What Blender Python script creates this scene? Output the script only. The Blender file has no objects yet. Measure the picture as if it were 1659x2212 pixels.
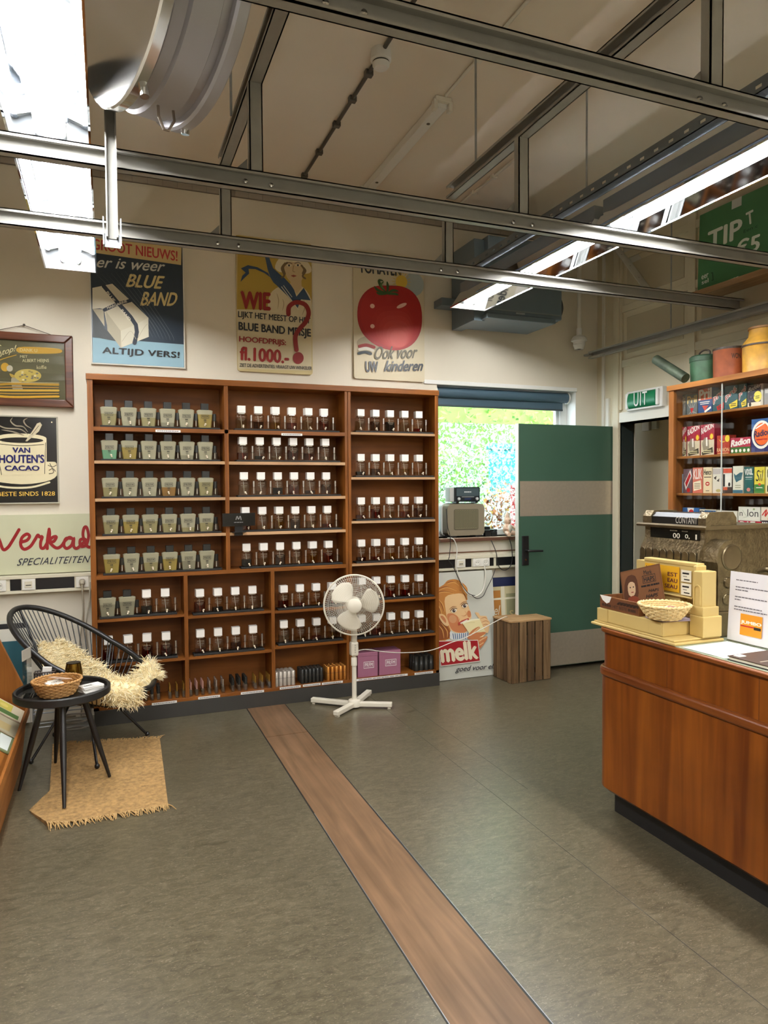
import bpy, bmesh, math, random
from math import sin, cos, pi, radians, sqrt, atan2
from mathutils import Vector as V, Matrix

random.seed(11)
SC = bpy.context.scene
COL = SC.collection

# ------------------------------------------------------------------ camera
EYE = V((0.0, 0.0, 1.55))
FPX, CXP, CYP = 1520.0, 829.5, 1106.0
YAW, PITCH, ROLL = radians(21.465), radians(-1.95), radians(-0.377)
_f0 = V((sin(YAW), cos(YAW), 0)); _r0 = V((cos(YAW), -sin(YAW), 0)); _u0 = V((0, 0, 1))
FWD = cos(PITCH) * _f0 + sin(PITCH) * _u0
_up = -sin(PITCH) * _f0 + cos(PITCH) * _u0
RGT = cos(ROLL) * _r0 + sin(ROLL) * _up
UPV = -sin(ROLL) * _r0 + cos(ROLL) * _up
cam_d = bpy.data.cameras.new('camera')
cam_d.sensor_fit = 'HORIZONTAL'; cam_d.sensor_width = 36.0
cam_d.lens = FPX / 1659.0 * 36.0
cam_d.clip_start = 0.02; cam_d.clip_end = 200
cam = bpy.data.objects.new('camera', cam_d); COL.objects.link(cam)
cam.matrix_world = Matrix(((RGT.x, UPV.x, -FWD.x, EYE.x), (RGT.y, UPV.y, -FWD.y, EYE.y), (RGT.z, UPV.z, -FWD.z, EYE.z), (0, 0, 0, 1)))
SC.camera = cam

def at(px, py, ax, val):
    """point on the plane ax=val seen at photo pixel (px,py)"""
    d = FWD + (px - CXP) / FPX * RGT - (py - CYP) / FPX * UPV
    i = 'xyz'.index(ax)
    return EYE + d * ((val - EYE[i]) / d[i])

# ------------------------------------------------------------------ world, exposure
W = bpy.data.worlds.new('world'); SC.world = W; W.use_nodes = True
_bg = W.node_tree.nodes['Background']
_bg.inputs[0].default_value = (0.80, 0.90, 1.0, 1); _bg.inputs[1].default_value = 5.0
SC.view_settings.view_transform = 'Standard'; SC.view_settings.look = 'None'
SC.view_settings.gamma = 1.0; SC.view_settings.use_curve_mapping = False
SC.view_settings.exposure = 0.85
TUBE_W = 66.0          # emission of the fluorescent tubes
try:
    SC.cycles.use_denoising = True
    SC.cycles.max_bounces = 8; SC.cycles.transparent_max_bounces = 24
    SC.cycles.sample_clamp_indirect = 6.0
    SC.cycles.caustics_reflective = False; SC.cycles.caustics_refractive = False
except Exception:
    pass

# ------------------------------------------------------------------ materials
MATS = {}
def lin(c):
    return tuple((x / 12.92 if x <= 0.04045 else ((x + 0.055) / 1.055) ** 2.4) for x in c)
def rgb(r, g, b):
    return lin((r / 255.0, g / 255.0, b / 255.0))
def mat(name, col, rough=0.5, metal=0.0, noise=0.0, nscale=8.0, spec=0.5, bump=0.0, bscale=60.0, emit=None, estr=0.0, trans=0.0, alpha=1.0, coat=0.0):
    if name in MATS: return MATS[name]
    m = bpy.data.materials.new(name); m.use_nodes = True
    nt = m.node_tree; b = nt.nodes['Principled BSDF']
    b.inputs['Base Color'].default_value = (*col, 1); b.inputs['Roughness'].default_value = rough
    b.inputs['Metallic'].default_value = metal; b.inputs['Specular IOR Level'].default_value = spec
    b.inputs['Transmission Weight'].default_value = trans; b.inputs['Alpha'].default_value = alpha
    b.inputs['Coat Weight'].default_value = coat
    if emit: b.inputs['Emission Color'].default_value = (*emit, 1); b.inputs['Emission Strength'].default_value = estr
    if noise > 0 or bump > 0:
        tc = nt.nodes.new('ShaderNodeTexCoord')
    if noise > 0:
        n = nt.nodes.new('ShaderNodeTexNoise'); n.inputs['Scale'].default_value = nscale; n.inputs['Detail'].default_value = 5
        nt.links.new(tc.outputs['Object'], n.inputs['Vector'])
        r = nt.nodes.new('ShaderNodeMapRange'); r.inputs[1].default_value = 0.3; r.inputs[2].default_value = 0.7
        r.inputs[3].default_value = 1 - noise; r.inputs[4].default_value = 1 + noise
        nt.links.new(n.outputs['Fac'], r.inputs[0])
        mx = nt.nodes.new('ShaderNodeMix'); mx.data_type = 'RGBA'; mx.blend_type = 'MULTIPLY'; mx.inputs[0].default_value = 1
        mx.inputs[6].default_value = (*col, 1); nt.links.new(r.outputs[0], mx.inputs[7])
        nt.links.new(mx.outputs[2], b.inputs['Base Color'])
    if bump > 0:
        n2 = nt.nodes.new('ShaderNodeTexNoise'); n2.inputs['Scale'].default_value = bscale; n2.inputs['Detail'].default_value = 4
        nt.links.new(tc.outputs['Object'], n2.inputs['Vector'])
        bp = nt.nodes.new('ShaderNodeBump'); bp.inputs['Strength'].default_value = bump; bp.inputs['Distance'].default_value = 0.01
        nt.links.new(n2.outputs['Fac'], bp.inputs['Height']); nt.links.new(bp.outputs[0], b.inputs['Normal'])
    MATS[name] = m; return m

def wood(name, c1, c2, rough=0.35, axis=2, scale=3.0, stretch=14.0, coat=0.0, wear=None):
    """grain runs along axis"""
    if name in MATS: return MATS[name]
    m = bpy.data.materials.new(name); m.use_nodes = True
    nt = m.node_tree; b = nt.nodes['Principled BSDF']; L = nt.links.new
    tc = nt.nodes.new('ShaderNodeTexCoord'); mp = nt.nodes.new('ShaderNodeMapping')
    sc = [scale * stretch] * 3; sc[axis] = scale
    mp.inputs['Scale'].default_value = sc; L(tc.outputs['Object'], mp.inputs['Vector'])
    n = nt.nodes.new('ShaderNodeTexNoise'); n.inputs['Scale'].default_value = 1.0; n.inputs['Detail'].default_value = 6; n.inputs['Distortion'].default_value = 0.6
    L(mp.outputs[0], n.inputs['Vector'])
    cr = nt.nodes.new('ShaderNodeValToRGB'); cr.color_ramp.elements[0].position = 0.3; cr.color_ramp.elements[1].position = 0.72
    cr.color_ramp.elements[0].color = (*c1, 1); cr.color_ramp.elements[1].color = (*c2, 1)
    L(n.outputs['Fac'], cr.inputs[0])
    n3 = nt.nodes.new('ShaderNodeTexNoise'); n3.inputs['Scale'].default_value = 2.2; n3.inputs['Detail'].default_value = 3
    L(tc.outputs['Object'], n3.inputs['Vector'])
    r = nt.nodes.new('ShaderNodeMapRange'); r.inputs[1].default_value = 0.3; r.inputs[2].default_value = 0.7; r.inputs[3].default_value = 0.78; r.inputs[4].default_value = 1.2
    L(n3.outputs['Fac'], r.inputs[0])
    mx = nt.nodes.new('ShaderNodeMix'); mx.data_type = 'RGBA'; mx.blend_type = 'MULTIPLY'; mx.inputs[0].default_value = 1
    L(cr.outputs[0], mx.inputs[6]); L(r.outputs[0], mx.inputs[7]); L(mx.outputs[2], b.inputs['Base Color'])
    b.inputs['Roughness'].default_value = rough; b.inputs['Coat Weight'].default_value = coat; b.inputs['Coat Roughness'].default_value = 0.2; b.inputs['Specular IOR Level'].default_value = 0.3
    MATS[name] = m; return m

def glassy(name, tint=(1, 1, 1), refl=0.06, rough=0.02):
    """thin clear pane: tinted transparency with a fresnel reflection"""
    if name in MATS: return MATS[name]
    m = bpy.data.materials.new(name); m.use_nodes = True
    nt = m.node_tree; nt.nodes.clear(); L = nt.links.new
    o = nt.nodes.new('ShaderNodeOutputMaterial'); t = nt.nodes.new('ShaderNodeBsdfTransparent'); t.inputs[0].default_value = (*tint, 1)
    g = nt.nodes.new('ShaderNodeBsdfGlossy'); g.inputs['Roughness'].default_value = rough
    lw = nt.nodes.new('ShaderNodeLayerWeight'); lw.inputs['Blend'].default_value = 0.5
    pw = nt.nodes.new('ShaderNodeMath'); pw.operation = 'POWER'; pw.inputs[1].default_value = 4.0; L(lw.outputs['Facing'], pw.inputs[0])
    a = nt.nodes.new('ShaderNodeMath'); a.operation = 'MULTIPLY_ADD'; a.inputs[1].default_value = 0.8; a.inputs[2].default_value = 0.03 + refl; a.use_clamp = True
    L(pw.outputs[0], a.inputs[0])
    mx = nt.nodes.new('ShaderNodeMixShader'); L(a.outputs[0], mx.inputs[0]); L(t.outputs[0], mx.inputs[1]); L(g.outputs[0], mx.inputs[2])
    L(mx.outputs[0], o.inputs['Surface'])
    MATS[name] = m; return m

def C(r, g, b, rough=0.55):
    """flat print / paint colour from photo-like sRGB"""
    return mat('ink_%d_%d_%d_%d' % (r, g, b, int(rough * 100)), rgb(r, g, b), rough)

# ------------------------------------------------------------------ mesh helpers
class MB:
    def __init__(s): s.v = []; s.f = []; s.m = []; s.cur = 0
    def add(s, vs, fs):
        o = len(s.v); s.v += [tuple(p) for p in vs]; s.f += [[i + o for i in f] for f in fs]; s.m += [s.cur] * len(fs); return s
    def box(s, x0, x1, y0, y1, z0, z1, M=None):
        vs = [V((x, y, z)) for z in (z0, z1) for y in (y0, y1) for x in (x0, x1)]
        if M is not None: vs = [M @ p for p in vs]
        return s.add(vs, [(0, 2, 3, 1), (4, 5, 7, 6), (0, 1, 5, 4), (2, 6, 7, 3), (0, 4, 6, 2), (1, 3, 7, 5)])
    def tube(s, pts, r, n=8, closed=False, cap=True):
        pts = [V(p) for p in pts]; k = len(pts); rs = r if isinstance(r, (list, tuple)) else [r] * k
        vs = []; prev = None
        for i, p in enumerate(pts):
            if closed: t = pts[(i + 1) % k] - pts[i - 1]
            else: t = pts[min(i + 1, k - 1)] - pts[max(i - 1, 0)]
            if t.length < 1e-9: t = V((0, 0, 1))
            t.normalize()
            if prev is None:
                a = V((0, 0, 1)) if abs(t.z) < 0.9 else V((1, 0, 0)); u = t.cross(a).normalized()
            else:
                u = prev - t * prev.dot(t)
                u = u.normalized() if u.length > 1e-6 else t.orthogonal().normalized()
            prev = u; w = t.cross(u)
            for j in range(n):
                an = 2 * pi * j / n; vs.append(p + (u * cos(an) + w * sin(an)) * rs[i])
        fs = []
        for i in range(k if closed else k - 1):
            a = i * n; b = ((i + 1) % k) * n
            for j in range(n): fs.append((a + j, a + (j + 1) % n, b + (j + 1) % n, b + j))
        if cap and not closed: fs.append(list(range(n))[::-1]); fs.append([(k - 1) * n + j for j in range(n)])
        return s.add(vs, fs)
    def lathe(s, prof, n=24, c=(0, 0, 0), M=None, a0=0.0):
        """profile of (r,z) about z"""
        vs = []; fs = []; k = len(prof)
        for (r, z) in prof:
            for j in range(n):
                an = a0 + 2 * pi * j / n; p = V((c[0] + r * cos(an), c[1] + r * sin(an), c[2] + z)); vs.append(M @ p if M is not None else p)
        for i in range(k - 1):
            for j in range(n): fs.append((i * n + j, i * n + (j + 1) % n, (i + 1) * n + (j + 1) % n, (i + 1) * n + j))
        if prof[0][0] > 1e-6: fs.append(list(range(n))[::-1])
        if prof[-1][0] > 1e-6: fs.append([(k - 1) * n + j for j in range(n)])
        return s.add(vs, fs)
    def prism(s, poly, h0, h1, M=None, top=None):
        """polygon in local xy extruded in z; top = other polygon for a taper"""
        n = len(poly); tp = top or poly
        vs = [V((x, y, h0)) for x, y in poly] + [V((x, y, h1)) for x, y in tp]
        if M is not None: vs = [M @ p for p in vs]
        return s.add(vs, [list(range(n))[::-1], [n + i for i in range(n)]] + [(i, (i + 1) % n, n + (i + 1) % n, n + i) for i in range(n)])
    def sphere(s, c, r, nu=12, nv=8, M=None):
        rr = r if isinstance(r, (tuple, list)) else (r, r, r); vs = []; fs = []
        for i in range(nv + 1):
            t = pi * i / nv
            for j in range(nu):
                a = 2 * pi * j / nu; p = V((c[0] + rr[0] * sin(t) * cos(a), c[1] + rr[1] * sin(t) * sin(a), c[2] + rr[2] * cos(t))); vs.append(M @ p if M is not None else p)
        for i in range(nv):
            for j in range(nu): fs.append((i * nu + j, (i + 1) * nu + j, (i + 1) * nu + (j + 1) % nu, i * nu + (j + 1) % nu))
        return s.add(vs, fs)
    def mesh(s, name, mats, smooth=None):
        me = bpy.data.meshes.new(name); me.from_pydata(s.v, [], s.f)
        for m in (mats if isinstance(mats, (list, tuple)) else [mats]): me.materials.append(m)
        if s.m and max(s.m) > 0: me.polygons.foreach_set('material_index', s.m)
        bm = bmesh.new(); bm.from_mesh(me); bmesh.ops.remove_doubles(bm, verts=bm.verts, dist=1e-6) if smooth else None
        if smooth != 'flatprint': bmesh.ops.recalc_face_normals(bm, faces=bm.faces)
        bm.to_mesh(me); bm.free()
        if smooth and smooth != 'flatprint':
            me.polygons.foreach_set('use_smooth', [True] * len(me.polygons))
            me.set_sharp_from_angle(angle=radians(smooth if smooth is not True else 40))
        me.update(); return me
    def build(s, name, mats, parent=None, smooth=None, bevel=0.0, label=None, M=None):
        return link(name, s.mesh(name, mats, smooth), parent, bevel, label, M)

def link(name, me, parent=None, bevel=0.0, label=None, M=None):
    o = bpy.data.objects.new(name, me); COL.objects.link(o)
    if parent: o.parent = parent
    if M is not None: o.matrix_local = M
    if bevel > 0:
        b = o.modifiers.new('edge', 'BEVEL'); b.width = bevel; b.segments = 2; b.limit_method = 'ANGLE'; b.angle_limit = radians(40)
    if label: o['label'] = label
    return o
def tag(o, label, cat, group=None):
    o['label'] = label; o['category'] = cat
    if group: o['group'] = group
    return o
def thing(name, label, cat, loc=(0, 0, 0), rz=0.0, group=None, M=None):
    o = bpy.data.objects.new(name, None); COL.objects.link(o); o.empty_display_size = 0.05
    if M is not None: o.matrix_world = M
    else: o.location = loc; o.rotation_euler = (0, 0, rz)
    return tag(o, label, cat, group)
def struct(o): o['kind'] = 'structure'; return o
def copy_tree(o, parent=None):
    c = o.copy(); COL.objects.link(c); c.parent = parent
    for ch in list(o.children): copy_tree(ch, c)
    return c
def frame(o, u, v):
    """matrix with local x=u, y=v, z=u×v at origin o"""
    u = V(u).normalized(); v = V(v).normalized(); n = u.cross(v); o = V(o)
    return Matrix(((u.x, v.x, n.x, o.x), (u.y, v.y, n.y, o.y), (u.z, v.z, n.z, o.z), (0, 0, 0, 1)))
XU, ZU = (1, 0, 0), (0, 0, 1)
def wallM(x, z, y): return frame((x, y, z), (1, 0, 0), (0, 0, 1))       # faces -Y
def sideM(y, z, x): return frame((x, y, z), (0, -1, 0), (0, 0, 1))      # faces -X

_tc = {}
def textgeo(s, bold=0.0, shear=0.0, space=1.0):
    key = (s, bold, shear, space)
    if key in _tc: return _tc[key]
    cu = bpy.data.curves.new('t', 'FONT'); cu.body = s; cu.size = 1.0; cu.shear = shear; cu.offset = bold; cu.space_character = space
    cu.resolution_u = 3; cu.fill_mode = 'FRONT' if hasattr(cu, 'fill_mode') else cu.fill_mode
    ob = bpy.data.objects.new('t', cu); COL.objects.link(ob)
    me = bpy.data.meshes.new_from_object(ob, depsgraph=bpy.context.evaluated_depsgraph_get())
    vs = [tuple(v.co) for v in me.vertices]; fs = [list(p.vertices) for p in me.polygons]
    bpy.data.objects.remove(ob); bpy.data.curves.remove(cu); bpy.data.meshes.remove(me)
    if not vs: vs = [(0, 0, 0)]; fs = []
    x0 = min(v[0] for v in vs); x1 = max(v[0] for v in vs); y0 = min(v[1] for v in vs); y1 = max(v[1] for v in vs)
    _tc[key] = (vs, fs, x0, x1, y0, y1); return _tc[key]

def smoothpath(pts, n=5, closed=False):
    out = []; k = len(pts); P = [V((*p, 0)) if len(p) == 2 else V(p) for p in pts]
    for i in range(k if closed else k - 1):
        if closed: p0, p1, p2, p3 = P[i - 1], P[i], P[(i + 1) % k], P[(i + 2) % k]
        else: p0, p1, p2, p3 = P[max(i - 1, 0)], P[i], P[i + 1], P[min(i + 2, k - 1)]
        for j in range(n):
            t = j / n
            out.append(0.5 * ((2 * p1) + (p2 - p0) * t + (2 * p0 - 5 * p1 + 4 * p2 - p3) * t * t + (3 * p1 - p0 - 3 * p2 + p3) * t ** 3))
    if not closed: out.append(P[-1])
    return out

class Art:
    """flat print in local xy; picture coordinates (zx,zy) mapped from measured corners"""
    def __init__(s, bl, br, tl, w, h, z0=0.0004):
        s.bl = bl; a = (br[0] - bl[0], br[1] - bl[1]); b = (tl[0] - bl[0], tl[1] - bl[1]); d = a[0] * b[1] - a[1] * b[0]
        s.inv = (b[1] / d, -b[0] / d, -a[1] / d, a[0] / d); s.w = w; s.h = h; s.z = z0; s.mb = MB(); s.mats = []
    def m(s, x, y):
        dx = x - s.bl[0]; dy = y - s.bl[1]
        return ((s.inv[0] * dx + s.inv[1] * dy) * s.w, (s.inv[2] * dx + s.inv[3] * dy) * s.h)
    def _mat(s, mt):
        if mt not in s.mats: s.mats.append(mt)
        s.mb.cur = s.mats.index(mt); s.z += 0.00008
    def clip(s, p): return (min(max(p[0], 0.0015), s.w - 0.0015), min(max(p[1], 0.0015), s.h - 0.0015))
    def poly(s, pts, mt, curve=0):
        s._mat(mt)
        if curve: pts = [(p.x, p.y) for p in smoothpath(pts, curve, True)]
        q = [s.clip(s.m(*p)) for p in pts]; s.mb.add([(x, y, s.z) for x, y in q], [list(range(len(q)))])
    def disc(s, c, rx, ry, mt, n=24, rot=0.0):
        s.poly([(c[0] + rx * cos(t) * cos(rot) - ry * sin(t) * sin(rot), c[1] + rx * cos(t) * sin(rot) + ry * sin(t) * cos(rot)) for t in [2 * pi * i / n for i in range(n)]], mt)
    def stroke(s, pts, w, mt, taper=False, n=5, closed=False):
        s._mat(mt); P = smoothpath(pts, n, closed); k = len(P)
        L = []; R = []
        for i, p in enumerate(P):
            t = (P[(i + 1) % k] - P[i - 1]) if closed else (P[min(i + 1, k - 1)] - P[max(i - 1, 0)])
            if t.length < 1e-9: t = V((1, 0, 0))
            t.normalize(); nn = V((-t.y, t.x, 0)); ww = w / 2 * ((0.25 + 0.75 * sin(pi * i / max(k - 1, 1))) if taper else 1)
            L.append(p + nn * ww); R.append(p - nn * ww)
        q = [s.clip(s.m(p.x, p.y)) for p in L + R]
        dz = .00001; s.mb.add([(x, y, s.z + (i % k) * dz) for i, (x, y) in enumerate(q)], [(i, (i + 1) % k, k + (i + 1) % k, k + i) for i in range(k if closed else k - 1)]); s.z += k * dz + .00002
        if not taper and not closed:
            for e in (P[0], P[-1]):
                q = [s.clip(s.m(e.x + w / 2 * cos(2 * pi * i / 10), e.y + w / 2 * sin(2 * pi * i / 10))) for i in range(10)]
                s.z += .00002; s.mb.add([(x, y, s.z) for x, y in q], [list(range(10))])
    def text(s, t, quad, mt, bold=0.0, shear=0.0, space=1.0):
        """fit text into quad: bottom-left, bottom-right, height of the capitals in picture units (bl, br, tl)"""
        s._mat(mt); vs, fs, x0, x1, y0, y1 = textgeo(t, 0.0, shear, space)
        x0 -= bold; x1 += bold; y0 -= bold * .7; y1 += bold * .7
        for (ox, oy) in (((0, 0),) if bold <= 0 else ((-bold, 0), (bold, 0), (0, -bold * .7), (0, bold * .7))): s.z += .00003; s._put(vs, fs, x0 - ox, x1 - ox, y0 - oy, y1 - oy, quad)
    def _put(s, vs, fs, x0, x1, y0, y1, quad):
        bl, br, tl = quad; out = []
        for (x, y, z) in vs:
            a = (x - x0) / max(x1 - x0, 1e-6); b = (y - y0) / max(y1 - y0, 1e-6)
            p = s.m(bl[0] + (br[0] - bl[0]) * a + (tl[0] - bl[0]) * b, bl[1] + (br[1] - bl[1]) * a + (tl[1] - bl[1]) * b)
            out.append((*s.clip(p), s.z))
        s.mb.add(out, fs)
    def scribble(s, x0, x1, y0, y1, mt, n=6, slope=0.0):
        """a row of short dashes: print too small to read in the photograph"""
        rr = random.Random(int(x0 * 7 + y0 * 13)); x = x0
        while x < x1:
            w = min((x1 - x0) / n * rr.uniform(.5, 1.1), x1 - x); d = slope * (x - x0); e = slope * (x + w - x0)
            s.poly([(x, y0 + d), (x + w * .85, y0 + e), (x + w * .85, y1 + e), (x, y1 + d)], mt); x += w
    def rect(s, x0, y0, x1, y1, mt): s.poly([(x0, y1), (x1, y1), (x1, y0), (x0, y0)], mt)
    def build(s, name, parent, dz=0.0):
        o = s.mb.build(name, s.mats, parent, smooth='flatprint')
        if dz: o.location.z = dz
        return o
def pane_art(w, h, z0=0.0004):
    """picture coordinates in percent: x 0..100 left-right, y 0 bottom..100 top"""
    return Art((0, 0), (100, 0), (0, 100), w, h, z0)
# ================================================================== materials of the setting
WALLM = mat('wall_paint', rgb(228, 221, 205), 0.75, noise=0.04, nscale=1.5, bump=0.05, bscale=90)
CREAM = mat('cream_panel_paint', rgb(214, 205, 180), 0.5, noise=0.03, nscale=2)
CEILM = mat('ceiling_board', rgb(238, 230, 218), 0.85, noise=0.03, nscale=1)
WHITE = mat('white_gloss', rgb(235, 236, 234), 0.35)
WHITEP = mat('white_plastic', rgb(232, 230, 222), 0.4)
BLACK = mat('black_satin', rgb(18, 18, 19), 0.4)
DARK = mat('charcoal_board', rgb(52, 50, 46), 0.55, noise=0.06)
STEEL = mat('grey_painted_steel', rgb(160, 159, 154), 0.4, metal=0.1, noise=0.06, nscale=12)
GALV = mat('galvanised_steel', rgb(165, 170, 176), 0.3, metal=0.8, noise=0.08, nscale=25)
MIRROR = mat('reflector_aluminium', rgb(205, 212, 222), 0.05, metal=1.0)
CHROME = mat('chrome', rgb(225, 225, 225), 0.12, metal=1.0)
GREENDOOR = mat('green_door_laminate', rgb(58, 88, 72), 0.42, noise=0.04, nscale=2)
BRUSHED = mat('brushed_aluminium', rgb(196, 184, 164), 0.3, metal=0.6, noise=0.05, nscale=40)

def floor_mat():
    m = bpy.data.materials.new('marbled_linoleum'); m.use_nodes = True
    nt = m.node_tree; b = nt.nodes['Principled BSDF']; L = nt.links.new
    tc = nt.nodes.new('ShaderNodeTexCoord')
    def noise(sc, det, dist=0.0, vec=None):
        n = nt.nodes.new('ShaderNodeTexNoise'); n.inputs['Scale'].default_value = sc; n.inputs['Detail'].default_value = det; n.inputs['Distortion'].default_value = dist
        L(vec if vec else tc.outputs['Object'], n.inputs['Vector']); return n
    mp = nt.nodes.new('ShaderNodeMapping'); mp.inputs['Scale'].default_value = (1.0, 2.6, 1.0); mp.inputs['Rotation'].default_value = (0, 0, 0.35); L(tc.outputs['Object'], mp.inputs[0])
    n1 = noise(1.1, 4, 0.3); n2 = noise(14, 8, 1.6, mp.outputs[0]); n3 = noise(55, 5, 2.2, mp.outputs[0])
    cr = nt.nodes.new('ShaderNodeValToRGB'); e = cr.color_ramp.elements
    e[0].position = 0.28; e[0].color = (*rgb(72, 65, 49), 1); e[1].position = 0.75; e[1].color = (*rgb(108, 101, 82), 1)
    k = cr.color_ramp.elements.new(0.5); k.color = (*rgb(90, 83, 65), 1)
    L(n2.outputs['Fac'], cr.inputs[0])
    cr1 = nt.nodes.new('ShaderNodeValToRGB'); e = cr1.color_ramp.elements
    e[0].position = 0.35; e[0].color = (0.86, 0.86, 0.82, 1); e[1].position = 0.65; e[1].color = (1.1, 1.08, 1.04, 1); L(n1.outputs['Fac'], cr1.inputs[0])
    mx = nt.nodes.new('ShaderNodeMix'); mx.data_type = 'RGBA'; mx.blend_type = 'MULTIPLY'; mx.inputs[0].default_value = 1; L(cr.outputs[0], mx.inputs[6]); L(cr1.outputs[0], mx.inputs[7])
    cr2 = nt.nodes.new('ShaderNodeValToRGB'); e = cr2.color_ramp.elements
    e[0].position = 0.585; e[0].color = (0, 0, 0, 1); e[1].position = 0.68; e[1].color = (1, 1, 1, 1); L(n3.outputs['Fac'], cr2.inputs[0])
    mx2 = nt.nodes.new('ShaderNodeMix'); mx2.data_type = 'RGBA'; mx2.blend_type = 'MIX'; L(mx.outputs[2], mx2.inputs[6]); mx2.inputs[7].default_value = (*rgb(150, 142, 122), 1)
    mu = nt.nodes.new('ShaderNodeMath'); mu.operation = 'MULTIPLY'; mu.inputs[1].default_value = 0.55; L(cr2.outputs[0], mu.inputs[0]); L(mu.outputs[0], mx2.inputs[0])
    cr3 = nt.nodes.new('ShaderNodeValToRGB'); e = cr3.color_ramp.elements
    e[0].position = 0.34; e[0].color = (1, 1, 1, 1); e[1].position = 0.42; e[1].color = (0, 0, 0, 1); L(n3.outputs['Fac'], cr3.inputs[0])
    mx3 = nt.nodes.new('ShaderNodeMix'); mx3.data_type = 'RGBA'; L(mx2.outputs[2], mx3.inputs[6]); mx3.inputs[7].default_value = (*rgb(58, 56, 50), 1)
    mu2 = nt.nodes.new('ShaderNodeMath'); mu2.operation = 'MULTIPLY'; mu2.inputs[1].default_value = 0.5; L(cr3.outputs[0], mu2.inputs[0]); L(mu2.outputs[0], mx3.inputs[0])
    L(mx3.outputs[2], b.inputs['Base Color'])
    b.inputs['Roughness'].default_value = 0.30; b.inputs['Specular IOR Level'].default_value = 0.85
    bp = nt.nodes.new('ShaderNodeBump'); bp.inputs['Strength'].default_value = 0.015; bp.inputs['Distance'].default_value = 0.01; L(n3.outputs['Fac'], bp.inputs['Height']); L(bp.outputs[0], b.inputs['Normal'])
    return m
FLOORM = floor_mat()
STRIPM = wood('strip_plank', rgb(100, 76, 54), rgb(132, 102, 76), 0.42, axis=1, scale=1.6, stretch=16)

XL, XR, YF, YB, ZC = -3.2, 4.105, -3.5, 5.2, 3.80
# ------------------------------------------------------------------ floor
fl = MB(); fl.box(XL - .2, XR + .2, YF - .2, YB + .02, -0.12, 0.0); fl.box(XR + .2, 4.85, 2.4, 5.6, -.12, 0)
floor = struct(fl.build('floor', FLOORM))
for (x, y0, y1) in ((1.79, -3.4, 4.9), (1.98, 3.05, 4.6)):
    MB().box(x, x + .003, y0, y1, 0, .0004).build('seam', C(66, 64, 57), floor)
for (y0, y1) in ((4.31, 4.93), (1.0, 4.305), (-3.4, 0.995)):
    MB().box(.893, 1.160, y0, y1, -.01, .0022).build('plank', STRIPM, floor, label='brown wooden floor plank')
for x in (.886, 1.161):
    MB().box(x, x + .006, -3.4, 4.93, -.01, .0014).build('edge_strip', C(30, 28, 26), floor)
for x in (.890, 1.167):
    MB().box(x, x + .0025, -3.4, 3.2, -.01, .003).build('metal_edge', GALV, floor)

# ------------------------------------------------------------------ walls
WX0, WX1, WZ0, WZ1 = 2.515, 3.876, 1.135, 2.393
wb = MB()
wb.box(XL - .2, WX0, YB, YB + .22, 0, 4.1); wb.box(WX1, XR + .2, YB, YB + .22, 0, 4.1)
wb.box(WX0, WX1, YB, YB + .22, 0, WZ0); wb.box(WX0, WX1, YB, YB + .22, WZ1, 4.1)
wall_back = struct(wb.build('wall_back', WALLM))
struct(MB().box(XL - .2, XL, YF, YB, 0, 4.1).build('wall_left', WALLM))
struct(MB().box(XL - .2, XR + .2, YF - .2, YF, 0, 4.1).build('wall_front', WALLM))
DY0, DY1, DZ = 3.94, 4.905, 2.094
wr = MB()
wr.box(XR, XR + .16, YF, DY0, 0, 4.1); wr.box(XR, XR + .16, DY1, YB, 0, 4.1); wr.box(XR, XR + .16, DY0, DY1, DZ, 4.1)
wall_right = struct(wr.build('wall_right', CREAM))
# ceiling board with an open shadow gap along the back wall, roof deck above
struct(MB().box(XL, XR, YF, 5.03, ZC, ZC + .06).build('ceiling', CEILM))
struct(MB().box(XL - .2, XR + .2, YF - .2, YB + .22, 4.05, 4.12).build('roof_deck', DARK))
fz = struct(MB().box(XL, XR, YB - .012, YB - .001, 3.66, 4.04).build('trim_1', mat('grey_frieze_back', rgb(120, 114, 104), .8)))
pm = MB().box(0, .098, 0, .008, 0, .36).mesh('plank', mat('grey_frieze_plank', rgb(168, 160, 148), .75, noise=.05, nscale=6))
for i in range(int((XR + .8) / .1)):
    o = link('plank', pm, fz); o.location = (-0.8 + i * .1, YB - .021, 3.662)
# panelling on the right wall above the doorway
def stile(name, y0, y1, z0, z1, d=.018, m=CREAM):
    return MB().box(XR - d, XR, y0, y1, z0, z1).build(name, m, wall_right, bevel=.003)
for y in (4.86, 4.06, 3.26, 2.46, 1.66): stile('stile', y, y + .07, 2.2, 3.78)
for z in (2.56, 3.02, 3.46): stile('rail', -3.4, 4.86, z, z + .06, d=.014)
for k, y in enumerate((4.13, 3.33, 2.53, 1.73)):
    for (z0, z1) in ((2.62, 3.02), (3.08, 3.46)):
        MB().box(XR - .006, XR, y + .05, y + .68, z0 + .05, z1 - .05).build('panel', mat('beige_panel', rgb(188, 178, 152), .55), wall_right, bevel=.004)
MB().box(XR - .03, XR, 4.885, 4.955, 0, 3.78).build('corner_post', CREAM, wall_right, bevel=.006)
MB().box(XR - .014, XR, 5.09, 5.12, 0, 3.78).build('cable_cover', WHITEP, wall_right)
MB().box(XR - .02, XR, 5.02, 5.06, 1.9, 2.32).build('trunk_cover', WHITEP, wall_right)
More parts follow.
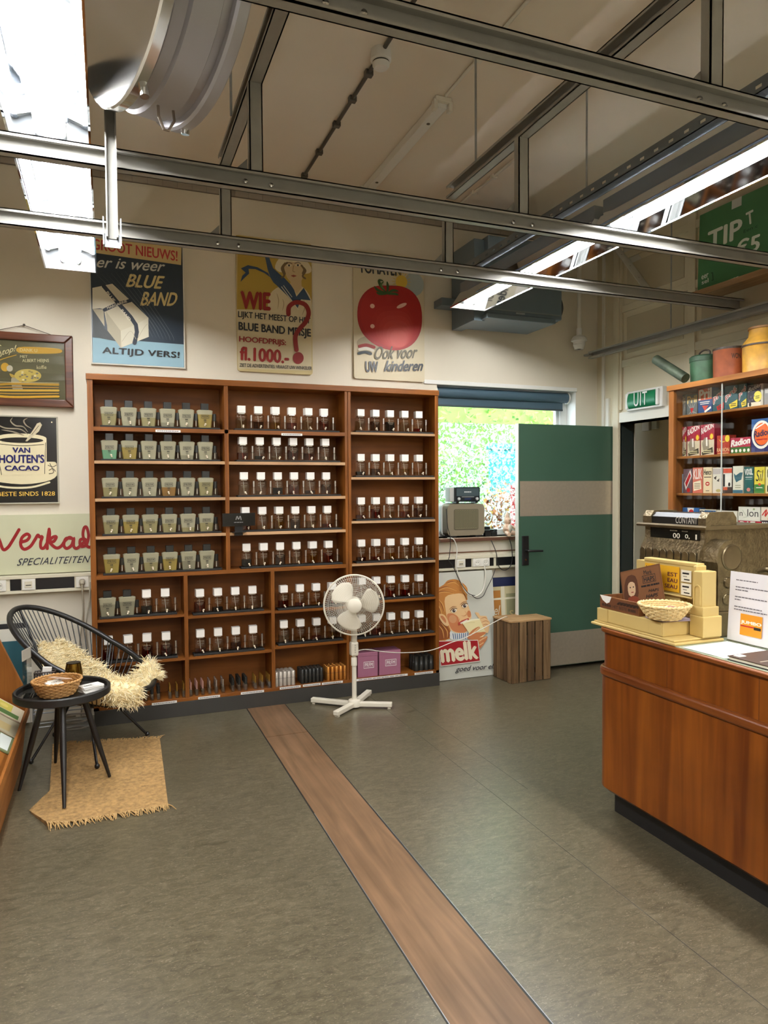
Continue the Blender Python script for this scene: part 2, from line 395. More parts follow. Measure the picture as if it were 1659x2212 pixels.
# door frame
dfm = mat('white_frame_paint', rgb(226, 223, 210), .4)
df = struct(MB().box(XR - .02, XR + .17, DY0 - .05, DY1 + .05, DZ, DZ + .085).build('door_frame', dfm))
MB().box(XR - .02, XR + .17, DY1, DY1 + .05, 0, DZ).build('jamb', dfm, df)
MB().box(XR - .02, XR + .17, DY0 - .05, DY0, 0, DZ).build('jamb', dfm, df)
MB().box(XR + .02, XR + .14, DY1 - .012, DY1, 0, DZ).build('gasket', C(34, 44, 42), df)
# corridor behind the doorway
struct(MB().box(4.70, 4.85, 2.5, 5.6, 0, 2.7).build('wall_corridor', CREAM))
struct(MB().box(XR + .16, 4.85, 5.45, 5.6, 0, 2.7).build('wall_corridor_end', CREAM))
struct(MB().box(XR + .16, 4.85, 2.4, 2.5, 0, 2.7).build('wall_corridor_side', CREAM))
struct(MB().box(XR + .16, 4.85, 2.4, 5.6, 2.7, 2.75).build('ceiling_corridor', CEILM))
sw = thing('switch_box', 'small pale switch boxes on the corridor wall', 'switch', M=sideM(at(1392, 920, 'x', 4.699).y, at(1392, 932, 'x', 4.699).z, 4.699))
MB().box(0, .09, 0, .10, 0, .03).build('cover', WHITEP, sw, bevel=.004); MB().box(.12, .19, .01, .1, 0, .03).build('cover', C(200, 205, 200), sw, bevel=.004)

# ------------------------------------------------------------------ window
wn = struct(MB().box(WX0 - .03, WX1, YB + .14, YB + .20, WZ1 - .05, WZ1).build('window_1', WHITE))
def fr(n, *a, m=WHITE, b=.004): return MB().box(*a).build(n, m, wn, bevel=b)
fr('frame', WX1 - .075, WX1, YB + .13, YB + .2, WZ0, WZ1); fr('frame', WX0, WX0 + .05, YB + .13, YB + .2, WZ0, WZ1); fr('frame', WX0, WX1, YB + .13, YB + .2, WZ0, WZ0 + .05)
fr('glazing_bead', WX1 - .105, WX1 - .082, YB + .15, YB + .19, WZ0 + .05, WZ1 - .05)
fr('lining', WX0, WX1, YB - .002, YB + .14, WZ1 - .004, WZ1); fr('lining', WX1 - .004, WX1, YB - .002, YB + .14, WZ0, WZ1)
fr('architrave', WX0 - .12, WX1 + .005, YB - .012, YB, WZ1 - .004, WZ1 + .03)
fr('window_sill', WX0, WX1, YB - .05, YB + .14, WZ0 - .028, WZ0, m=wood('sill_wood', rgb(150, 128, 108), rgb(186, 164, 144), .4, axis=0))
fr('sill_edge', WX0, WX1, YB - .056, YB - .05, WZ0 - .03, WZ0 - .004, m=C(96, 62, 44))
MB().box(WX0 + .05, WX1 - .1, YB + .166, YB + .170, WZ0 + .05, WZ1 - .05).build('pane', glassy('window_glass', (.96, .98, .97), .02), wn)
def film_mat():
    m = bpy.data.materials.new('swirled_privacy_film'); m.use_nodes = True
    nt = m.node_tree; nt.nodes.clear(); L = nt.links.new
    o = nt.nodes.new('ShaderNodeOutputMaterial'); tc = nt.nodes.new('ShaderNodeTexCoord')
    n = nt.nodes.new('ShaderNodeTexNoise'); n.inputs['Scale'].default_value = 34; n.inputs['Detail'].default_value = 1.5; n.inputs['Distortion'].default_value = 1.4; L(tc.outputs['Object'], n.inputs['Vector'])
    cr = nt.nodes.new('ShaderNodeValToRGB'); cr.color_ramp.elements[0].position = .46; cr.color_ramp.elements[1].position = .54; L(n.outputs['Fac'], cr.inputs[0])
    t = nt.nodes.new('ShaderNodeBsdfTransparent'); t.inputs[0].default_value = (.80, .86, .84, 1)
    d = nt.nodes.new('ShaderNodeBsdfTranslucent'); d.inputs[0].default_value = (.78, .83, .82, 1)
    mm = nt.nodes.new('ShaderNodeMath'); mm.operation = 'MULTIPLY'; mm.inputs[1].default_value = .33; L(cr.outputs[0], mm.inputs[0])
    mx = nt.nodes.new('ShaderNodeMixShader'); L(mm.outputs[0], mx.inputs[0]); L(t.outputs[0], mx.inputs[1]); L(d.outputs[0], mx.inputs[2]); L(mx.outputs[0], o.inputs[0])
    return m
MB().box(WX0 + .05, WX1 - .1, YB + .160, YB + .164, WZ0 + .05, 2.10).build('privacy_film', film_mat(), wn)
# roller blind
bl = thing('roller_blind', 'slate blue roller blind rolled up at the top of the window', 'blind', (WX0 + .02, YB + .07, WZ1 - .055))
BL = mat('blue_blind_fabric', rgb(72, 96, 112), .5)
MB().tube([(0, 0, 0), (1.29, 0, 0)], .045, 20).build('roll', BL, bl, smooth=40)
MB().box(0, 1.25, -.002, .002, -.10, 0).build('cloth', BL, bl); MB().box(0, 1.25, -.008, .008, -.115, -.10).build('bottom_bar', C(62, 74, 80), bl, bevel=.003)
for x in (-.012, 1.292): MB().tube([(x, 0, 0), (x + .01, 0, 0)], .05, 20).build('bracket', WHITEP, bl)

# ------------------------------------------------------------------ outside: ground, hedge, walls seen through the glass
ow = thing('garden_wall', 'pale plastered garden wall outside behind the hedge', 'wall', (3.2, 9.3, -.05)); MB().box(0, 3.2, 0, .2, 0, 1.75).build('plaster', mat('pale_plaster', rgb(226, 226, 222), .9), ow); MB().box(-.03, 3.23, -.03, .23, 1.75, 1.8).build('coping', C(190, 190, 188), ow)
struct(MB().box(-4, 12, YB + .22, 16, -.3, -.05).build('ground_outside', mat('paving', rgb(168, 166, 158), .9, noise=.1, nscale=3)))
LEAFS = [mat('leaf_%d' % i, rgb(*c), .5) for i, c in enumerate(((128, 172, 70), (168, 196, 90), (86, 134, 58), (214, 206, 96), (74, 116, 56)))]
def hedge(name, label, cat, c, r, n, mats, size=.10):
    root = thing(name, label, cat, c)
    mb = MB()
    for i in range(n):
        t = random.uniform(0, 2 * pi); ph = random.uniform(-.9, 1.0); k = random.uniform(.75, 1.0)
        p = V((r[0] * k * cos(t) * sqrt(max(0, 1 - ph * ph * .6)), r[1] * k * sin(t), r[2] * (1 + ph) * k))
        a = V((random.gauss(0, 1), random.gauss(0, 1), random.gauss(0, 1))).normalized(); b = a.orthogonal().normalized(); s = size * random.uniform(.6, 1.3)
        mb.cur = random.randrange(len(mats))
        mb.add([p - a * s * .5, p + b * s * .25, p + a * s * .5, p - b * s * .25], [(0, 1, 2, 3)])
    o = mb.build('foliage', mats, root, smooth='flatprint'); o['kind'] = 'stuff'
    MB().sphere((0, 0, r[2] * .95), (r[0] * .80, r[1] * .72, r[2] * .92), 20, 12).build('inner_growth', mats[0], root)
    MB().tube([(0, 0, 0), (.03, 0, r[2])], [.06, .03], 8).build('stem', C(82, 66, 48), root)
    return root
hedge('hedge_shrub', 'tall bright green shrub outside the window', 'shrub', (5.4, 10.6, -.06), (4.2, .9, 3.0), 17000, LEAFS, .10)
hedge('hedge_shrub', 'dark green hedge outside the window behind the radio', 'shrub', (at(975, 1000, 'y', 8.6).x, 8.6, -.06), (.62, .5, 1.15), 2600, LEAFS[:3] + [LEAFS[4]])
hedge('rust_shrub', 'rust and yellow shrub outside behind the figurine', 'shrub', (at(1090, 1090, 'y', 6.7).x, 6.7, -.06), (.24, .26, .84), 2600, [mat('leaf_rust', rgb(176, 104, 52), .5), mat('leaf_gold', rgb(196, 160, 74), .5), mat('leaf_brown', rgb(110, 66, 44), .5)], .09)
tb = thing('teal_container', 'teal container standing outside in front of the hedge', 'container', (at(1066, 1000, 'y', 7.3).x + .25, 7.3, -.05))
MB().box(-.25, .35, 0, .14, .1, 2.05).build('body', mat('teal_paint', rgb(40, 146, 152), .4), tb, bevel=.03); MB().box(-.27, .37, -.02, .16, 2.05, 2.12).build('lid', mat('teal_lid', rgb(50, 140, 146), .4), tb, bevel=.02)
for x in (-.15, .25): MB().tube([(x, .03, .06), (x, .11, .06)], .06, 12).build('wheel', BLACK, tb)
rs = thing('red_sign', 'red upright sign standing outside beside the window', 'sign', M=wallM(at(1106, 1080, 'y', 5.95).x, -.05, 5.95))
MB().box(0, .5, .55, 1.62, -.03, 0).build('board', C(206, 52, 62), rs, bevel=.006)
for x in (.03, .44): MB().box(x, x + .04, 0, .6, -.05, -.03).build('post', GALV, rs)
a = pane_art(.5, 1.07); a.scribble(4, 22, 40, 43, C(240, 236, 232), 2); a.scribble(4, 22, 47, 51, C(240, 236, 232), 2); o = a.build('lettering', rs); o.location = (0, .55, 0)

# ------------------------------------------------------------------ green door (stands open, square to its frame)
dr = struct(thing('door_1', 'green door standing open', 'door', M=wallM(3.14, .035, 4.965)))
del dr['category']
DW, DH = .965, 2.035
MB().box(0, DW, 0, DH, -.04, 0).build('leaf', GREENDOOR, dr, bevel=.002)
MB().box(-.008, -.001, 0, DH, -.04, 0).build('edge_lipping', WHITEP, dr)
def dv(py): return at(1225, py, 'y', 4.965).z - .035
MB().box(.012, DW - .01, dv(1113), dv(1039), 0, .0015).build('push_plate', BRUSHED, dr)
MB().box(.012, DW - .01, .005, dv(1364), 0, .0015).build('kick_plate', BRUSHED, dr)
hx = at(1134, 1185, 'y', 4.965).x - 3.14
hp = MB().box(hx - .032, hx + .032, dv(1216), dv(1154), 0, .012).build('lock_plate', BLACK, dr, bevel=.005)
MB().tube([(hx + .005, dv(1185), .012), (hx + .005, dv(1185), .05), (hx + .02, dv(1185), .056), (hx + .135, dv(1186), .056)], .0095, 10).build('handle', BLACK, hp, smooth=50)
MB().tube([(hx - .004, dv(1204), .012), (hx - .004, dv(1204), .02)], .009, 10).build('cylinder_lock', CHROME, hp)
for z in (.2, 1.75): MB().tube([(DW + .004, z, -.005), (DW + .004, z + .09, -.005)], .009, 8).build('hinge', GALV, dr)

# ------------------------------------------------------------------ steel grid under the ceiling
def channel(L, h=.075, d=.042, t=.005, lip=.014):
    """C section along local x, open towards -y"""
    mb = MB(); mb.box(0, L, d - t, d, 0, h); mb.box(0, L, 0, d, h - t, h); mb.box(0, L, 0, d, 0, t); mb.box(0, L, 0, t, h - lip, h); mb.box(0, L, 0, t, 0, lip); return mb
RAILZ = 2.755
grp = 'steel rails under the ceiling'
for (y, lab) in ((3.63, 'grey steel rail crossing in front of the posters, close to the back wall'), (2.86, 'grey steel rail crossing under the middle of the ceiling'), (1.74, 'broad grey steel rail crossing the ceiling beside the silver drum')):
    o = channel(XR - XL - .02).build('steel_rail', STEEL, None); o.location = (XL + .01, y, RAILZ); tag(o, lab, 'rail', grp)
    for bx in (.535, .64, 1.79, 1.895):
        MB().lathe([(0, .006), (.009, .004), (.011, 0)], 10, M=Matrix.Translation((bx - XL, .034, .04)) @ Matrix.Rotation(radians(90), 4, 'X')).build('bolt', CHROME, o)
def ybeam(x, y0, y1, z, lab):
    r = thing('steel_beam', lab, 'beam', (x, y1, z), 0, 'steel beams under the ceiling')
    mb = channel(y1 - y0, .07, .055); b = mb.build('beam', STEEL, r, M=Matrix.Rotation(radians(-90), 4, 'Z') @ Matrix.Translation((0, -.027, -.03)))
    for yy in (3.655, 2.885, 1.765):
        m2 = MB(); zz = RAILZ - z + .075
        if yy > 3.6: zz = RAILZ - z + .075
        m2.box(-.027, .027, yy - y1 - .02, yy - y1 - .015, zz, -.03); m2.box(-.027, -.022, yy - y1 - .02, yy - y1 + .02, zz, -.03); m2.box(.022, .027, yy - y1 - .02, yy - y1 + .02, zz, -.03)
        m2.build('hanger_leg', STEEL, r)
        m3 = MB(); m3.prism([(0, 0), (-.06, 0), (0, .06)], -.003, .003, M=Matrix.Translation((-.03, yy - y1 + .02, zz)) @ Matrix.Rotation(radians(90), 4, 'X')); m3.build('gusset', STEEL, r)
    for yy in (3.27, 1.2, -.8):
        m4 = MB().tube([(-.03, yy - y1, .03), (-.03, yy - y1, ZC - z - .002)], .006, 8); q = m4.build('suspension_rod', GALV, r); MB().lathe([(.0, -.012), (.02, -.008), (.024, 0)], 12, c=(-.03, yy - y1, ZC - z - .002)).build('rosette', GALV, q)
    return r
ybeam(.585, -3.0, 3.70, 3.21, 'grey steel beam with hanger legs above the sailor girl poster')
ybeam(1.84, -3.0, 3.62, 3.21, 'grey steel beam with hanger legs next to the bare ceiling batten')
# single strut beside the drum
s1 = thing('steel_strut', 'thin grey steel strut with a clip hanging beside the silver drum', 'strut', (at(243, 535, 'y', 2.82).x, 2.82, at(243, 535, 'y', 2.82).z))
MB().box(-.02, .02, -.006, .0, .03, ZC - s1.location.z).box(-.02, -.015, -.03, 0, .03, ZC - s1.location.z).box(.015, .02, -.03, 0, .03, ZC - s1.location.z).build('channel', STEEL, s1)
MB().box(-.032, .032, .0, .004, .0, .05).box(-.032, -.028, -.03, .004, 0, .1).box(.028, .032, -.03, .004, 0, .1).build('clip', GALV, s1)
# side rail along the right wall
o = channel(4.6, .06, .045).build('side_rail', STEEL, None); o.matrix_world = Matrix.Translation((3.93, 5.1, 2.665)) @ Matrix.Rotation(radians(-90), 4, 'Z'); tag(o, 'grey steel rail running along the right wall above the exit sign', 'rail')
P = at(1440, 705, 'x', 3.91)
MB().tube([(.5, .02, .0), (.5, .02, 1.1)], .005, 8, M=None) if False else None
MB().tube([(5.1 - P.y, .02, .055), (5.1 - P.y, .02, ZC - 2.665)], .005, 8).build('suspension_rod', GALV, o); MB().tube([(5.1 - P.y + 1.6, .02, .055), (5.1 - P.y + 1.6, .02, ZC - 2.665)], .005, 8).build('suspension_rod', GALV, o)
MB().box(-.05, .02, -.01, .06, .03, .045).build('end_bracket', STEEL, o)
# ================================================================== fluorescent fixtures
TUBEM = mat('lit_tube', (1, 1, 1), .4, emit=(1.0, .985, .95), estr=TUBE_W)
FIXM = mat('fixture_white_enamel', rgb(226, 228, 228), .35)
def make_fixture():
    r = thing('fluorescent_fixture', 'x', 'light fixture')
    Lh = .765
    h = MB()
    h.box(-.06, .06, -Lh, Lh, .105, .18); h.build('housing', mat('fixture_grey_housing', rgb(150, 158, 166), .4, metal=.4), r, bevel=.004)
    for s in (-1, 1):
        w = MB(); x0, x1 = .135 * s, .06 * s; t = .003 * s
        w.add([(x0, -Lh, 0), (x1, -Lh, .105), (x1, Lh, .105), (x0, Lh, 0), (x0 + t, -Lh, 0), (x1 + t, -Lh, .108), (x1 + t, Lh, .108), (x0 + t, Lh, 0)], [(0, 1, 2, 3), (4, 7, 6, 5), (0, 4, 5, 1), (3, 2, 6, 7), (0, 3, 7, 4), (1, 5, 6, 2)])
        w.box(min(x0, x0 + .008 * s), max(x0, x0 + .008 * s), -Lh, Lh, -.006, .002)
        w.build('reflector_wing', MIRROR, r)
    for y in (-Lh, Lh - .012):
        e = MB(); e.prism([(-.138, -.004), (.138, -.004), (.06, .108), (-.06, .108)], 0, .012, M=Matrix.Translation((0, y + .012, 0)) @ Matrix.Rotation(radians(90), 4, 'X')); e.build('end_plate', FIXM, r)
    for s in (-1, 1):
        t = MB().tube([(s * .038, -Lh + .05, .045), (s * .038, Lh - .05, .045)], .0155, 10).build('tube', TUBEM, r)
        for y in (-1, 1):
            MB().tube([(s * .038, y * (Lh - .05), .045), (s * .038, y * (Lh - .018), .045)], .016, 10).build('tube_cap', GALV, t)
            MB().box(s * .038 - .014, s * .038 + .014, y * (Lh - .035) - .009, y * (Lh - .035) + .009, .045, .106).build('lamp_holder', WHITEP, r)
        MB().box(s * .038 - .01, s * .038 + .01, -.01, .01, .062, .106).build('tube_clip', WHITEP, r)
    return r
fx0 = make_fixture(); first = True
for (x, rowlab) in ((-.175, 'above the framed picture'), (2.50, 'in front of the wall mounted heater')):
    for (y, w) in ((3.885, 0), (2.285, 1), (.685, 2), (-.915, 2), (-2.515, 2)):
        o = fx0 if first else copy_tree(fx0); first = False
        o.location = (x, y, 2.868)
        if w == 2:                     # the rows run on over the camera, out of the picture
            o.name = 'fluorescent_fixture_offscreen'
            for c_ in o.children:
                if c_.name.split('.')[0] == 'tube': c_.name = 'tube_offscreen'
        if w == 0: lab = 'lit twin tube light fixture ending ' + rowlab
        elif w == 1: lab = 'lit twin tube light fixture ' + ('beside the silver drum' if x < 0 else 'in front of the green banner')
        else: lab = 'lit twin tube light fixture further back in the row ' + ('of the silver drum' if x < 0 else 'of the green banner')
        tag(o, lab, 'light fixture', 'twin tube light fixtures')
# perforated cable channel over the right row
ct = thing('cable_channel', 'long perforated steel channel above the right hand row of tube lights', 'cable channel', (2.375, 0, 3.05))
CHM = MB().box(-.03, .03, -3.0, 4.55, 0, .004).box(.027, .03, -3.0, 4.55, 0, .055).box(-.03, -.027, -3.0, 4.55, 0, .018).box(-.03, -.027, -3.0, 4.55, .032, .055)
for k in range(84): CHM.box(-.03, -.027, -3.0 + k * .09, -3.0 + k * .09 + .06, .018, .032)
CHM.build('channel', mat('blue_grey_steel', rgb(122, 132, 142), .4, metal=.5), ct)
for y in (3.1, 1.4, -1): MB().tube([(0, y, .05), (0, y, ZC - 3.052)], .005, 8).build('suspension_rod', GALV, ct)

# ================================================================== silver drum
dc = V((.068, 2.30, 3.155)); _az, _el = 3.448, -.02
nx = V((cos(_az) * cos(_el), sin(_az) * cos(_el), sin(_el)))
ax = nx.orthogonal().normalized()
DM = Matrix.Translation(dc) @ frame((0, 0, 0), ax, nx.cross(ax).normalized())   # local z = face normal
DRUMM = mat('brushed_drum_silver', rgb(184, 184, 194), .34, metal=.35, noise=.03, nscale=5)
dr_ = thing('silver_drum', 'large silver metal drum hanging among the ceiling rails', 'drum', M=DM)
RR = .415
MB().lathe([(0, .0), (RR - .012, .0), (RR - .012, -.004)], 64).build('face', mat('drum_face_grey', rgb(200, 204, 220), .6, metal=.0), dr_, smooth=30)
MB().lathe([(RR - .014, .004), (RR, .006), (RR + .006, 0), (RR + .006, -.028), (RR, -.034), (RR - .02, -.034), (RR - .02, 0)], 64).build('front_rim', CHROME, dr_, smooth=30)
MB().lathe([(RR - .016, -.034), (RR - .016, -.075), (RR - .004, -.083), (RR - .004, -.165), (RR - .016, -.172), (RR - .016, -.20)], 64).build('shell', DRUMM, dr_, smooth=30)
MB().lathe([(RR - .018, -.196), (RR + .004, -.198), (RR + .012, -.206), (RR + .012, -.236), (RR + .004, -.242), (0, -.242)], 64).build('rear_rim', DRUMM, dr_, smooth=30)
# latch, bolts at the lower edge: find the local angle that points straight down
dl = DM.to_3x3().inverted() @ V((0, 0, -1)); a0 = atan2(dl.y, dl.x)
def ap(a, r, z): return (r * cos(a), r * sin(a), z)
for da, z in ((.16, -.03), (-.18, -.22)):
    MB().tube([ap(a0 + da, RR - .005, z), ap(a0 + da, RR + .028, z)], .014, 10).build('clamp_bolt', CHROME, dr_, smooth=40)
MB().tube([V(q) for q in (ap(a0 - .01, RR - .02, -.10), ap(a0, RR + .03, -.10), ap(a0, RR + .065, -.115), ap(a0, RR + .065, -.13), ap(a0, RR + .03, -.15), ap(a0 - .02, RR - .02, -.15))], .0045, 8).build('hanging_loop', mat('rusty_wire', rgb(150, 138, 128), .4, metal=.8), dr_, smooth=40)
MB().tube([ap(a0 + pi, RR, -.1), V(ap(a0 + pi, RR, -.1)) + DM.to_3x3().inverted() @ V((0, 0, max(.05, ZC - (DM @ V(ap(a0 + pi, RR, -.1))).z)))], .008, 8).build('suspension_rod', GALV, dr_)

# ================================================================== ceiling services
def conduit(name, label, x, y0, y1, r, m, clips, clipm):
    c = thing(name, label, 'conduit', (x, y0, ZC - .012))
    MB().tube([(0, 0, 0), (0, y1 - y0, 0)], r, 8).build('pipe', m, c, smooth=50)
    for y in clips: MB().box(-.022, .022, y - y0 - .018, y - y0 + .018, -.018, .012).build('clip', clipm, c, bevel=.003)
    return c
GREYC = mat('dark_grey_conduit', rgb(84, 80, 74), .5)
conduit('ceiling_conduit', 'dark grey conduit pipe with clips beside the smoke detector', 1.355, -3.0, 4.98, .011, GREYC, [at(650, 385, 'z', 3.79).y - .06, 4.58, 4.2, 3.9, 3.63, 3.2, 2.9, 2.5], GREYC)
conduit('ceiling_conduit', 'white conduit pipe leading to the bare ceiling batten', 1.845, -3.0, 3.68, .009, WHITEP, [3.3, 2.7, 2.1], WHITEP)
p1 = at(1112, 340, 'z', 3.79); p2 = at(1000, 438, 'z', 3.79)
conduit('ceiling_conduit', 'white conduit pipe behind the beam near the heater', (p1.x + p2.x) / 2, p1.y, min(p2.y, 5.0), .010, WHITEP, [p1.y + .3, p1.y + .6, p1.y + .9], WHITEP)
sd = thing('smoke_detector', 'round white smoke detector on the ceiling', 'smoke detector', (1.352, 3.44, ZC - .03))
MB().lathe([(0.05, .03), (.052, -.004), (.054, -.012), (.054, -.024), (.044, -.030)], 24).build('base', WHITE, sd, smooth=40)
MB().lathe([(.043, -.030), (.043, -.040)], 24).build('vent_band', C(60, 58, 54), sd, smooth=40); MB().lathe([(.045, -.038), (.044, -.05), (.034, -.062), (0, -.064)], 24).build('cap', WHITE, sd, smooth=40)
bt = thing('ceiling_batten', 'bare white tube light batten without tubes on the ceiling', 'light fixture', (1.845, 4.37, ZC))
MB().box(-.032, .032, -.64, .64, -.055, -.001).build('body', WHITE, bt, bevel=.004)
for y in (-.64, .64):
    MB().box(-.06, -.036, y - .02, y + .02, -.075, -.02).box(.036, .06, y - .02, y + .02, -.075, -.02).box(-.05, .05, y - .025, y + .025, -.03, -.002).build('lamp_holder', WHITEP, bt, bevel=.003)
for y in (-.45, .42): MB().tube([(0, y, -.0555), (0, y, -.058)], .011, 10).build('screw', GREYC, bt)

# ================================================================== heater, camera, brace, exit sign, banner
ht = thing('wall_heater', 'blue grey metal heater box high on the back wall', 'heater', (2.70, 4.74, 2.83))
HM = mat('heater_blue_grey', rgb(100, 116, 128), .38, noise=.03)
MB().box(.03, .70, 0, .455, .045, .64).build('body', HM, ht, bevel=.012)
MB().box(-.06, .03, .06, .44, .0, .62).build('side_plate', HM, ht, bevel=.004)
MB().box(.0, .62, -.03, .38, .005, .04).build('bottom_tray', HM, ht, bevel=.006)
MB().box(.05, .68, -.006, .0, .075, .085).build('front_seam', C(120, 132, 136), ht); MB().box(.27, .35, -.007, 0, .06, .072).build('badge', GALV, ht)
MB().box(-.22, -.05, .30, .44, .16, .22).build('side_box', HM, ht, bevel=.004)
MB().tube(smoothpath([(.70, .2, .3), (.78, .16, .28), (.81, .15, .18), (.77, .17, .08), (.70, .2, .09)], 6), .008, 8).build('cable', C(74, 76, 76), ht, smooth=50)
P = at(1251, 742, 'y', 5.06)
dm = thing('dome_camera', 'white dome security camera hanging beside the window corner', 'camera', P)
MB().lathe([(0, .13), (.022, .128), (.022, .07), (.05, .06), (.066, .035), (.068, .02), (.05, .012), (.05, -.01), (.0, -.012)], 28).build('housing', WHITE, dm, smooth=40)
MB().sphere((0, 0, -.008), (.042, .042, .045), 20, 10).build('dome', mat('black_dome', rgb(14, 14, 16), .06), dm, smooth=60); MB().lathe([(.051, -.012), (.038, -.05), (.034, -.052), (.046, -.012)], 28).build('bezel', WHITE, dm, smooth=40)
MB().tube([(0, 0, .12), (0, .0, 1.0)], .017, 12).build('drop_pipe', WHITEP, dm, smooth=40); MB().box(-.03, .03, .0, .135, .96, 1.0).build('wall_bracket', WHITEP, dm)
b0 = V((4.05, 4.98, 3.75)); b1 = V((4.055, 4.44, 3.10)); dv_ = (b1 - b0)
br = thing('roof_brace', 'white diagonal steel brace at the top of the right wall', 'brace', M=Matrix.Translation(b0) @ dv_.to_track_quat('Z', 'X').to_matrix().to_4x4())
Lb = dv_.length
MB().box(-.045, .045, -.055, -.05, 0, Lb).box(-.045, -.04, -.055, .045, 0, Lb).build('angle_section', mat('white_steel_paint', rgb(206, 204, 196), .45), br)
for z in (.12, .3, .46, .62): MB().sphere((-.048, -.0, z), .01, 8, 6).build('rivet', GREYC, br)
ex = thing('exit_sign', 'green and white exit sign above the doorway', 'sign', M=sideM(4.745, 2.185, XR))
MB().box(-.005, .40, -.01, .15, 0, .055).build('backplate', WHITE, ex, bevel=.008)
sp = MB(); n = 10
for i in range(n + 1):
    t = pi * i / n; sp.v += [(.03, .07 + .066 * cos(t), .05 + .03 * sin(t)), (.345, .07 + .066 * cos(t), .05 + .03 * sin(t))]
sp.f = [[2 * i, 2 * i + 1, 2 * i + 3, 2 * i + 2] for i in range(n)] + [[2 * i for i in range(n + 1)], [2 * i + 1 for i in range(n + 1)][::-1]]; sp.m = [0] * len(sp.f)
sp.build('green_cover', mat('exit_green', rgb(20, 128, 84), .35), ex, smooth=30)
for x in (.0, .345): MB().box(x, x + .03, .005, .135, .05, .075).build('end_cap', WHITE, ex, bevel=.008)
a = pane_art(.315, .14); a.text('UIT', ((26, 12), (74, 12), (26, 90)), C(240, 244, 240), .0, 0, 1.15); o = a.build('lettering', ex, .0812); o.location.x = .03
# green banner board
bn = thing('green_banner', 'green promotional board leaning high on the right wall', 'banner', M=frame((3.99, 3.94, 2.9345), (0, -1, 0), (.03, 0, 1)))
MB().box(0, 1.5, 0, .56, -.02, 0).build('board', mat('banner_green', rgb(72, 128, 84), .45, noise=.04), bn)
a = Art((190, 2105), (1420, 1755), (390, 880), .545, .50)
W2 = C(226, 232, 222)
a.text('TIP', ((560, 1345), (1210, 1150), (520, 1045)), W2, .03, .28, 1.0); a.text('T', ((1285, 985), (1425, 935), (1250, 790)), W2, .03, .28)
a.text('\u20ac5', ((980, 1520), (1450, 1390), (985, 1250)), W2, .03, .2); a.text('Een c', ((1180, 1110), (1440, 1030), (1175, 1060)), C(40, 70, 50), 0, .2)
a.text('eer', ((305, 1860), (450, 1810), (312, 1790)), W2, .02); a.text('sel', ((300, 1945), (440, 1900), (306, 1870)), W2, .02); a.text(']', ((500, 1880), (540, 1870), (505, 1740)), C(38, 66, 48), 0)
a.scribble(275, 1010, 2065, 2047, W2, 12, -.326)
a.build('lettering', bn)
MB().box(.28, .36, .50, .56, .0005, .001).build('tape', C(206, 208, 206), bn)
lb = MB().box(3.92, XR - .02, 0.5, 3.95, 2.895, 2.935).build('wall_ledge', wood('ledge_wood', rgb(150, 118, 84), rgb(176, 142, 106), .5, axis=1)); tag(lb, 'light wooden ledge under the green board', 'ledge')
# ================================================================== bookcase
BKW = wood('teak_bookcase', rgb(108, 60, 18), rgb(146, 88, 34), .38, axis=0, scale=2.0, stretch=18)
BKV = wood('teak_upright', rgb(108, 60, 18), rgb(146, 88, 34), .38, axis=2, scale=2.0, stretch=18)
BKB = wood('teak_back', rgb(108, 60, 18), rgb(146, 88, 34), .5, axis=0, scale=1.2, stretch=10)
SHLIP = wood('pale_shelf_lip', rgb(166, 128, 92), rgb(196, 160, 122), .4, axis=0, scale=2.0, stretch=18)
BX0, BX1, BYF, BYB, BZT = -.108, 2.400, 4.940, 5.170, 2.302
bk = thing('bookcase', 'wide teak bookcase full of perfume bottles against the back wall', 'bookcase', (BX0, BYF, 0))
def bb(name, x0, x1, y0, y1, z0, z1, m, bevel=.0015):
    return MB().box(x0 - BX0, x1 - BX0, y0 - BYF, y1 - BYF, z0, z1).build(name, m, bk, bevel=bevel)
bb('plinth', BX0 + .004, BX1, BYF - .006, BYB, 0, .100, DARK)
bb('bottom_board', BX0, BX1, BYF, BYB, .100, .122, BKW)
bb('top_board', BX0 - .006, BX1 + .004, BYF - .008, BYB, 2.262, BZT, BKW, .003)
bb('back_panel', BX0, BX1, BYB - .008, BYB, .1, 2.27, BKB)
bb('side_panel', BX0, BX0 + .034, BYF, BYB, .1, 2.262, BKV); bb('side_panel', BX1 - .03, BX1, BYF, BYB, .1, 2.262, BKV)
bb('divider', .762, .790, BYF, BYB - .008, .985, 2.262, BKV)
bb('divider', 1.637, 1.658, BYF, BYB - .008, .122, 2.262, BKV); bb('divider', 1.661, 1.684, BYF, BYB - .008, .122, 2.262, BKV)
bb('divider', .474, .500, BYF, BYB - .008, .122, .962, BKV); bb('divider', 1.073, 1.099, BYF, BYB - .008, .122, .962, BKV)
XA0, XA1, XB0, XB1, XC0, XC1 = BX0 + .034, .762, .790, 1.637, 1.684, BX1 - .03
def shelf(x0, x1, zt, t, pale=False):
    s = bb('shelf', x0, x1, BYF + .004, BYB - .008, zt - t, zt, BKW, .001)
    MB().box(x0 - BX0, x1 - BX0, 0, .006, zt - t, zt).build('shelf_edge', SHLIP if pale else BKW, s)
shelf(XA0, XB1, 1.960, .026)
for z in (1.741, 1.494, 1.247): shelf(XA0, XA1, z, .02, True); shelf(XB0, XB1, z, .021, True)
shelf(XA0, XB1, .988, .026)
for z in (1.966, 1.632, 1.306, .988, .700, .416): shelf(XC0, XC1, z, .018, z > .9)
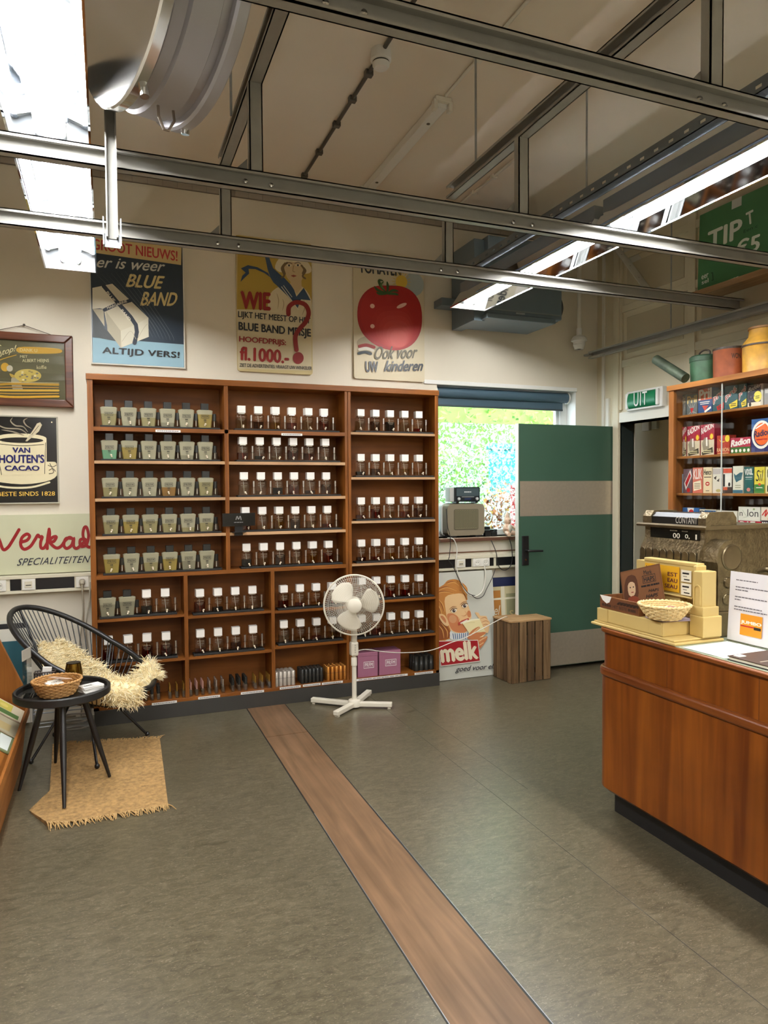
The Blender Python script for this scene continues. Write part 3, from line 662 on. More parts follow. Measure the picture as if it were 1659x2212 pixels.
for (x0, x1, z) in ((XA0, .474, .700), (XA0, .474, .402), (.5, 1.073, .683), (.5, 1.073, .401), (1.099, XB1, .676), (1.099, XB1, .420)): shelf(x0, x1, z, .018)
PAPER = mat('paper_white', rgb(236, 234, 230), .7)
def strip(px0, px1, py0, py1):
    p = at(px0, py0, 'y', BYF - .002); q = at(px1, py1, 'y', BYF - .002); w = q.x - p.x
    r = thing('shelf_label', 'x', 'label', M=wallM(p.x, (p.z + q.z) / 2 - .008, BYF - (.0005 if p.z > .2 else .0065)))
    MB().box(0, w, 0, .016, 0, .0012).build('paper', PAPER, r)
    a = pane_art(w, .016, .0014); a.scribble(6, 94, 36, 66, C(96, 92, 90), 9); a.build('lettering', r); return r
for (a_, lab) in (((336, 390, 930.5, 932), 'white paper strip on the shelf edge under the top row of frosted bottles'), ((608, 653, 938, 939.5), 'white paper strip on the shelf edge under the top row of white capped bottles'),
                  ((328, 382, 1521, 1515), 'white paper strip on the plinth shelf below the gold topped vials by the sheepskin'), ((428, 475, 1508, 1503), 'white paper strip on the plinth shelf below the pink and silver topped vials'), ((520, 570, 1498, 1492), 'white paper strip on the plinth shelf below the black topped vials'),
                  ((604, 649, 1487, 1482), 'white paper strip on the plinth shelf below the silver tubes'), ((654, 692, 1481, 1477), 'white paper strip on the plinth shelf below the black tubes'), ((695, 740, 1477, 1472), 'white paper strip on the plinth shelf below the gold tubes'),
                  ((767, 880, 1468, 1458), 'long white paper strip on the plinth shelf below the pink boxes'), ((895, 935, 1455, 1452), 'white paper strip on the plinth shelf below the black cylinders')):
    tag(strip(*a_), lab, 'label', 'paper strips on the bookcase edges')

# ================================================================== bottles
def frost(name, col, rough=.45):
    return mat(name, rgb(*col), rough, spec=.5, trans=.0, noise=.05, nscale=20)
FR_UP = frost('frosted_glass', (152, 148, 124))
FR_L = [frost('frosted_olive', (134, 126, 86)), frost('frosted_yellow', (140, 122, 58)), frost('frosted_pale', (148, 144, 118)), frost('frosted_amber', (126, 92, 40)), frost('frosted_green', (96, 142, 108)), frost('frosted_grey', (124, 120, 98))]
CLEAR = glassy('bottle_glass', (.93, .91, .87), .0)
LIQ = [glassy('liquid_' + n, c, .0) for n, c in (('straw', (.80, .68, .36)), ('rose', (.62, .22, .14)), ('clear', (.86, .82, .7)), ('red', (.55, .06, .05)), ('plum', (.16, .05, .10)), ('brown', (.45, .24, .10)))]
CAPW = mat('white_cube_cap', rgb(246, 244, 240), .35); CAPB = mat('black_cube_cap', rgb(34, 35, 33), .3)
SILV = mat('silver_cap', rgb(206, 200, 196), .2, metal=.9); INK = C(42, 40, 34)
def rbox(w, d, r, n=3):
    """rounded rectangle outline"""
    o = []
    for (sx, sy, a0) in ((1, 1, 0), (-1, 1, 90), (-1, -1, 180), (1, -1, 270)):
        for i in range(n + 1):
            a = radians(a0 + 90 * i / n); o.append((sx * (w / 2 - r) + r * cos(a), sy * (d / 2 - r) + r * sin(a)))
    return o
def frost_mesh(level):
    mb = MB(); H = .118
    def w(t): return (.083 + .024 * t, .040 + .008 * t)
    ts = [0, level, 1.0]
    for k in range(2):
        mb.cur = 1 if k == 0 else 0
        a = rbox(*w(ts[k]), .008); b = rbox(*w(ts[k + 1]), .008); n = len(a)
        mb.add([(x, y, H * ts[k]) for x, y in a] + [(x, y, H * ts[k + 1]) for x, y in b], [(i, (i + 1) % n, n + (i + 1) % n, n + i) for i in range(n)])
    mb.cur = 1; a = rbox(*w(0), .008); mb.add([(x, y, 0) for x, y in a], [list(range(len(a)))[::-1]])
    mb.cur = 0; a = rbox(*w(1), .008); b = rbox(.085, .036, .01); n = len(a)
    mb.add([(x, y, H) for x, y in a] + [(x, y, H + .006) for x, y in b], [(i, (i + 1) % n, n + (i + 1) % n, n + i) for i in range(n)]); mb.add([(x, y, H + .006) for x, y in b], [list(range(n))])
    return mb.mesh('body', [FR_UP, FR_L[0]], smooth=40)
FM = [frost_mesh(l) for l in (.25, .5, .66, .78)]
_lp = pane_art(.07, .08, 0.0); _lp.text('PRFM', ((16, 68), (84, 68), (16, 86)), INK, .02, 0, 1.25)
for r_ in ((6, 60, 94, 63), (6, 91, 94, 94), (6, 60, 9, 94), (91, 60, 94, 94)): _lp.rect(*r_, INK)
_lp.scribble(36, 64, 38, 48, INK, 2); _lp.rect(36, 26, 64, 29, INK); _lp.rect(40, 18, 60, 20, INK)
LABELME = _lp.mb.mesh('label_print', _lp.mats, 'flatprint')
CAPBME = MB().prism(rbox(.052, .034, .004), 0, .044).mesh('cap', CAPB)
CAPWME = MB().prism(rbox(.056, .050, .003), 0, .050).mesh('cap', CAPW); COLLAR = MB().prism(rbox(.046, .036, .004), 0, .008).mesh('collar', SILV)
tp = MB().tube([(0, 0, 0), (0, -.012, 0)], .005, 8); tp.tube([(0, -.012, .0), (.0, -.020, -.004), (.0, -.024, -.010)], .0045, 8); tp.sphere((0, -.016, .006), .0065, 8, 6)
TAPME = tp.mesh('spigot', mat('spigot_ivory', rgb(226, 212, 190), .3), smooth=60)
cg = MB(); a_ = rbox(.078, .046, .006); cg.prism(a_, 0, .098); cg.prism(rbox(.074, .042, .006), .098, .104, top=rbox(.042, .03, .006)); CGME = cg.mesh('glass', CLEAR, smooth=30)
LQME = [MB().prism(rbox(.068, .036, .004), .006, h).mesh('liquid', LIQ[0]) for h in (.030, .052, .074)]
STRAW = MB().tube([(.004, 0, .008), (-.003, 0, .098)], .0016, 6).mesh('dip_tube', C(232, 226, 214))
# engraved lettering on the clear bottles
_l2 = pane_art(.06, .05, 0.0); GI = C(150, 132, 110)
_l2.text('PRFM', ((14, 66), (86, 66), (14, 90)), GI, .0, 0, 1.2); _l2.scribble(12, 88, 45, 52, GI, 4); _l2.rect(20, 30, 80, 33, GI); _l2.rect(28, 20, 72, 22, GI)
L2ME = _l2.mb.mesh('label_print', _l2.mats, 'flatprint')
TG = MB(); TG.prism(rbox(.038, .026, .005), 0, .052); TG.prism(rbox(.034, .024, .005), .052, .057, top=rbox(.018, .014, .004)); TGME = TG.mesh('glass', CLEAR, smooth=30)
TCS = MB().lathe([(.0085, 0), (.0085, .042), (.006, .044), (0, .044)], 12).mesh('cap', SILV, smooth=40); TCB = MB().lathe([(.0135, 0), (.0135, .046), (.010, .048), (0, .048)], 12).mesh('cap', CAPB, smooth=40)
TNK = MB().tube([(0, 0, .01), (0, 0, .057)], .003, 6).mesh('neck_tube', C(216, 208, 196))
def osl(o, i, m):
    o.material_slots[i].link = 'OBJECT'; o.material_slots[i].material = m
RX90 = Matrix.Rotation(radians(90), 4, 'X')
rnd = random.Random(5)
def frosted(x, z, lab, g, k=None, amber=None):
    r = thing('frosted_bottle', lab, 'perfume bottle', (x, 5.0, z + .012), 0, g)
    b = link('body', rnd.choice(FM), r); osl(b, 1, FR_L[k if k is not None else rnd.choice((0, 1, 2, 2, 5, 0))])
    link('cap', CAPBME, r).location = (0, 0, .124)
    o = link('label_print', LABELME, r); o.matrix_local = Matrix.Translation((-.030, -.0268, .024)) @ Matrix.Rotation(radians(88.2), 4, 'X')
    o.scale = (.86, .86, 1)
    t = link('spigot', TAPME, r); t.location = (rnd.uniform(-.004, .012), -.021, .020); t.rotation_euler = (0, rnd.uniform(-.5, .5), 0)
def clear(x, z, lab, g):
    r = thing('clear_bottle', lab, 'perfume bottle', (x, 5.0, z + .012), rnd.uniform(-.12, .12), g)
    link('glass', CGME, r); link('collar', COLLAR, r).location = (0, 0, .104); link('cap', CAPWME, r).location = (0, 0, .112)
    l = link('liquid', rnd.choice(LQME), r); osl(l, 0, rnd.choice((LIQ[0], LIQ[0], LIQ[2], LIQ[2], LIQ[1], LIQ[1], LIQ[3], LIQ[4], LIQ[5])))
    link('dip_tube', STRAW, r); o = link('label_print', L2ME, r); o.matrix_local = Matrix.Translation((-.030, -.0236, .044)) @ RX90
    t = link('spigot', TAPME, r); t.location = (rnd.uniform(-.01, .02), -.023, .016); t.rotation_euler = (0, rnd.uniform(-.6, .6), 0)
def tester(x, z, lab, g, black):
    r = thing('tester_bottle', lab, 'sample bottle', (x, 4.99, z + .012), rnd.uniform(-.1, .1), g)
    link('glass', TGME, r); link('neck_tube', TNK, r); link('cap', TCB if black else TCS, r).location = (0, 0, .050 if black else .057)
TRAYM = mat('black_tray_felt', rgb(20, 19, 18), .7)
def tray(x0, x1, z, lab):
    o = MB().box(x0, x1, 4.950, 5.035, z, z + .012).build('display_tray', TRAYM, bevel=.002); tag(o, lab, 'tray', 'black bottle trays on the bookcase')
NTH = ('first', 'second', 'third', 'fourth', 'fifth', 'sixth')
ORD = ('top', 'second', 'third', 'fourth', 'fifth', 'sixth')
frow = [.020 + .1235 * i for i in range(6)]
for k, z in enumerate((1.960, 1.741, 1.494, 1.247, .988)):
    w = '%s shelf of frosted bottles' % ORD[k]
    tray(-.034, .735, z, 'black tray under the %s' % w)
    for i, x in enumerate(frow):
        if k == 1 and i == 0: lab = 'green tinted frosted perfume bottle with a black cap on the second shelf of frosted bottles'
        elif k == 2 and i == 3: lab = 'amber filled frosted perfume bottle with a black cap on the third shelf of frosted bottles'
        else: lab = '%s black capped frosted bottle from the middle divider, %s' % (NTH[5 - i], w)
        frosted(x, z, lab, 'frosted bottles, %s row' % ORD[k], 4 if (k, i) == (1, 0) else 3 if (k, i) == (2, 3) else None)
        tester(x + .064, z, '%s black capped sample from the middle divider, %s' % (NTH[5 - i], w), 'black capped samples, %s row' % ORD[k], True)
for k, z in enumerate((1.960, 1.741, 1.494, 1.247, .988)):
    w = '%s shelf of the middle bay' % ORD[k]
    tray(.835 + .008 * k, 1.600 + .004 * k, z, 'black tray on the %s' % w)
    for i in range(6):
        x = .889 + .121 * i + .006 * k
        clear(x, z, '%s white capped clear bottle from the frosted bottles, %s' % (NTH[i], w), 'white capped bottles, middle bay %s row' % ORD[k])
        if not (k == 3 and i == 0): tester(x + .069, z, '%s silver capped sample from the frosted bottles, %s' % (NTH[i], w), 'silver capped samples, middle bay %s row' % ORD[k], False)
for k, z in enumerate((1.966, 1.632, 1.306, .988, .700, .416)):
    w = '%s shelf of the window bay' % ORD[k]
    tray(1.725, 2.365, z, 'black tray on the %s' % w)
    for i in range(5):
        x = 1.777 + .1195 * i
        clear(x, z, '%s white capped bottle from the window, %s' % (NTH[4 - i], w), 'white capped bottles, window bay %s row' % ORD[k])
        tester(x + .066 if i < 4 else x + .062, z, '%s silver capped sample from the window, %s' % (NTH[4 - i], w), 'silver capped samples, window bay %s row' % ORD[k], False)
for (x0, z1, z2, nm, n, f) in ((-.011, .700, .402, 'bay behind the chair', 4, 2), (.584, .683, .401, 'bay between chair and fan', 4, 0), (1.176, .676, .420, 'bay behind the fan', 4, 0)):
    for k, z in enumerate((z1, z2)):
        w = '%s shelf of the %s' % (('upper', 'lower')[k], nm)
        tray(x0 - .05, x0 + .44, z, 'black tray on the %s' % w)
        for i in range(n):
            x = x0 + .1225 * i
            if f and k == 0 and i < 2:
                frosted(x, z, '%s dark frosted bottle from the bookcase side, %s' % (NTH[i], w), 'frosted bottles, low bay', 5); tester(x + .061, z, '%s black capped sample from the bookcase side, %s' % (NTH[i], w), 'black capped samples, low bay', True)
            else:
                clear(x, z, '%s white capped bottle towards the window, %s' % (NTH[i], w), 'white capped bottles, %s' % w); tester(x + .064, z, '%s silver capped sample towards the window, %s' % (NTH[i], w), 'silver capped samples, %s' % w, False)
# ------------------------------------------------------------------ vials, tubes and boxes on the bottom board
VGLASS = glassy('vial_glass', (.90, .90, .87), .10)
VG = MB().prism(rbox(.022, .022, .004), 0, .045).mesh('glass', VGLASS)
capm = {'gold': mat('gold_cap', rgb(190, 146, 66), .25, metal=.8), 'pink': mat('pink_cap', rgb(206, 160, 150), .3, metal=.5), 'silver': SILV, 'black': CAPB}
VC = {k: MB().lathe([((.011 if k == 'black' else .0055), 0), ((.011 if k == 'black' else .0055), .05), (0, .052)], 10).mesh('cap', m, smooth=40) for k, m in capm.items()}
ZB = .122
def vials(px0, px1, kind, cols, rows, lab, y0=4.975):
    x0 = at(px0, 1480, 'y', y0).x; x1 = at(px1, 1480, 'y', y0).x
    for i in range(cols):
        for j in range(rows):
            r = thing('vial', lab, 'vial', (x0 + (x1 - x0) * i / max(cols - 1, 1), y0 + j * .034, ZB), 0, 'vials: ' + lab)
            link('glass', VG, r); link('cap', VC[kind], r).location = (0, 0, .045)
vials(300, 342, 'black', 4, 3, 'small clear vial with a tall black cap beside the sheepskin')
vials(367, 397, 'gold', 3, 3, 'small clear vial with a gold cap in the bay behind the chair')
vials(412, 438, 'pink', 3, 4, 'small clear vial with a pink cap on the bottom board')
vials(453, 482, 'silver', 3, 4, 'small clear vial with a silver cap on the bottom board')
vials(503, 531, 'black', 3, 4, 'small clear vial with a black cap between silver and gold topped vials')
vials(552, 582, 'gold', 3, 4, 'small clear vial with a gold cap beside the silver tubes')
TB = {k: MB().lathe([(.0145, 0), (.0145, .10), (.012, .103), (0, .103)], 14).mesh('tube_shell', m, smooth=40) for k, m in (('silver', mat('matt_silver_tube', rgb(196, 190, 180), .35, metal=.5)), ('black', CAPB), ('gold', mat('gold_tube', rgb(196, 134, 62), .3, metal=.7)))}
BND = MB().lathe([(.0148, .055), (.0148, .057)], 14).mesh('joint_ring', C(70, 64, 56))
def tubes(px0, px1, kind, cols, rows, lab, y0=4.985):
    x0 = at(px0, 1460, 'y', y0).x; x1 = at(px1, 1460, 'y', y0).x
    for i in range(cols):
        for j in range(rows):
            r = thing('spray_tube', lab, 'spray tube', (x0 + (x1 - x0) * i / max(cols - 1, 1) , y0 + j * .031, ZB), 0, 'spray tubes: ' + lab)
            link('tube_shell', TB[kind], r); link('joint_ring', BND, r)
tubes(597, 633, 'silver', 5, 4, 'matt silver spray tube in the low bay behind the fan')
tubes(653, 694, 'black', 6, 4, 'black spray tube between the silver and gold tubes')
tubes(709, 745, 'gold', 5, 4, 'gold spray tube in the low bay behind the fan')
CY = MB().lathe([(.021, 0), (.021, .06), (.018, .064), (.018, .112), (.0, .115)], 16).mesh('cylinder_shell', CAPB, smooth=40)
for i in range(4):
    for j in range(3):
        x0 = BX1 - .03 - .0212 - 3 * .0425
        r = thing('black_cylinder', 'black cylinder flacon on the bottom board beside the pink boxes', 'flacon', (x0 + i * .0425, 4.985 + j * .046, ZB), 0, 'black cylinder flacons'); link('cylinder_shell', CY, r)
PINK = mat('pink_carton', rgb(166, 108, 134), .4, noise=.05, nscale=6)
for (px0, px1, lab) in ((773, 816, 'pink gift box with a lettered label, the one behind the fan pole'), (819, 865, 'pink gift box with a lettered label beside the black cylinders')):
    x0 = at(px0, 1455, 'y', 4.965).x; x1 = at(px1, 1455, 'y', 4.965).x; w = x1 - x0; h = .185
    r = thing('gift_box', lab, 'box', M=wallM(x0, ZB, 4.962), group='pink gift boxes')
    MB().box(0, w, 0, h, -.13, 0).build('carton', PINK, r, bevel=.002); MB().box(-.001, w + .001, h - .028, h + .001, -.131, .001).build('lid', PINK, r, bevel=.002)
    a = pane_art(w, h); WH = C(238, 228, 232)
    for r_ in ((28, 36, 80, 38.5), (28, 61, 80, 63.5), (28, 36, 30, 63.5), (78, 36, 80, 63.5)): a.rect(*r_, WH)
    a.text('PRFM', ((34, 42), (74, 42), (34, 58)), WH, .03, 0, 1.1); a.build('lettering', r, .0012)
# small black card holder in front of the bookcase divider
P = at(516, 1130, 'y', 4.93)
ch = thing('card_holder', 'black card holder clipped to the middle bay shelf', 'card holder', M=Matrix.Translation((P.x, 4.925, 1.247)) @ Matrix.Rotation(.18, 4, 'Z') @ wallM(0, 0, 0))
MB().box(-.118, .118, .045, .135, -.004, .004).build('card', mat('black_gloss_card', rgb(8, 8, 9), .25), ch); MB().box(-.03, .03, 0, .06, -.012, -.004).build('stand', BLACK, ch, bevel=.004); MB().box(-.045, .045, .0, .006, -.026, .02).box(-.03, .03, -.022, .0, -.0135, -.008).build('foot', BLACK, ch)
a = pane_art(.236, .09); a.stroke([(40, 50), (44, 78), (48, 52), (53, 78), (56, 48)], 3, C(120, 118, 116)); a.scribble(34, 62, 26, 32, C(110, 108, 106), 3); o = a.build('lettering', ch, .0045); o.location = (-.118, .045, .0045)
# ================================================================== posters and signs on the back wall
YW = YB - .001
def board(name, label, x, z, w, h, t, m, rad=.0, cat='sign', frame_m=None, fw=.012, y=YW):
    r = thing(name, label, cat, M=wallM(x, z, y - t))
    if rad: pl = [(w / 2 + p[0], h / 2 + p[1]) for p in rbox(w, h, rad, 4)]; MB().prism(pl, -t, 0).build('panel', m, r)
    else: MB().box(0, w, 0, h, -t, 0).build('panel', m, r)
    if frame_m:
        f = MB(); f.box(-fw, w + fw, -fw, 0, -t, .006); f.box(-fw, w + fw, h, h + fw, -t, .006); f.box(-fw, 0, 0, h, -t, .006); f.box(w, w + fw, 0, h, -t, .006); f.build('edge_frame', frame_m, r, bevel=.002)
    return r
# ---- dark blue margarine poster
NAVY = C(44, 58, 74, .4); BUT = C(226, 208, 148, .45); OFFW = C(226, 222, 204, .45)
r = board('margarine_poster', 'dark blue poster with a wrapped butter packet hanging above the bookcase', -.075, 2.412, .60, .94, .014, NAVY, cat='poster', frame_m=mat('white_poster_frame', rgb(224, 222, 212), .4), fw=.009)
a = Art((690, 1045), (1362, 1075), (672, -12), .60, .94)
a.poly([(672, -12), (1345, -12), (1337, 268), (690, 215)], C(222, 198, 142)); a.poly([(690, 855), (1358, 892), (1362, 1075), (690, 1045)], C(150, 188, 206))
a.text('GROOT NIEUWS!', ((690, 190), (1310, 240), (690, 110)), C(196, 62, 66), .02, 0, 1.0)
a.text('er is weer', ((720, 325), (1215, 330), (722, 245)), C(222, 224, 218), .012, .35)
a.text('BLUE', ((925, 462), (1200, 465), (940, 360)), BUT, .03, .22); a.text('BAND', ((1030, 600), (1300, 592), (1045, 492)), BUT, .03, .22)
for k in range(8):
    a.stroke([(720 + k * 34, 380 - k * 6), (980 + k * 38, 640 + k * 20), (1100 + k * 26, 840 + k * 4)], 5 - (k % 3), C(92, 104, 114), True)
a.poly([(690, 640), (780, 790), (860, 880), (690, 850)], C(70, 76, 80))
PK = C(214, 208, 186); PK2 = C(190, 184, 162); PK3 = C(232, 228, 210)
a.poly([(690, 482), (830, 443), (950, 555), (1090, 690), (1095, 840), (890, 930), (800, 800), (770, 640), (690, 620)], PK)
a.poly([(690, 482), (770, 465), (860, 590), (768, 630), (690, 640)], PK3); a.poly([(785, 655), (890, 800), (890, 925), (795, 800)], PK2); a.poly([(890, 800), (1005, 745), (1092, 690), (1092, 840), (900, 925)], C(224, 220, 202))
a.poly([(690, 640), (768, 640), (775, 770)], PK2)
a.stroke([(770, 465), (860, 575), (1000, 750), (990, 890)], 30, C(40, 50, 66), n=3); a.stroke([(775, 645), (860, 600), (960, 565)], 26, C(40, 50, 66), n=3)
a.text('BLUE', ((785, 512), (840, 582), (800, 500)), PK3, .02); a.text('BAND', ((888, 645), (950, 722), (905, 632)), PK3, .02); a.text('MARGARINE', ((796, 640), (938, 578), (790, 622)), PK3, .02)
for s_ in (((900, 880), (960, 800), (1000, 860)), ((1010, 860), (1060, 770), (1085, 740))): a.stroke(s_, 3, PK2)
a.text('ALTIJD VERS!', ((757, 988), (1325, 1015), (760, 925)), C(30, 32, 36), .03, 0, 1.05)
a.build('printed_picture', r)
# ---- girl with scarf
r = board('sailor_girl_poster', 'mustard enamel sign with a girl in a sailor scarf and a red question mark', .900, 2.409, .565, .98, .018, C(206, 190, 140), .02)
a = Art((115, 1108), (680, 1142), (90, 95), .565, .98)
TAN = C(184, 156, 66, .4); RED = C(150, 36, 34, .4); INKB = C(34, 38, 46, .4); CRM = C(214, 202, 168, .4); SKIN = C(206, 182, 140); SCF = C(52, 76, 106)
a.poly([(104, 215), (664, 285), (668, 640), (104, 650)], TAN); a.poly([(90, 100), (660, 160), (664, 290), (92, 225)], C(190, 166, 84)); a.poly([(104, 650), (668, 640), (668, 1110), (118, 1090)], CRM)
a.text('BLAUWBAND', ((130, 160), (470, 195), (132, 128)), C(96, 60, 40), .02)
a.poly([(330, 655), (345, 530), (420, 465), (520, 440), (600, 470), (660, 560), (664, 690), (640, 720), (480, 700), (360, 660)], C(218, 206, 174), 3)
for s_ in (((395, 520), (410, 570), (405, 640)), ((440, 560), (450, 600), (440, 650)), ((600, 560), (610, 620), (590, 680))): a.stroke(s_, 7, C(176, 158, 124), True)
a.poly([(305, 250), (335, 250), (365, 330), (440, 395), (370, 440), (345, 400), (325, 340)], SCF); a.poly([(345, 400), (300, 370), (235, 345), (185, 345), (190, 380), (160, 410), (128, 445), (140, 400), (165, 375), (130, 345), (180, 318), (250, 330), (330, 370)], SCF)
a.poly([(370, 440), (440, 390), (520, 470), (545, 540), (600, 470), (655, 565), (580, 560), (555, 630), (480, 540), (400, 465)], SCF)
a.poly([(450, 275), (590, 285), (600, 350), (580, 420), (535, 445), (480, 410), (455, 350)], SKIN, 3); a.poly([(490, 400), (580, 410), (585, 470), (548, 520), (500, 450)], SKIN)
a.poly([(380, 330), (405, 262), (470, 225), (570, 235), (640, 285), (655, 345), (600, 360), (592, 300), (500, 275), (445, 300), (430, 360)], C(224, 214, 184), 3)
HAIR = C(112, 92, 62)
for s_ in (((455, 290), (430, 330), (450, 380), (430, 400)), ((470, 285), (442, 320), (455, 370)), ((588, 310), (612, 340), (590, 380), (610, 398)), ((580, 300), (600, 330), (590, 360))): a.stroke(s_, 14, HAIR)
for (x, y) in ((485, 305), (552, 300)): a.disc((x, y), 20, 9, C(232, 224, 200)); a.disc((x, y), 8, 8, C(46, 44, 44)); a.stroke([(x - 24, y - 14), (x, y - 22), (x + 22, y - 14)], 5, C(74, 58, 44))
a.stroke([(520, 305), (514, 345), (528, 352)], 5, C(150, 122, 86)); a.poly([(498, 382), (520, 374), (545, 382), (520, 394)], C(150, 74, 60)); a.stroke([(430, 470), (500, 560), (560, 640)], 5, C(232, 228, 214)); a.stroke([(445, 460), (510, 545)], 4, C(232, 228, 214))
a.text('WIE', ((130, 650), (352, 655), (128, 512)), RED, .05)
a.text('LIJKT HET MEEST OP HET', ((113, 722), (655, 760), (113, 662)), INKB, .022, 0, 1.0); a.text('BLUE BAND MEISJE', ((118, 822), (662, 866), (116, 742)), INKB, .034, 0, 1.0)
a.text('HOOFDPRIJS:', ((122, 903), (470, 928), (122, 848)), RED, .03, 0, .95); a.text('fl.1000.-', ((128, 1030), (495, 1058), (128, 925)), RED, .04, 0, 1.0)
a.text('ZIET DE ADVERTENTIES. VRAAGT UW WINKELIER', ((128, 1078), (672, 1104), (128, 1052)), INKB, .015, 0, .95)
Q = C(142, 34, 34, .4); a.stroke([(485, 678), (490, 620), (540, 585), (610, 600), (640, 660), (620, 730), (570, 790), (540, 850), (550, 950)], 34, Q); a.disc((564, 1012), 42, 46, Q)
a.build('printed_picture', r)
# ---- tomato
r = board('tomato_sign', 'cream enamel sign with one big red tomato', 1.796, 2.400, .60, .985, .018, C(214, 204, 176), .02)
a = Art((970, 1165), (1502, 1195), (968, 205), .60, .985)
a.disc((1420, 440), 78, 90, C(170, 184, 186)); a.text('TOMATEN', ((1010, 375), (1325, 385), (1005, 290)), INKB, .04)
SUN = C(218, 186, 70); a.disc((1325, 425), 45, 50, SUN)
for k in range(18):
    t = 2 * pi * k / 18; a.stroke([(1325 + 45 * cos(t), 425 + 48 * sin(t)), (1325 + 74 * cos(t), 425 + 78 * sin(t))], 5, SUN, True, 2)
TOM = [(995, 700), (1005, 600), (1050, 520), (1120, 472), (1220, 460), (1330, 462), (1410, 500), (1465, 580), (1482, 690), (1470, 800), (1420, 890), (1340, 940), (1240, 950), (1130, 915), (1050, 850), (1010, 780)]
a.disc((1090, 900), 100, 55, C(178, 166, 142)); a.poly(TOM, C(166, 30, 28, .5), 3)
def shr(pts, f, dx=0, dy=0): return [(1240 + (x - 1240) * f + dx, 700 + (y - 700) * f + dy) for x, y in pts]
a.poly(shr(TOM, .93, 5, -10), C(176, 33, 30, .5), 3)
for q in range(6): a.poly(shr(TOM, .66 - .08 * q, 20 + 8 * q, 70 + 18 * q), C(180 + 5 * q, 38 + 9 * q, 33 + 8 * q, .5), 3)
for (c, rx, ry, rot) in (((1105, 620), 17, 17, 0), ((1105, 772), 16, 16, 0), ((1325, 608), 42, 14, -.45)): a.disc(c, rx, ry, C(238, 196, 180), rot=rot)
GRN = C(58, 92, 44)
for s_ in (((1215, 520), (1150, 500), (1120, 470)), ((1215, 520), (1170, 470), (1155, 425), (1185, 425)), ((1215, 520), (1220, 470), (1215, 430)), ((1215, 520), (1260, 495), (1300, 500)), ((1215, 525), (1270, 520), (1300, 528)), ((1215, 525), (1160, 525), (1135, 515))): a.stroke(s_, 20, GRN, True)
a.stroke([(1190, 430), (1170, 460), (1200, 500)], 14, C(96, 130, 70), True)
a.stroke([(1010, 925), (1060, 915), (1115, 930)], 24, C(150, 44, 44)); a.stroke([(1008, 950), (1055, 940), (1105, 955)], 22, C(226, 222, 212)); a.stroke([(1004, 978), (1050, 968), (1090, 980)], 22, C(58, 66, 72))
a.text('Ook voor', ((1115, 1025), (1440, 1010), (1125, 925)), C(116, 112, 100), .02, .3); a.text('UW', ((1050, 1120), (1145, 1122), (1050, 1035)), INKB, .05); a.text('kinderen', ((1188, 1115), (1485, 1110), (1195, 1030)), INKB, .03, .3)
a.build('printed_picture', r)
# ---- framed chalk-style picture
r = thing('framed_picture', 'dark olive painting in a brown wooden frame hanging by a cord', 'picture', M=wallM(-.815, 2.100, YW - .03))
FW, FH = .62, .478
MAH = wood('mahogany_frame', rgb(72, 40, 26), rgb(104, 60, 38), .3, axis=0, scale=3, stretch=12)
MB().box(.03, FW - .03, .03, FH - .03, -.02, -.006).build('picture_panel', C(84, 80, 50, .5), r)
FQ = .068
def fp(pts, n): MB().prism(pts, -.028, .012).build('frame_rail', MAH, r, bevel=.006)
fp([(0, 0), (FW, 0), (FW - FQ * .75, FQ * .75), (FQ * .75, FQ * .75)], 0); fp([(0, FH), (FQ * .75, FH - FQ * .75), (FW - FQ * .75, FH - FQ * .75), (FW, FH)], 0); fp([(0, 0), (FQ * .75, FQ * .75), (FQ * .75, FH - FQ * .75), (0, FH)], 0); fp([(FW, 0), (FW, FH), (FW - FQ * .75, FH - FQ * .75), (FW - FQ * .75, FQ * .75)], 0)
MB().tube([(.14, FH - .002, -.01), (.33, FH + .052, -.01)], .0022, 6).tube([(.33, FH + .052, -.01), (.50, FH - .002, -.01)], .0022, 6).build('cord', C(96, 84, 70), r); MB().sphere((.33, FH + .055, -.012), .008, 8, 6).build('nail', C(60, 54, 48), r)
a = Art((-306, 952), (868, 1003), (-306, 65), .62, .478, -.0058)
GOLD = C(206, 160, 44); PALE = C(224, 214, 168)
a.stroke([(60, 250), (30, 235), (10, 270), (50, 320), (60, 370), (30, 375)], 9, PALE); a.text('top!', ((70, 385), (225, 330), (75, 290)), PALE, .01, .3); a.stroke([(0, 440), (110, 395), (225, 358)], 10, GOLD)
a.poly([(250, 265), (480, 258), (715, 275), (720, 325), (480, 338), (255, 330)], GOLD, 3); a.text('DANK U', ((268, 315), (460, 320), (268, 275)), PALE, .0)
a.text('MET', ((268, 390), (350, 390), (268, 360)), PALE); a.text('ALBERT HEIJNS', ((290, 455), (590, 450), (290, 405)), PALE); a.text('koffie', ((450, 525), (560, 522), (450, 480)), PALE)
a.disc((100, 505), 46, 52, GOLD); a.disc((150, 520), 34, 38, C(196, 190, 176)); a.poly([(150, 580), (215, 610), (290, 660), (255, 690), (190, 650), (155, 610)], C(190, 158, 66), 3); a.poly([(165, 640), (235, 650), (290, 770), (220, 790), (180, 780)], C(170, 162, 140), 3)
a.disc((350, 605), 150, 80, C(206, 182, 92))
for k in range(22): a.disc((235 + 230 * random.random(), 550 + 110 * random.random()), 16, 10, C(*random.choice(((232, 222, 180), (150, 130, 70), (120, 116, 110)))), 8)
for k in range(5): a.stroke([(-190, 700 + k * 36), (0, 715 + k * 34), (200, 705 + k * 40), (690, 715 + k * 36)], 26 - (k % 2) * 12, C(*((196, 150, 40), (170, 126, 40), (206, 166, 52), (180, 140, 40), (214, 164, 30))[k]))
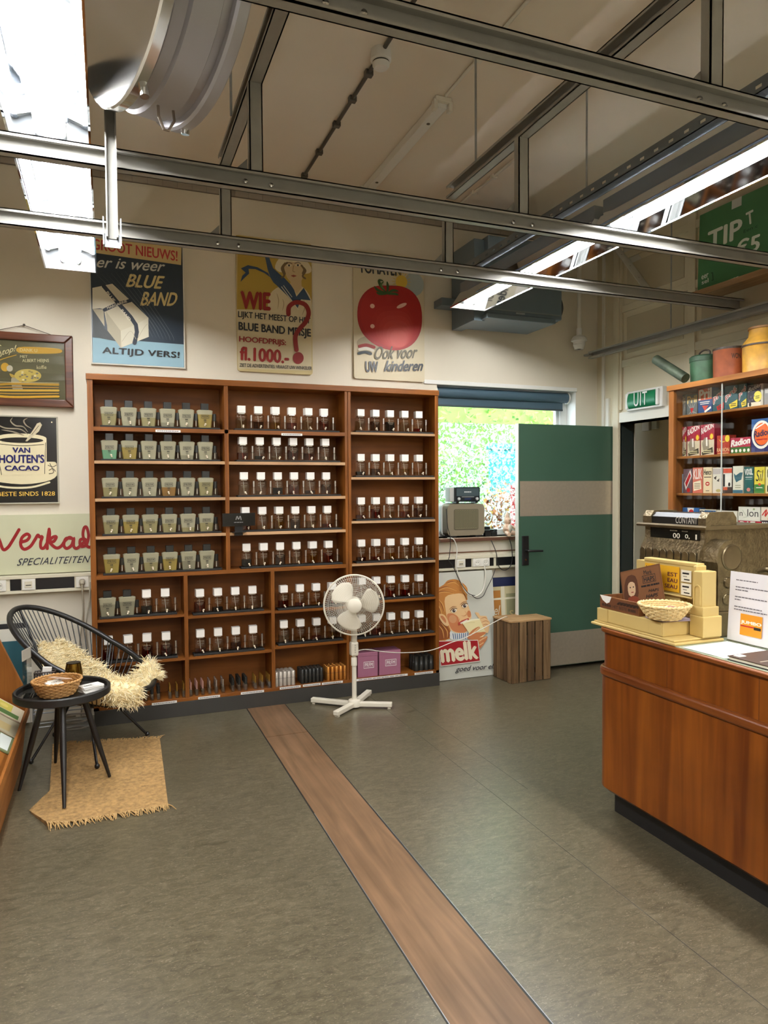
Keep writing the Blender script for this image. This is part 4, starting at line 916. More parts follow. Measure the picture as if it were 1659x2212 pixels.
a.stroke([(-190, 680), (300, 690), (700, 695)], 5, PALE); a.build('printed_picture', r)
MB().box(.04, FW - .04, .04, FH - .04, -.002, -.0005).build('cover_glass', glassy('picture_glass', (.97, .97, .95), .02), r)
# ---- cocoa sign
r = board('cocoa_sign', 'black enamel sign with a steaming cup and blue lettering', -.735, 1.470, .428, .56, .02, C(22, 20, 20, .2), frame_m=mat('grey_enamel_edge', rgb(176, 172, 156), .3), fw=.010)
a = Art((-90, 2110), (690, 2112), (-90, 1130), .428, .56)
CW = C(232, 222, 186, .2); CK = C(24, 20, 18, .2); BLU = C(22, 22, 96, .2); YEL = C(226, 186, 84, .2)
a.poly([(-90, 1790), (0, 1700), (300, 1650), (600, 1640), (685, 1660), (685, 1800), (560, 1870), (300, 1900), (0, 1860)], CW, 3); a.stroke([(-60, 1890), (150, 1935), (400, 1935), (600, 1880)], 22, CW)
for s_ in (((590, 1680), (640, 1700), (680, 1680)), ((600, 1740), (640, 1720), (670, 1750)), ((0, 1700), (20, 1740), (10, 1780)), ((-40, 1720), (0, 1760), (-20, 1790)), ((610, 1660), (650, 1760), (600, 1780))): a.stroke(s_, 7, CK)
a.poly([(40, 1370), (580, 1370), (575, 1760), (540, 1790), (100, 1800), (50, 1760)], CW); a.disc((310, 1370), 270, 52, CW); a.disc((310, 1395), 235, 32, CK); a.stroke([(50, 1420), (60, 1600), (90, 1790)], 6, CK); a.stroke([(570, 1420), (560, 1600), (550, 1780)], 6, CK); a.stroke([(70, 1440), (300, 1458), (548, 1440)], 6, CK)
a.stroke([(40, 1420), (-20, 1440), (-40, 1530), (0, 1600), (40, 1610)], 34, CW)
a.poly([(350, 1405), (440, 1270), (480, 1200), (515, 1185), (535, 1215), (500, 1290), (370, 1408)], C(206, 196, 166, .2)); a.stroke([(420, 1330), (500, 1225)], 5, CK)
for k, s_ in enumerate((((380, 1330), (300, 1270), (140, 1260), (60, 1210), (80, 1150)), ((380, 1300), (330, 1240), (250, 1230), (200, 1180), (220, 1140)), ((420, 1260), (360, 1220), (340, 1170), (380, 1140)), ((340, 1340), (220, 1300), (100, 1280)))): a.stroke(s_, 16, C(150, 140, 120, .2), True)
a.text('VAN', ((212, 1540), (402, 1540), (212, 1478)), BLU, .04); a.text("HOUTEN'S", ((66, 1660), (552, 1655), (66, 1560)), BLU, .04); a.text('CACAO', ((124, 1745), (498, 1745), (124, 1685)), BLU, .04)
a.text('DE BESTE SINDS 1828', ((-78, 2035), (660, 2035), (-78, 1985)), YEL, .015); a.disc((642, 1182), 8, 8, CW); a.build('printed_picture', r)
# ---- biscuit sign in plastic wrap
r = board('biscuit_sign', 'pale green sign with red script lettering above the cable duct', -1.05, .998, 1.02, .392, .018, mat('pale_green_panel', rgb(206, 208, 178), .3, noise=.02))
a = Art((-640, 640), (850, 600), (-640, 140), 1.02, .392)
VR = C(152, 22, 30, .35)
def st(*p): a.stroke(list(p), 27, VR)
st((-150, 270), (-110, 260), (-70, 330), (-40, 410), (0, 395), (40, 340), (100, 245))
st((110, 350), (165, 335), (190, 300), (165, 282), (122, 315), (112, 375), (142, 410), (195, 385), (235, 330), (262, 290), (275, 306), (300, 305), (285, 350), (286, 395), (312, 400), (345, 350), (365, 290), (362, 240))
st((362, 240), (345, 330), (342, 405)); st((345, 350), (390, 310), (425, 305), (400, 345), (365, 352), (420, 400), (465, 385), (500, 340), (540, 310), (565, 320)); st((565, 320), (510, 320), (490, 375), (515, 405), (560, 375), (580, 315), (578, 385), (605, 405), (650, 370), (690, 330), (640, 330), (640, 385), (690, 375), (715, 300), (700, 225), (675, 230), (665, 300), (700, 385), (740, 390), (780, 350), (790, 310), (760, 310), (750, 370), (790, 400), (840, 380))
a.text('SPECIALITEITEN', ((75, 548), (720, 528), (85, 488)), C(28, 32, 52), .0, .25, 1.05); a.build('lettering', r)
# ================================================================== jute rug
JUTE = mat('jute_weave', rgb(170, 136, 88), .95, noise=.30, nscale=48, bump=.6, bscale=220)
rc = [V((-.335, 4.66, 0)), V((.277, 4.535, 0)), V((.250, 3.555, 0)), V((-.285, 3.545, 0))]
rug = thing('jute_rug', 'small fringed jute rug under the black tray table', 'rug', (0, 4.1, 0))
mb = MB(); NU, NV = 60, 216
def rugp(u, v):
    p = rc[0].lerp(rc[1], u).lerp(rc[3].lerp(rc[2], u), v)
    bul = -.085 * max(0, 1 - u * 5) * max(0, 1 - abs(v - .82) * 5.5)
    h = .007 + .0022 * sin(v * 2 * pi * 54) * (.6 + .4 * cos(u * 150 + v * 90)) + .001 * random.random() + .014 * max(0, 1 - u * 6) * max(0, (v - .85) / .15)
    return V((p.x + bul, p.y - 4.1, h))
for j in range(NV + 1):
    for i in range(NU + 1): mb.v.append(tuple(rugp(i / NU, j / NV)))
mb.f = [[j * (NU + 1) + i, j * (NU + 1) + i + 1, (j + 1) * (NU + 1) + i + 1, (j + 1) * (NU + 1) + i] for j in range(NV) for i in range(NU)]; mb.m = [0] * len(mb.f)
for (e0, e1) in (((0, 0), (1, 0)), ((1, 0), (1, 1)), ((1, 1), (0, 1)), ((0, 1), (0, 0))):
    k = 24; pts = [rugp(e0[0] + (e1[0] - e0[0]) * t / k, e0[1] + (e1[1] - e0[1]) * t / k) for t in range(k + 1)]
    o = len(mb.v); mb.v += [tuple(p) for p in pts] + [(p.x, p.y, .0005) for p in pts]; mb.f += [[o + t, o + t + 1, o + k + 2 + t, o + k + 1 + t] for t in range(k)]; mb.m += [0] * k
mb.build('weave', JUTE, rug)
fr_ = MB()
for (v, sgn) in ((0, 1), (1, -1)):
    for i in range(110):
        u = i / 109; p = rugp(u, v); L = random.uniform(.03, .065); dx = random.uniform(-.01, .035)
        fr_.tube([p, p + V((dx * .5, sgn * L * .55, .004 * random.random())), V((p.x + dx, p.y + sgn * L, .003))], [.003, .0026, .0012], 5)
o = fr_.build('fringe', mat('jute_fringe', rgb(190, 156, 104), .9), rug); o['kind'] = 'stuff'
RUGZ = .010
# ================================================================== string chair
ch = thing('string_chair', 'black string lounge chair with a tilted oval frame beside the bookcase', 'chair', (-.15, 4.60, 0))
TH = radians(-30); cf = V((cos(TH), sin(TH), 0)); cp = V((-sin(TH), cos(TH), 0))
BLK = mat('black_cord', rgb(22, 21, 20), .45); BLKM = mat('black_metal', rgb(20, 19, 19), .35)
def rim(t):
    ct, st = cos(t), sin(t); b = .33 if st < 0 else .315
    return cf * .42 * ct + cp * b * st + V((0, 0, .57 - (.20 if ct > 0 else .26) * ct))
MB().tube([rim(2 * pi * k / 72) for k in range(72)], .0165, 10, closed=True).build('rim', BLK, ch, smooth=60)
def inner(t): return cf * (.06 + .10 * cos(t)) + cp * .09 * sin(t) + V((0, 0, .285 - .015 * cos(t)))
MB().tube([inner(2 * pi * k / 28) for k in range(28)], .011, 8, closed=True).build('seat_ring', BLKM, ch, smooth=60)
NC = 66
for k in range(NC):
    t = 2 * pi * k / NC; a_, b_ = rim(t), inner(t); pts = [a_.lerp(b_, s_ / 4) - V((0, 0, .055 * sin(pi * s_ / 4))) for s_ in range(5)]
    MB().tube(pts, .0034, 6).build('string', BLK, ch, smooth=60)
for (fx, fy) in ((-.079, 4.152), (.207, 4.615), (-.335, 4.83), (-.43, 4.40)):
    z0 = RUGZ if (-.28 < fx < .24 and fy < 4.55) else 0
    top = V(((fx + .15) * .35, (fy - 4.60) * .35, .29)); ft = V((fx + .15, fy - 4.60, z0 + .012))
    l = MB().tube([top, ft], .008, 8).build('leg', BLKM, ch, smooth=60); MB().sphere(tuple(ft + V((0, 0, .004))), (.014, .014, .016), 10, 8).build('foot', BLACK, l, smooth=60)
for s_ in (-1, 1): MB().tube([cf * .12 + cp * .1 * s_ + V((0, 0, .27)), cf * .02 + cp * .2 * s_ + V((0, 0, .325)), rim(s_ * pi / 2)], .008, 8).build('frame_support', BLKM, ch, smooth=60)
MB().tube([inner(0), cf * .30 + V((0, 0, .235)), rim(0)], .008, 8).build('frame_support', BLKM, ch, smooth=60); MB().tube([inner(pi), cf * -.28 + V((0, 0, .5)), rim(pi)], .008, 8).build('frame_support', BLKM, ch, smooth=60)
# ================================================================== sheepskin
sk = thing('sheepskin', 'cream long haired sheepskin draped over the black chair', 'sheepskin', (-.15, 4.55, .45))
WOOL = mat('cream_wool', rgb(248, 232, 190), .9, noise=.08, nscale=25); WOOLT = mat('wool_tips', rgb(252, 244, 216), .9)
CHO = V((-.15, 4.60, 0)); SKO = V((-.15, 4.55, .45)); rw = random.Random(3); wb_ = MB()
def ss(a, b, x): t = min(1, max(0, (x - a) / (b - a))); return t * t * (3 - 2 * t)
EDGE = [(-75, .6), (-60, .25), (-50, -.36), (-25, -.36), (-15, .12), (10, .10), (22, -.12), (42, -.12), (55, .35), (75, .52), (95, .44), (120, .36), (150, .33), (180, .36), (205, .42), (235, .6), (285, .6)]
def edge(td):                      # how far out the pelt reaches on each side of the seat (0 = rim, below 0 = hanging over it)
    d = (td + 75) % 360 - 75
    for (a, u), (b, v) in zip(EDGE, EDGE[1:]):
        if a <= d <= b: return u + (v - u) * ss(a, b, d) + .03 * sin(radians(td) * 7) + .015 * sin(radians(td) * 13 + 1)
    return .6
def seat(t, s): return rim(t).lerp(inner(t), s) - V((0, 0, .055 * sin(pi * s)))
def hide(t, s, h):
    """a point h above the strings; beyond the rim the pelt folds round the tube and hangs"""
    if s >= 0:
        q = seat(t, s); n = (seat(t + .02, s) - q).cross(seat(t, s + .02) - q)
        n = (n if n.z > 0 else -n).normalized(); n = V((0, 0, 1)).lerp(n, min(1, s / .10)).normalized()
        return CHO + q + n * (.008 + .0135 * max(0, 1 - s / .10) + .012 * max(0, (s - .88) / .12) + h) - SKO, n
    r_ = rim(t); out = V((r_.x, r_.y, 0)).normalized(); a = min(-s / .12, 1.0) * radians(95); n = out * sin(a) + V((0, 0, cos(a)))
    return CHO + r_ + n * (.0215 + h * .6) - V((0, 0, max(0, -s - .12) * .36)) - SKO, n
TN, SN = 240, 28
def grid(h):
    g = []
    for i in range(TN):
        t = 2 * pi * i / TN; e = edge(360 * i / TN)
        for j in range(SN + 1):
            s_ = max(e, -.40 + 1.40 * j / SN); g.append(hide(t, s_, h * min(1, (s_ - e) / .12 + .08))[0])
    return g
pel = MB(); top = grid(.045); bot = grid(.0); n0 = len(top)
pel.v = [tuple(q) for q in top + bot]
for i in range(TN):
    a, b = i * (SN + 1), ((i + 1) % TN) * (SN + 1)
    for j in range(SN):
        pel.f.append([a + j, b + j, b + j + 1, a + j + 1]); pel.f.append([n0 + a + j, n0 + a + j + 1, n0 + b + j + 1, n0 + b + j])
    pel.f.append([a, n0 + a, n0 + b, b])
for o_ in (0, n0): pel.f.append([o_ + i * (SN + 1) + SN for i in range(TN)])
pel.m = [0] * len(pel.f)
for i in range(8600):
    td = rw.uniform(0, 360); e = edge(td); s_ = e + (1 - e) * (rw.random() ** 1.25 if rw.random() < .9 else 0)
    p, nrm = hide(radians(td), s_, .040 * min(1, (s_ - e) / .12 + .08))
    d = (nrm + V((rw.gauss(0, .42), rw.gauss(0, .42), rw.gauss(0, .32)))).normalized(); L = rw.uniform(.035, .065)
    p1 = p + d * L * .55; d2 = (d + V((rw.gauss(0, .5), rw.gauss(0, .5), -.45))).normalized(); p2 = p1 + d2 * L * .5
    a_ = d.orthogonal().normalized() * .0026; b_ = d.cross(a_).normalized() * .0026; wb_.cur = 1 if rw.random() < .35 else 0
    wb_.add([p + a_, p - a_ * .5 + b_, p - a_ * .5 - b_, p1 + a_ * .9, p1 - a_ * .45 + b_ * .9, p1 - a_ * .45 - b_ * .9, p2], [(0, 1, 4, 3), (1, 2, 5, 4), (2, 0, 3, 5), (3, 4, 6), (4, 5, 6), (5, 3, 6)])
pel.build('hide', WOOL, sk, smooth=60); o = wb_.build('wool', [WOOL, WOOLT], sk); o['kind'] = 'stuff'
# ================================================================== tray table and what stands on it
TX, TY, TZ = -.235, 4.01, .495
tt = thing('tray_table', 'round black tray table with four tapered legs on the jute rug', 'table', (TX, TY, 0))
MB().lathe([(0, TZ), (.215, TZ), (.218, TZ + .022), (.228, TZ + .026), (.234, TZ + .02), (.234, TZ - .012), (.225, TZ - .018), (0, TZ - .018)], 56).build('tray_top', mat('black_matt_wood', rgb(26, 24, 22), .5, noise=.08, nscale=30), tt, smooth=35)
for (fx, fy) in ((-.452, 4.028), (-.221, 3.690), (-.015, 4.010), (-.30, 4.34)):
    z0 = RUGZ + .002 if fx > -.31 else 0
    d = V((fx - TX, fy - TY, 0)); MB().tube([d * .42 + V((0, 0, TZ - .015)), d * .7 + V((0, 0, TZ * .5)), d + V((0, 0, z0))], [.015, .0155, .008], 12).build('leg', mat('black_leg_wood', rgb(24, 21, 19), .45), tt, smooth=50)
WICK = mat('wicker_tan', rgb(186, 140, 84), .6, noise=.18, nscale=90); WICKP = mat('wicker_pale', rgb(226, 200, 146), .6, noise=.15, nscale=90)
def wicker(name, label, loc, r0, r1, h, m, rows=9, st=28, oval=1.0, rz=0, group=None):
    b = thing(name, label, 'basket', loc, rz, group)
    body = MB()
    for k in range(rows):
        t = (k + .5) / rows; r = r0 + (r1 - r0) * (t ** .7); z = .006 + h * t; pts = []
        for i in range(st * 4):
            an = 2 * pi * i / (st * 4); w = .0028 * cos(an * st / 2 * 1.0 + (pi if k % 2 else 0)); pts.append(((r + w) * cos(an) * oval, (r + w) * sin(an), z))
        body.tube(pts, h / rows * .56, 6, closed=True)
    body.build('woven_wall', m, b, smooth=60)
    sp_ = MB()
    for i in range(st):
        an = 2 * pi * i / st; sp_.tube([(r0 * .9 * cos(an) * oval, r0 * .9 * sin(an), .004), ((r0 + (r1 - r0) * .62) * cos(an) * oval, (r0 + (r1 - r0) * .62) * sin(an), h * .5), (r1 * cos(an) * oval, r1 * sin(an), h)], .0026, 5)
    o = sp_.build('stakes', m, b); o['kind'] = 'stuff'
    MB().lathe([(0, .003), (r0, .004), (r0, .010), (0, .010)], 32, M=Matrix.Diagonal((oval, 1, 1, 1))).build('base', m, b)
    pts = [((r1 + .003 * cos(i * 1.9)) * cos(2 * pi * i / 120) * oval, (r1 + .003 * cos(i * 1.9)) * sin(2 * pi * i / 120), h + .004 + .0025 * sin(i * 1.9)) for i in range(120)]
    MB().tube(pts, .0055, 6, closed=True).build('rim', m, b, smooth=60)
    return b
wicker('wicker_basket', 'tan wicker basket of small cards on the black tray table', (-.258, 3.955, TZ), .075, .116, .078, WICK)
rk = random.Random(9)
for k in range(6):
    a = rk.uniform(0, 2 * pi); q = rk.uniform(0, .06)
    o = thing('sample_card', 'small printed sample card lying in the tan wicker basket', 'card', M=Matrix.Translation((-.258 + q * cos(a) * .7, 3.955 + q * sin(a) * .7, TZ + .062 + k * .005)) @ Matrix.Rotation(rk.uniform(0, 3), 4, 'Z') @ Matrix.Rotation(rk.uniform(-.25, .25), 4, 'X'), group='cards in the tan basket')
    MB().box(-.04, .04, -.022, .022, 0, .003).build('card', C(*rk.choice(((228, 220, 204), (206, 178, 160), (236, 230, 220)))), o)
    a = pane_art(.08, .044, .0033); a.scribble(30, 70, 52, 66, C(70, 60, 52), 2); a.rect(20, 30, 80, 34, C(110, 96, 84)); q_ = a.build('lettering', o); q_.location = (-.04, -.022, 0)
for k in range(7):
    o = thing('leaflet', 'white folded leaflet in the stack on the black tray table', 'leaflet', (-.098, 3.985, TZ + .0005 + k * .0042), .5 + rk.uniform(-.15, .15), 'stack of leaflets on the tray table')
    MB().box(-.055, .055, -.035, .035, 0, .0038).build('paper', PAPER, o)
    if k == 6:
        a = pane_art(.11, .07, .0041); a.scribble(14, 56, 42, 58, C(50, 50, 52), 3); a.rect(14, 26, 60, 30, C(90, 90, 92)); q_ = a.build('lettering', o); q_.location = (-.055, -.035, 0)
gb = thing('gold_tumbler', 'dark gold metallic tumbler on the black tray table', 'tumbler', (-.188, 4.165, TZ))
MB().lathe([(0, .002), (.040, .002), (.047, .03), (.046, .06), (.036, .115), (.034, .115), (.044, .06), (.044, .03), (.038, .008), (0, .008)], 32).build('glass', mat('gold_metal_glass', rgb(126, 98, 36), .16, metal=.9), gb, smooth=50)
MB().lathe([(.0335, .112), (.0365, .1125), (.0365, .117), (.0335, .117)], 32).build('rim', mat('dark_gold_rim', rgb(54, 42, 24), .2, metal=.8), gb)
ac = thing('acrylic_holder', 'clear acrylic sign holder standing on the black tray table', 'sign holder', M=Matrix.Translation((-.398, 4.0, TZ)) @ Matrix.Rotation(radians(72), 4, 'Z'))
ACR = glassy('acrylic', (.93, .95, .94), .06)
MB().box(-.05, .05, -.0015, .0015, 0, .245).build('sheet', ACR, ac); MB().box(-.05, .05, -.045, .03, 0, .003).build('foot', ACR, ac); MB().box(-.05, .05, .001, .003, .19, .245).build('insert', C(206, 200, 190), ac)
lt = thing('lattice_basket', 'dark lattice basket of papers behind the tan basket', 'basket', (-.325, 4.125, TZ))
LATM = mat('dark_lattice', rgb(46, 34, 26), .6); lw_ = MB()
for (x0, y0, x1, y1) in ((-.05, -.025, .05, -.025), (-.05, .025, .05, .025), (-.05, -.025, -.05, .025), (.05, -.025, .05, .025)):
    for z in (.012, .032, .052, .072, .09): lw_.tube([(x0, y0, z), (x1, y1, z)], .0035, 6)
    n = 9 if abs(x1 - x0) > .06 else 5
    for i in range(n): t = i / (n - 1); lw_.tube([(x0 + (x1 - x0) * t, y0 + (y1 - y0) * t, .004), (x0 + (x1 - x0) * t, y0 + (y1 - y0) * t, .092)], .003, 6)
o = lw_.build('lattice', LATM, lt); o['kind'] = 'stuff'; MB().box(-.05, .05, -.025, .025, .001, .006).build('base', LATM, lt)
o = thing('leaflet', 'white leaflet standing in the dark lattice basket', 'leaflet', M=Matrix.Translation((-.326, 4.125, TZ + .0085)) @ Matrix.Rotation(.12, 4, 'Y')); MB().box(-.022, .022, -.008, .008, 0, .105).build('paper', PAPER, o)
# coiled cable and wire stand behind the table
cc = thing('coiled_cable', 'coil of pale cable lying on the floor under the black chair', 'cable', (-.20, 4.862, 0))
MB().tube([(.078 * cos(t * .35) * (1 + .05 * sin(t)), .06 * sin(t * .35), .008 + .0024 * t) for t in range(50)], .006, 6).build('coil', C(150, 146, 138), cc, smooth=60)
wst = thing('wire_rack', 'low grey wire rack standing under the black chair', 'rack', (-.30, 4.80, 0)); ww = MB()
for (x, y) in ((-.17, .2), (.17, .2), (.17, .28), (-.17, .28)): MB().tube([(x, y, 0), (x, y, .2)], .004, 6).build('post', GALV, wst)
for z in (.02, .11, .2): MB().tube([(-.17, .2, z), (.17, .2, z), (.17, .28, z), (-.17, .28, z)], .004, 6, closed=True).build('shelf_wire', GALV, wst)
# ================================================================== leaning sign and magazine rack at the left
ts = thing('teal_sign', 'teal and white sign leaning on the wall behind the black chair', 'sign', M=frame((-.86, 5.13, 0.02), (1, 0, 0), (0, .05, 1)))
MB().box(0, .36, 0, .68, -.012, 0).build('panel', C(226, 224, 212), ts); a = pane_art(.36, .68); a.rect(4, 3, 96, 80, C(40, 92, 104)); a.disc((60, 56), 9, 5, C(190, 70, 50)); a.rect(60, 3, 96, 20, C(46, 100, 110)); a.rect(4, 92, 96, 97, C(30, 30, 32)); a.build('printed_picture', ts)
RKW = wood('rack_oak', rgb(132, 80, 32), rgb(168, 106, 48), .4, axis=1, scale=2, stretch=14); RKV = wood('rack_oak_end', rgb(128, 76, 30), rgb(160, 100, 44), .4, axis=2, scale=2, stretch=14)
rk_ = thing('magazine_rack', 'oak magazine rack with sloping shelves of brochures', 'rack', (-.49, 4.43, 0))
def rkp(pts, y0, y1, n, m, bevel=.003):   # polygon in xz extruded along y
    mm = Matrix(((1, 0, 0, .49), (0, 0, -1, 0), (0, 1, 0, 0), (0, 0, 0, 1))); return MB().prism(pts, 4.43 - y1, 4.43 - y0, M=mm).build(n, m, rk_, bevel=bevel)
END = [(-.52, 0), (-.478, .27), (-.437, .285), (-.440, .335), (-.452, .43), (-.70, 1.03), (-1.15, 1.03), (-1.15, 0)]
rkp(END, 4.405, 4.43, 'end_panel', RKV); rkp(END, 2.55, 2.575, 'end_panel', RKV)
rkp([(-.448, .296), (-.462, .284), (-.86, .58), (-.85, .596)], 2.575, 4.405, 'sloping_shelf', RKW); rkp([(-.432, .283), (-.446, .283), (-.446, .335), (-.432, .335)], 2.55, 4.43, 'shelf_lip', RKW)
rkp([(-.592, .66), (-.606, .65), (-1.0, .98), (-.99, .994)], 2.575, 4.405, 'sloping_shelf', RKW); rkp([(-.578, .65), (-.59, .65), (-.59, .70), (-.578, .70)], 2.575, 4.405, 'shelf_lip', RKW)
rkp([(-.478, .0), (-.50, .0), (-.462, .283), (-.446, .283)], 2.575, 4.405, 'skirt', RKW); rkp([(-1.13, 0), (-1.15, 0), (-1.15, 1.03), (-1.13, 1.03)], 2.575, 4.405, 'back_panel', RKW)
mg = Matrix(frame((-.455, 0, .305), (0, 1, 0), (-.41, 0, .305)))
mats_ = ((214, 204, 178), (186, 178, 150), (120, 132, 92)); mlabs = ('brochure with garden photos lying by the far end of the oak rack', 'pale brochure with a blue picture lying second in the oak rack', 'brochure with food photos lying third in the oak rack')
for k in range(3):
    y0 = 4.17 - k * .235
    o = thing('brochure', mlabs[k], 'brochure', M=frame((-.452, y0, .303), (0, 1, 0), (-.412, 0, .300)))
    MB().box(0, .21, .006, .30, 0, .006).build('pages', C(*mats_[k]), o); a = pane_art(.21, .30, .0063)
    if k == 0: a.rect(8, 62, 60, 94, C(74, 110, 62)); a.rect(64, 70, 92, 92, C(70, 80, 120)); a.rect(40, 24, 92, 58, C(206, 196, 92)); a.rect(6, 8, 36, 56, C(84, 120, 66)); a.disc((66, 40), 12, 8, C(226, 210, 120))
    elif k == 1: a.rect(10, 55, 90, 90, C(66, 92, 60)); a.rect(14, 14, 60, 44, C(190, 170, 120)); a.disc((50, 72), 18, 9, C(150, 170, 90))
    else:
        for q in range(16): a.disc((14 + 72 * rk.random(), 36 + 54 * rk.random()), 9, 6, C(*rk.choice(((190, 60, 40), (110, 140, 60), (220, 200, 150), (230, 150, 50), (90, 120, 70)))))
        a.rect(6, 6, 94, 26, C(206, 214, 210))
    a.build('printed_picture', o)
# ================================================================== cable ducts
DUCT = mat('cream_duct', rgb(220, 214, 192), .4)
def duct(name, label, x0, x1, z0, z1, y, gaps):
    d = thing(name, label, 'cable duct', M=wallM(x0, z0, y)); L = x1 - x0; h = z1 - z0; t = YB - y - .001
    MB().box(0, L, 0, .020, -t, .0).box(0, L, h - .022, h, -t, 0).box(0, L, .02, h - .022, -t, -.010).build('body', DUCT, d, bevel=.002)
    for (a0, a1) in gaps: MB().box(a0 - x0, a1 - x0, .021, h - .023, -.010, -.008).build('black_cover', C(20, 20, 22, .35), d)
    return d
def socket(parent, x, h, n=1, plugged=False, square=False):
    w = .078 * n
    s_ = MB().box(x, x + w, .022, h - .024, -.009, .006).build('socket', WHITEP, parent, bevel=.003)
    for k in range(n):
        cx_ = x + .039 + k * .078
        if square: MB().box(cx_ - .022, cx_ + .022, h / 2 - .02, h / 2 + .02, .006, .009).build('module', DUCT, s_, bevel=.002); MB().box(cx_ - .016, cx_ + .016, h / 2 - .008, h / 2 - .002, .009, .010).build('slot', C(70, 66, 60), s_)
        else:
            MB().lathe([(.024, 0), (.024, .004), (.0215, .005), (.020, .0006), (.0, .0006)], 20, c=(cx_, h / 2, .006)).build('well', WHITEP, s_, smooth=30)
            for dx in (-.009, .009): MB().lathe([(.003, 0), (.003, .0008), (0, .0008)], 8, c=(cx_ + dx, h / 2, .0068)).build('pin_hole', C(24, 24, 24), s_)
    return s_
d1 = duct('cable_duct', 'cream cable duct with sockets under the biscuit sign', -1.1, -.112, .874, .992, 5.14, ((-1.1, -.72), (-.60, -.535), (-.45, -.215)))
socket(d1, -.70 + 1.1, .118); socket(d1, -.53 + 1.1, .118, square=True); socket(d1, -.205 + 1.1, .118)
pz = .874 + .059
def cord(name, label, pts, r, m, plug=None):
    t = thing(name, label, 'cable', pts[0]); o0 = V(pts[0]); MB().tube(smoothpath([V(p) - o0 for p in pts], 6), r, 7).build('wire', m, t, smooth=60)
    if plug is not None: MB().tube([(0, 0, 0), (0, -.03, -.002), (0, -.045, -.012)], [.018, .016, .008], 12).build('plug', m, t, smooth=60)
    return t
WCAB = mat('white_cable', rgb(222, 220, 210), .4); BCAB = mat('black_cable', rgb(34, 32, 32), .45); TCAB = mat('grey_cable', rgb(176, 168, 150), .45)
cord('power_cord', 'beige power cord hanging from the duct beside the bookcase', [(-.166, 5.133, pz), (-.166, 5.09, pz - .03), (-.165, 5.10, .72), (-.19, 5.12, .50), (-.17, 5.13, .35), (-.185, 5.12, .10), (-.19, 5.10, .008)], .005, TCAB, 1)
cord('power_cord', 'second beige cord hanging close along the bookcase side', [(-.118, 5.12, .93), (-.125, 5.10, .80), (-.15, 5.11, .62), (-.135, 5.13, .42), (-.13, 5.12, .008)], .0045, TCAB)
d2 = duct('cable_duct', 'cream cable duct with sockets under the window sill', 2.47, 3.9, .872, .985, 5.13, ((2.47, 2.642), (2.740, 2.795), (2.968, 3.005), (3.03, 3.9)))
socket(d2, 2.652 - 2.47, .113, square=True); socket(d2, 2.802 - 2.47, .113, 2)
br_ = MB().box(2.47, 3.9, YB - .012, YB, 1.008, 1.016).build('brown_batten', C(104, 66, 46)); tag(br_, 'thin brown batten on the wall between sill and duct', 'batten')
# ================================================================== things on the window sill
SZ = WZ0
sp_ = thing('guitar_amplifier', 'taupe box speaker with a mesh grille on the window sill', 'speaker', (2.775, 5.24, SZ), 0)
TAU = mat('taupe_shell', rgb(138, 128, 108), .45); GRL = mat('olive_grille', rgb(116, 110, 84), .6)
mb = MB(); a_ = [(x, y + .147) for x, y in rbox(.345, .262, .035, 5)]
MR = Matrix.Rotation(radians(90), 4, 'X')
mb.prism(a_, -.07, .05, M=MR); mb.build('shell', TAU, sp_, smooth=30)
MB().prism([(x, y + .147) for x, y in rbox(.365, .275, .04, 5)], -.10, -.045, M=MR).build('pale_side', mat('pale_shell', rgb(206, 208, 206), .4), sp_, smooth=30)
MB().prism([(x, y + .150) for x, y in rbox(.228, .170, .012, 3)], .05, .0525, M=MR).build('grille_frame', C(92, 86, 68), sp_); MB().prism([(x, y + .150) for x, y in rbox(.218, .160, .010, 3)], .0525, .054, M=MR).build('grille', GRL, sp_)
hole = MB().box(-.0022, .0022, -.0552, -.0542, -.0022, .0022).mesh('perforation', C(46, 44, 34)); pf = MB()
for i in range(19):
    for j in range(13):
        x, z = -.099 + i * .011, .084 + j * .011 + (.0055 if i % 2 else 0)
        if z < .222: pf.box(x - .0022, x + .0022, -.0546, -.0541, z - .0022, z + .0022)
o = pf.build('perforations', C(46, 44, 34), sp_); o['kind'] = 'stuff'
for x in (-.12, .12): MB().box(x - .03, x + .03, -.045, .06, 0.0, .018).build('foot', BLACK, sp_)
ra = thing('table_radio', 'black table radio with two knobs standing on the taupe speaker', 'radio', (2.792, 5.235, SZ + .2855), 0)
MB().prism([(x, y + .072) for x, y in rbox(.228, .122, .012, 3)], -.07, .04, M=MR).build('case', mat('radio_black', rgb(22, 28, 34), .35), ra, smooth=30); MB().box(-.155, -.115, -.02, .07, .012, .132).build('pale_side', C(196, 198, 196), ra, bevel=.006)
MB().box(-.105, .105, -.042, -.040, .058, .124).build('speaker_cloth', C(62, 78, 84), ra); MB().box(-.055, .06, -.0425, -.040, .050, .053).build('tuning_strip', C(210, 214, 214), ra); MB().box(-.03, .03, -.0425, -.040, .028, .042).build('display', C(30, 46, 84), ra)
for x in (-.085, .085): MB().lathe([(.0125, 0), (.0125, .012), (.010, .014), (0, .014)], 18, M=Matrix.Translation((x, -.04, .035)) @ Matrix.Rotation(radians(90), 4, 'X')).build('knob', C(196, 200, 200), ra, smooth=40)
a = pane_art(.21, .066); a.scribble(34, 66, 44, 60, C(190, 196, 196), 4); o = a.build('lettering', ra); o.matrix_local = Matrix.Translation((-.105, -.0422, .058)) @ RX90
for x in (-.09, .09): MB().box(x - .012, x + .012, -.03, .05, 0, .012).build('foot', BLACK, ra)
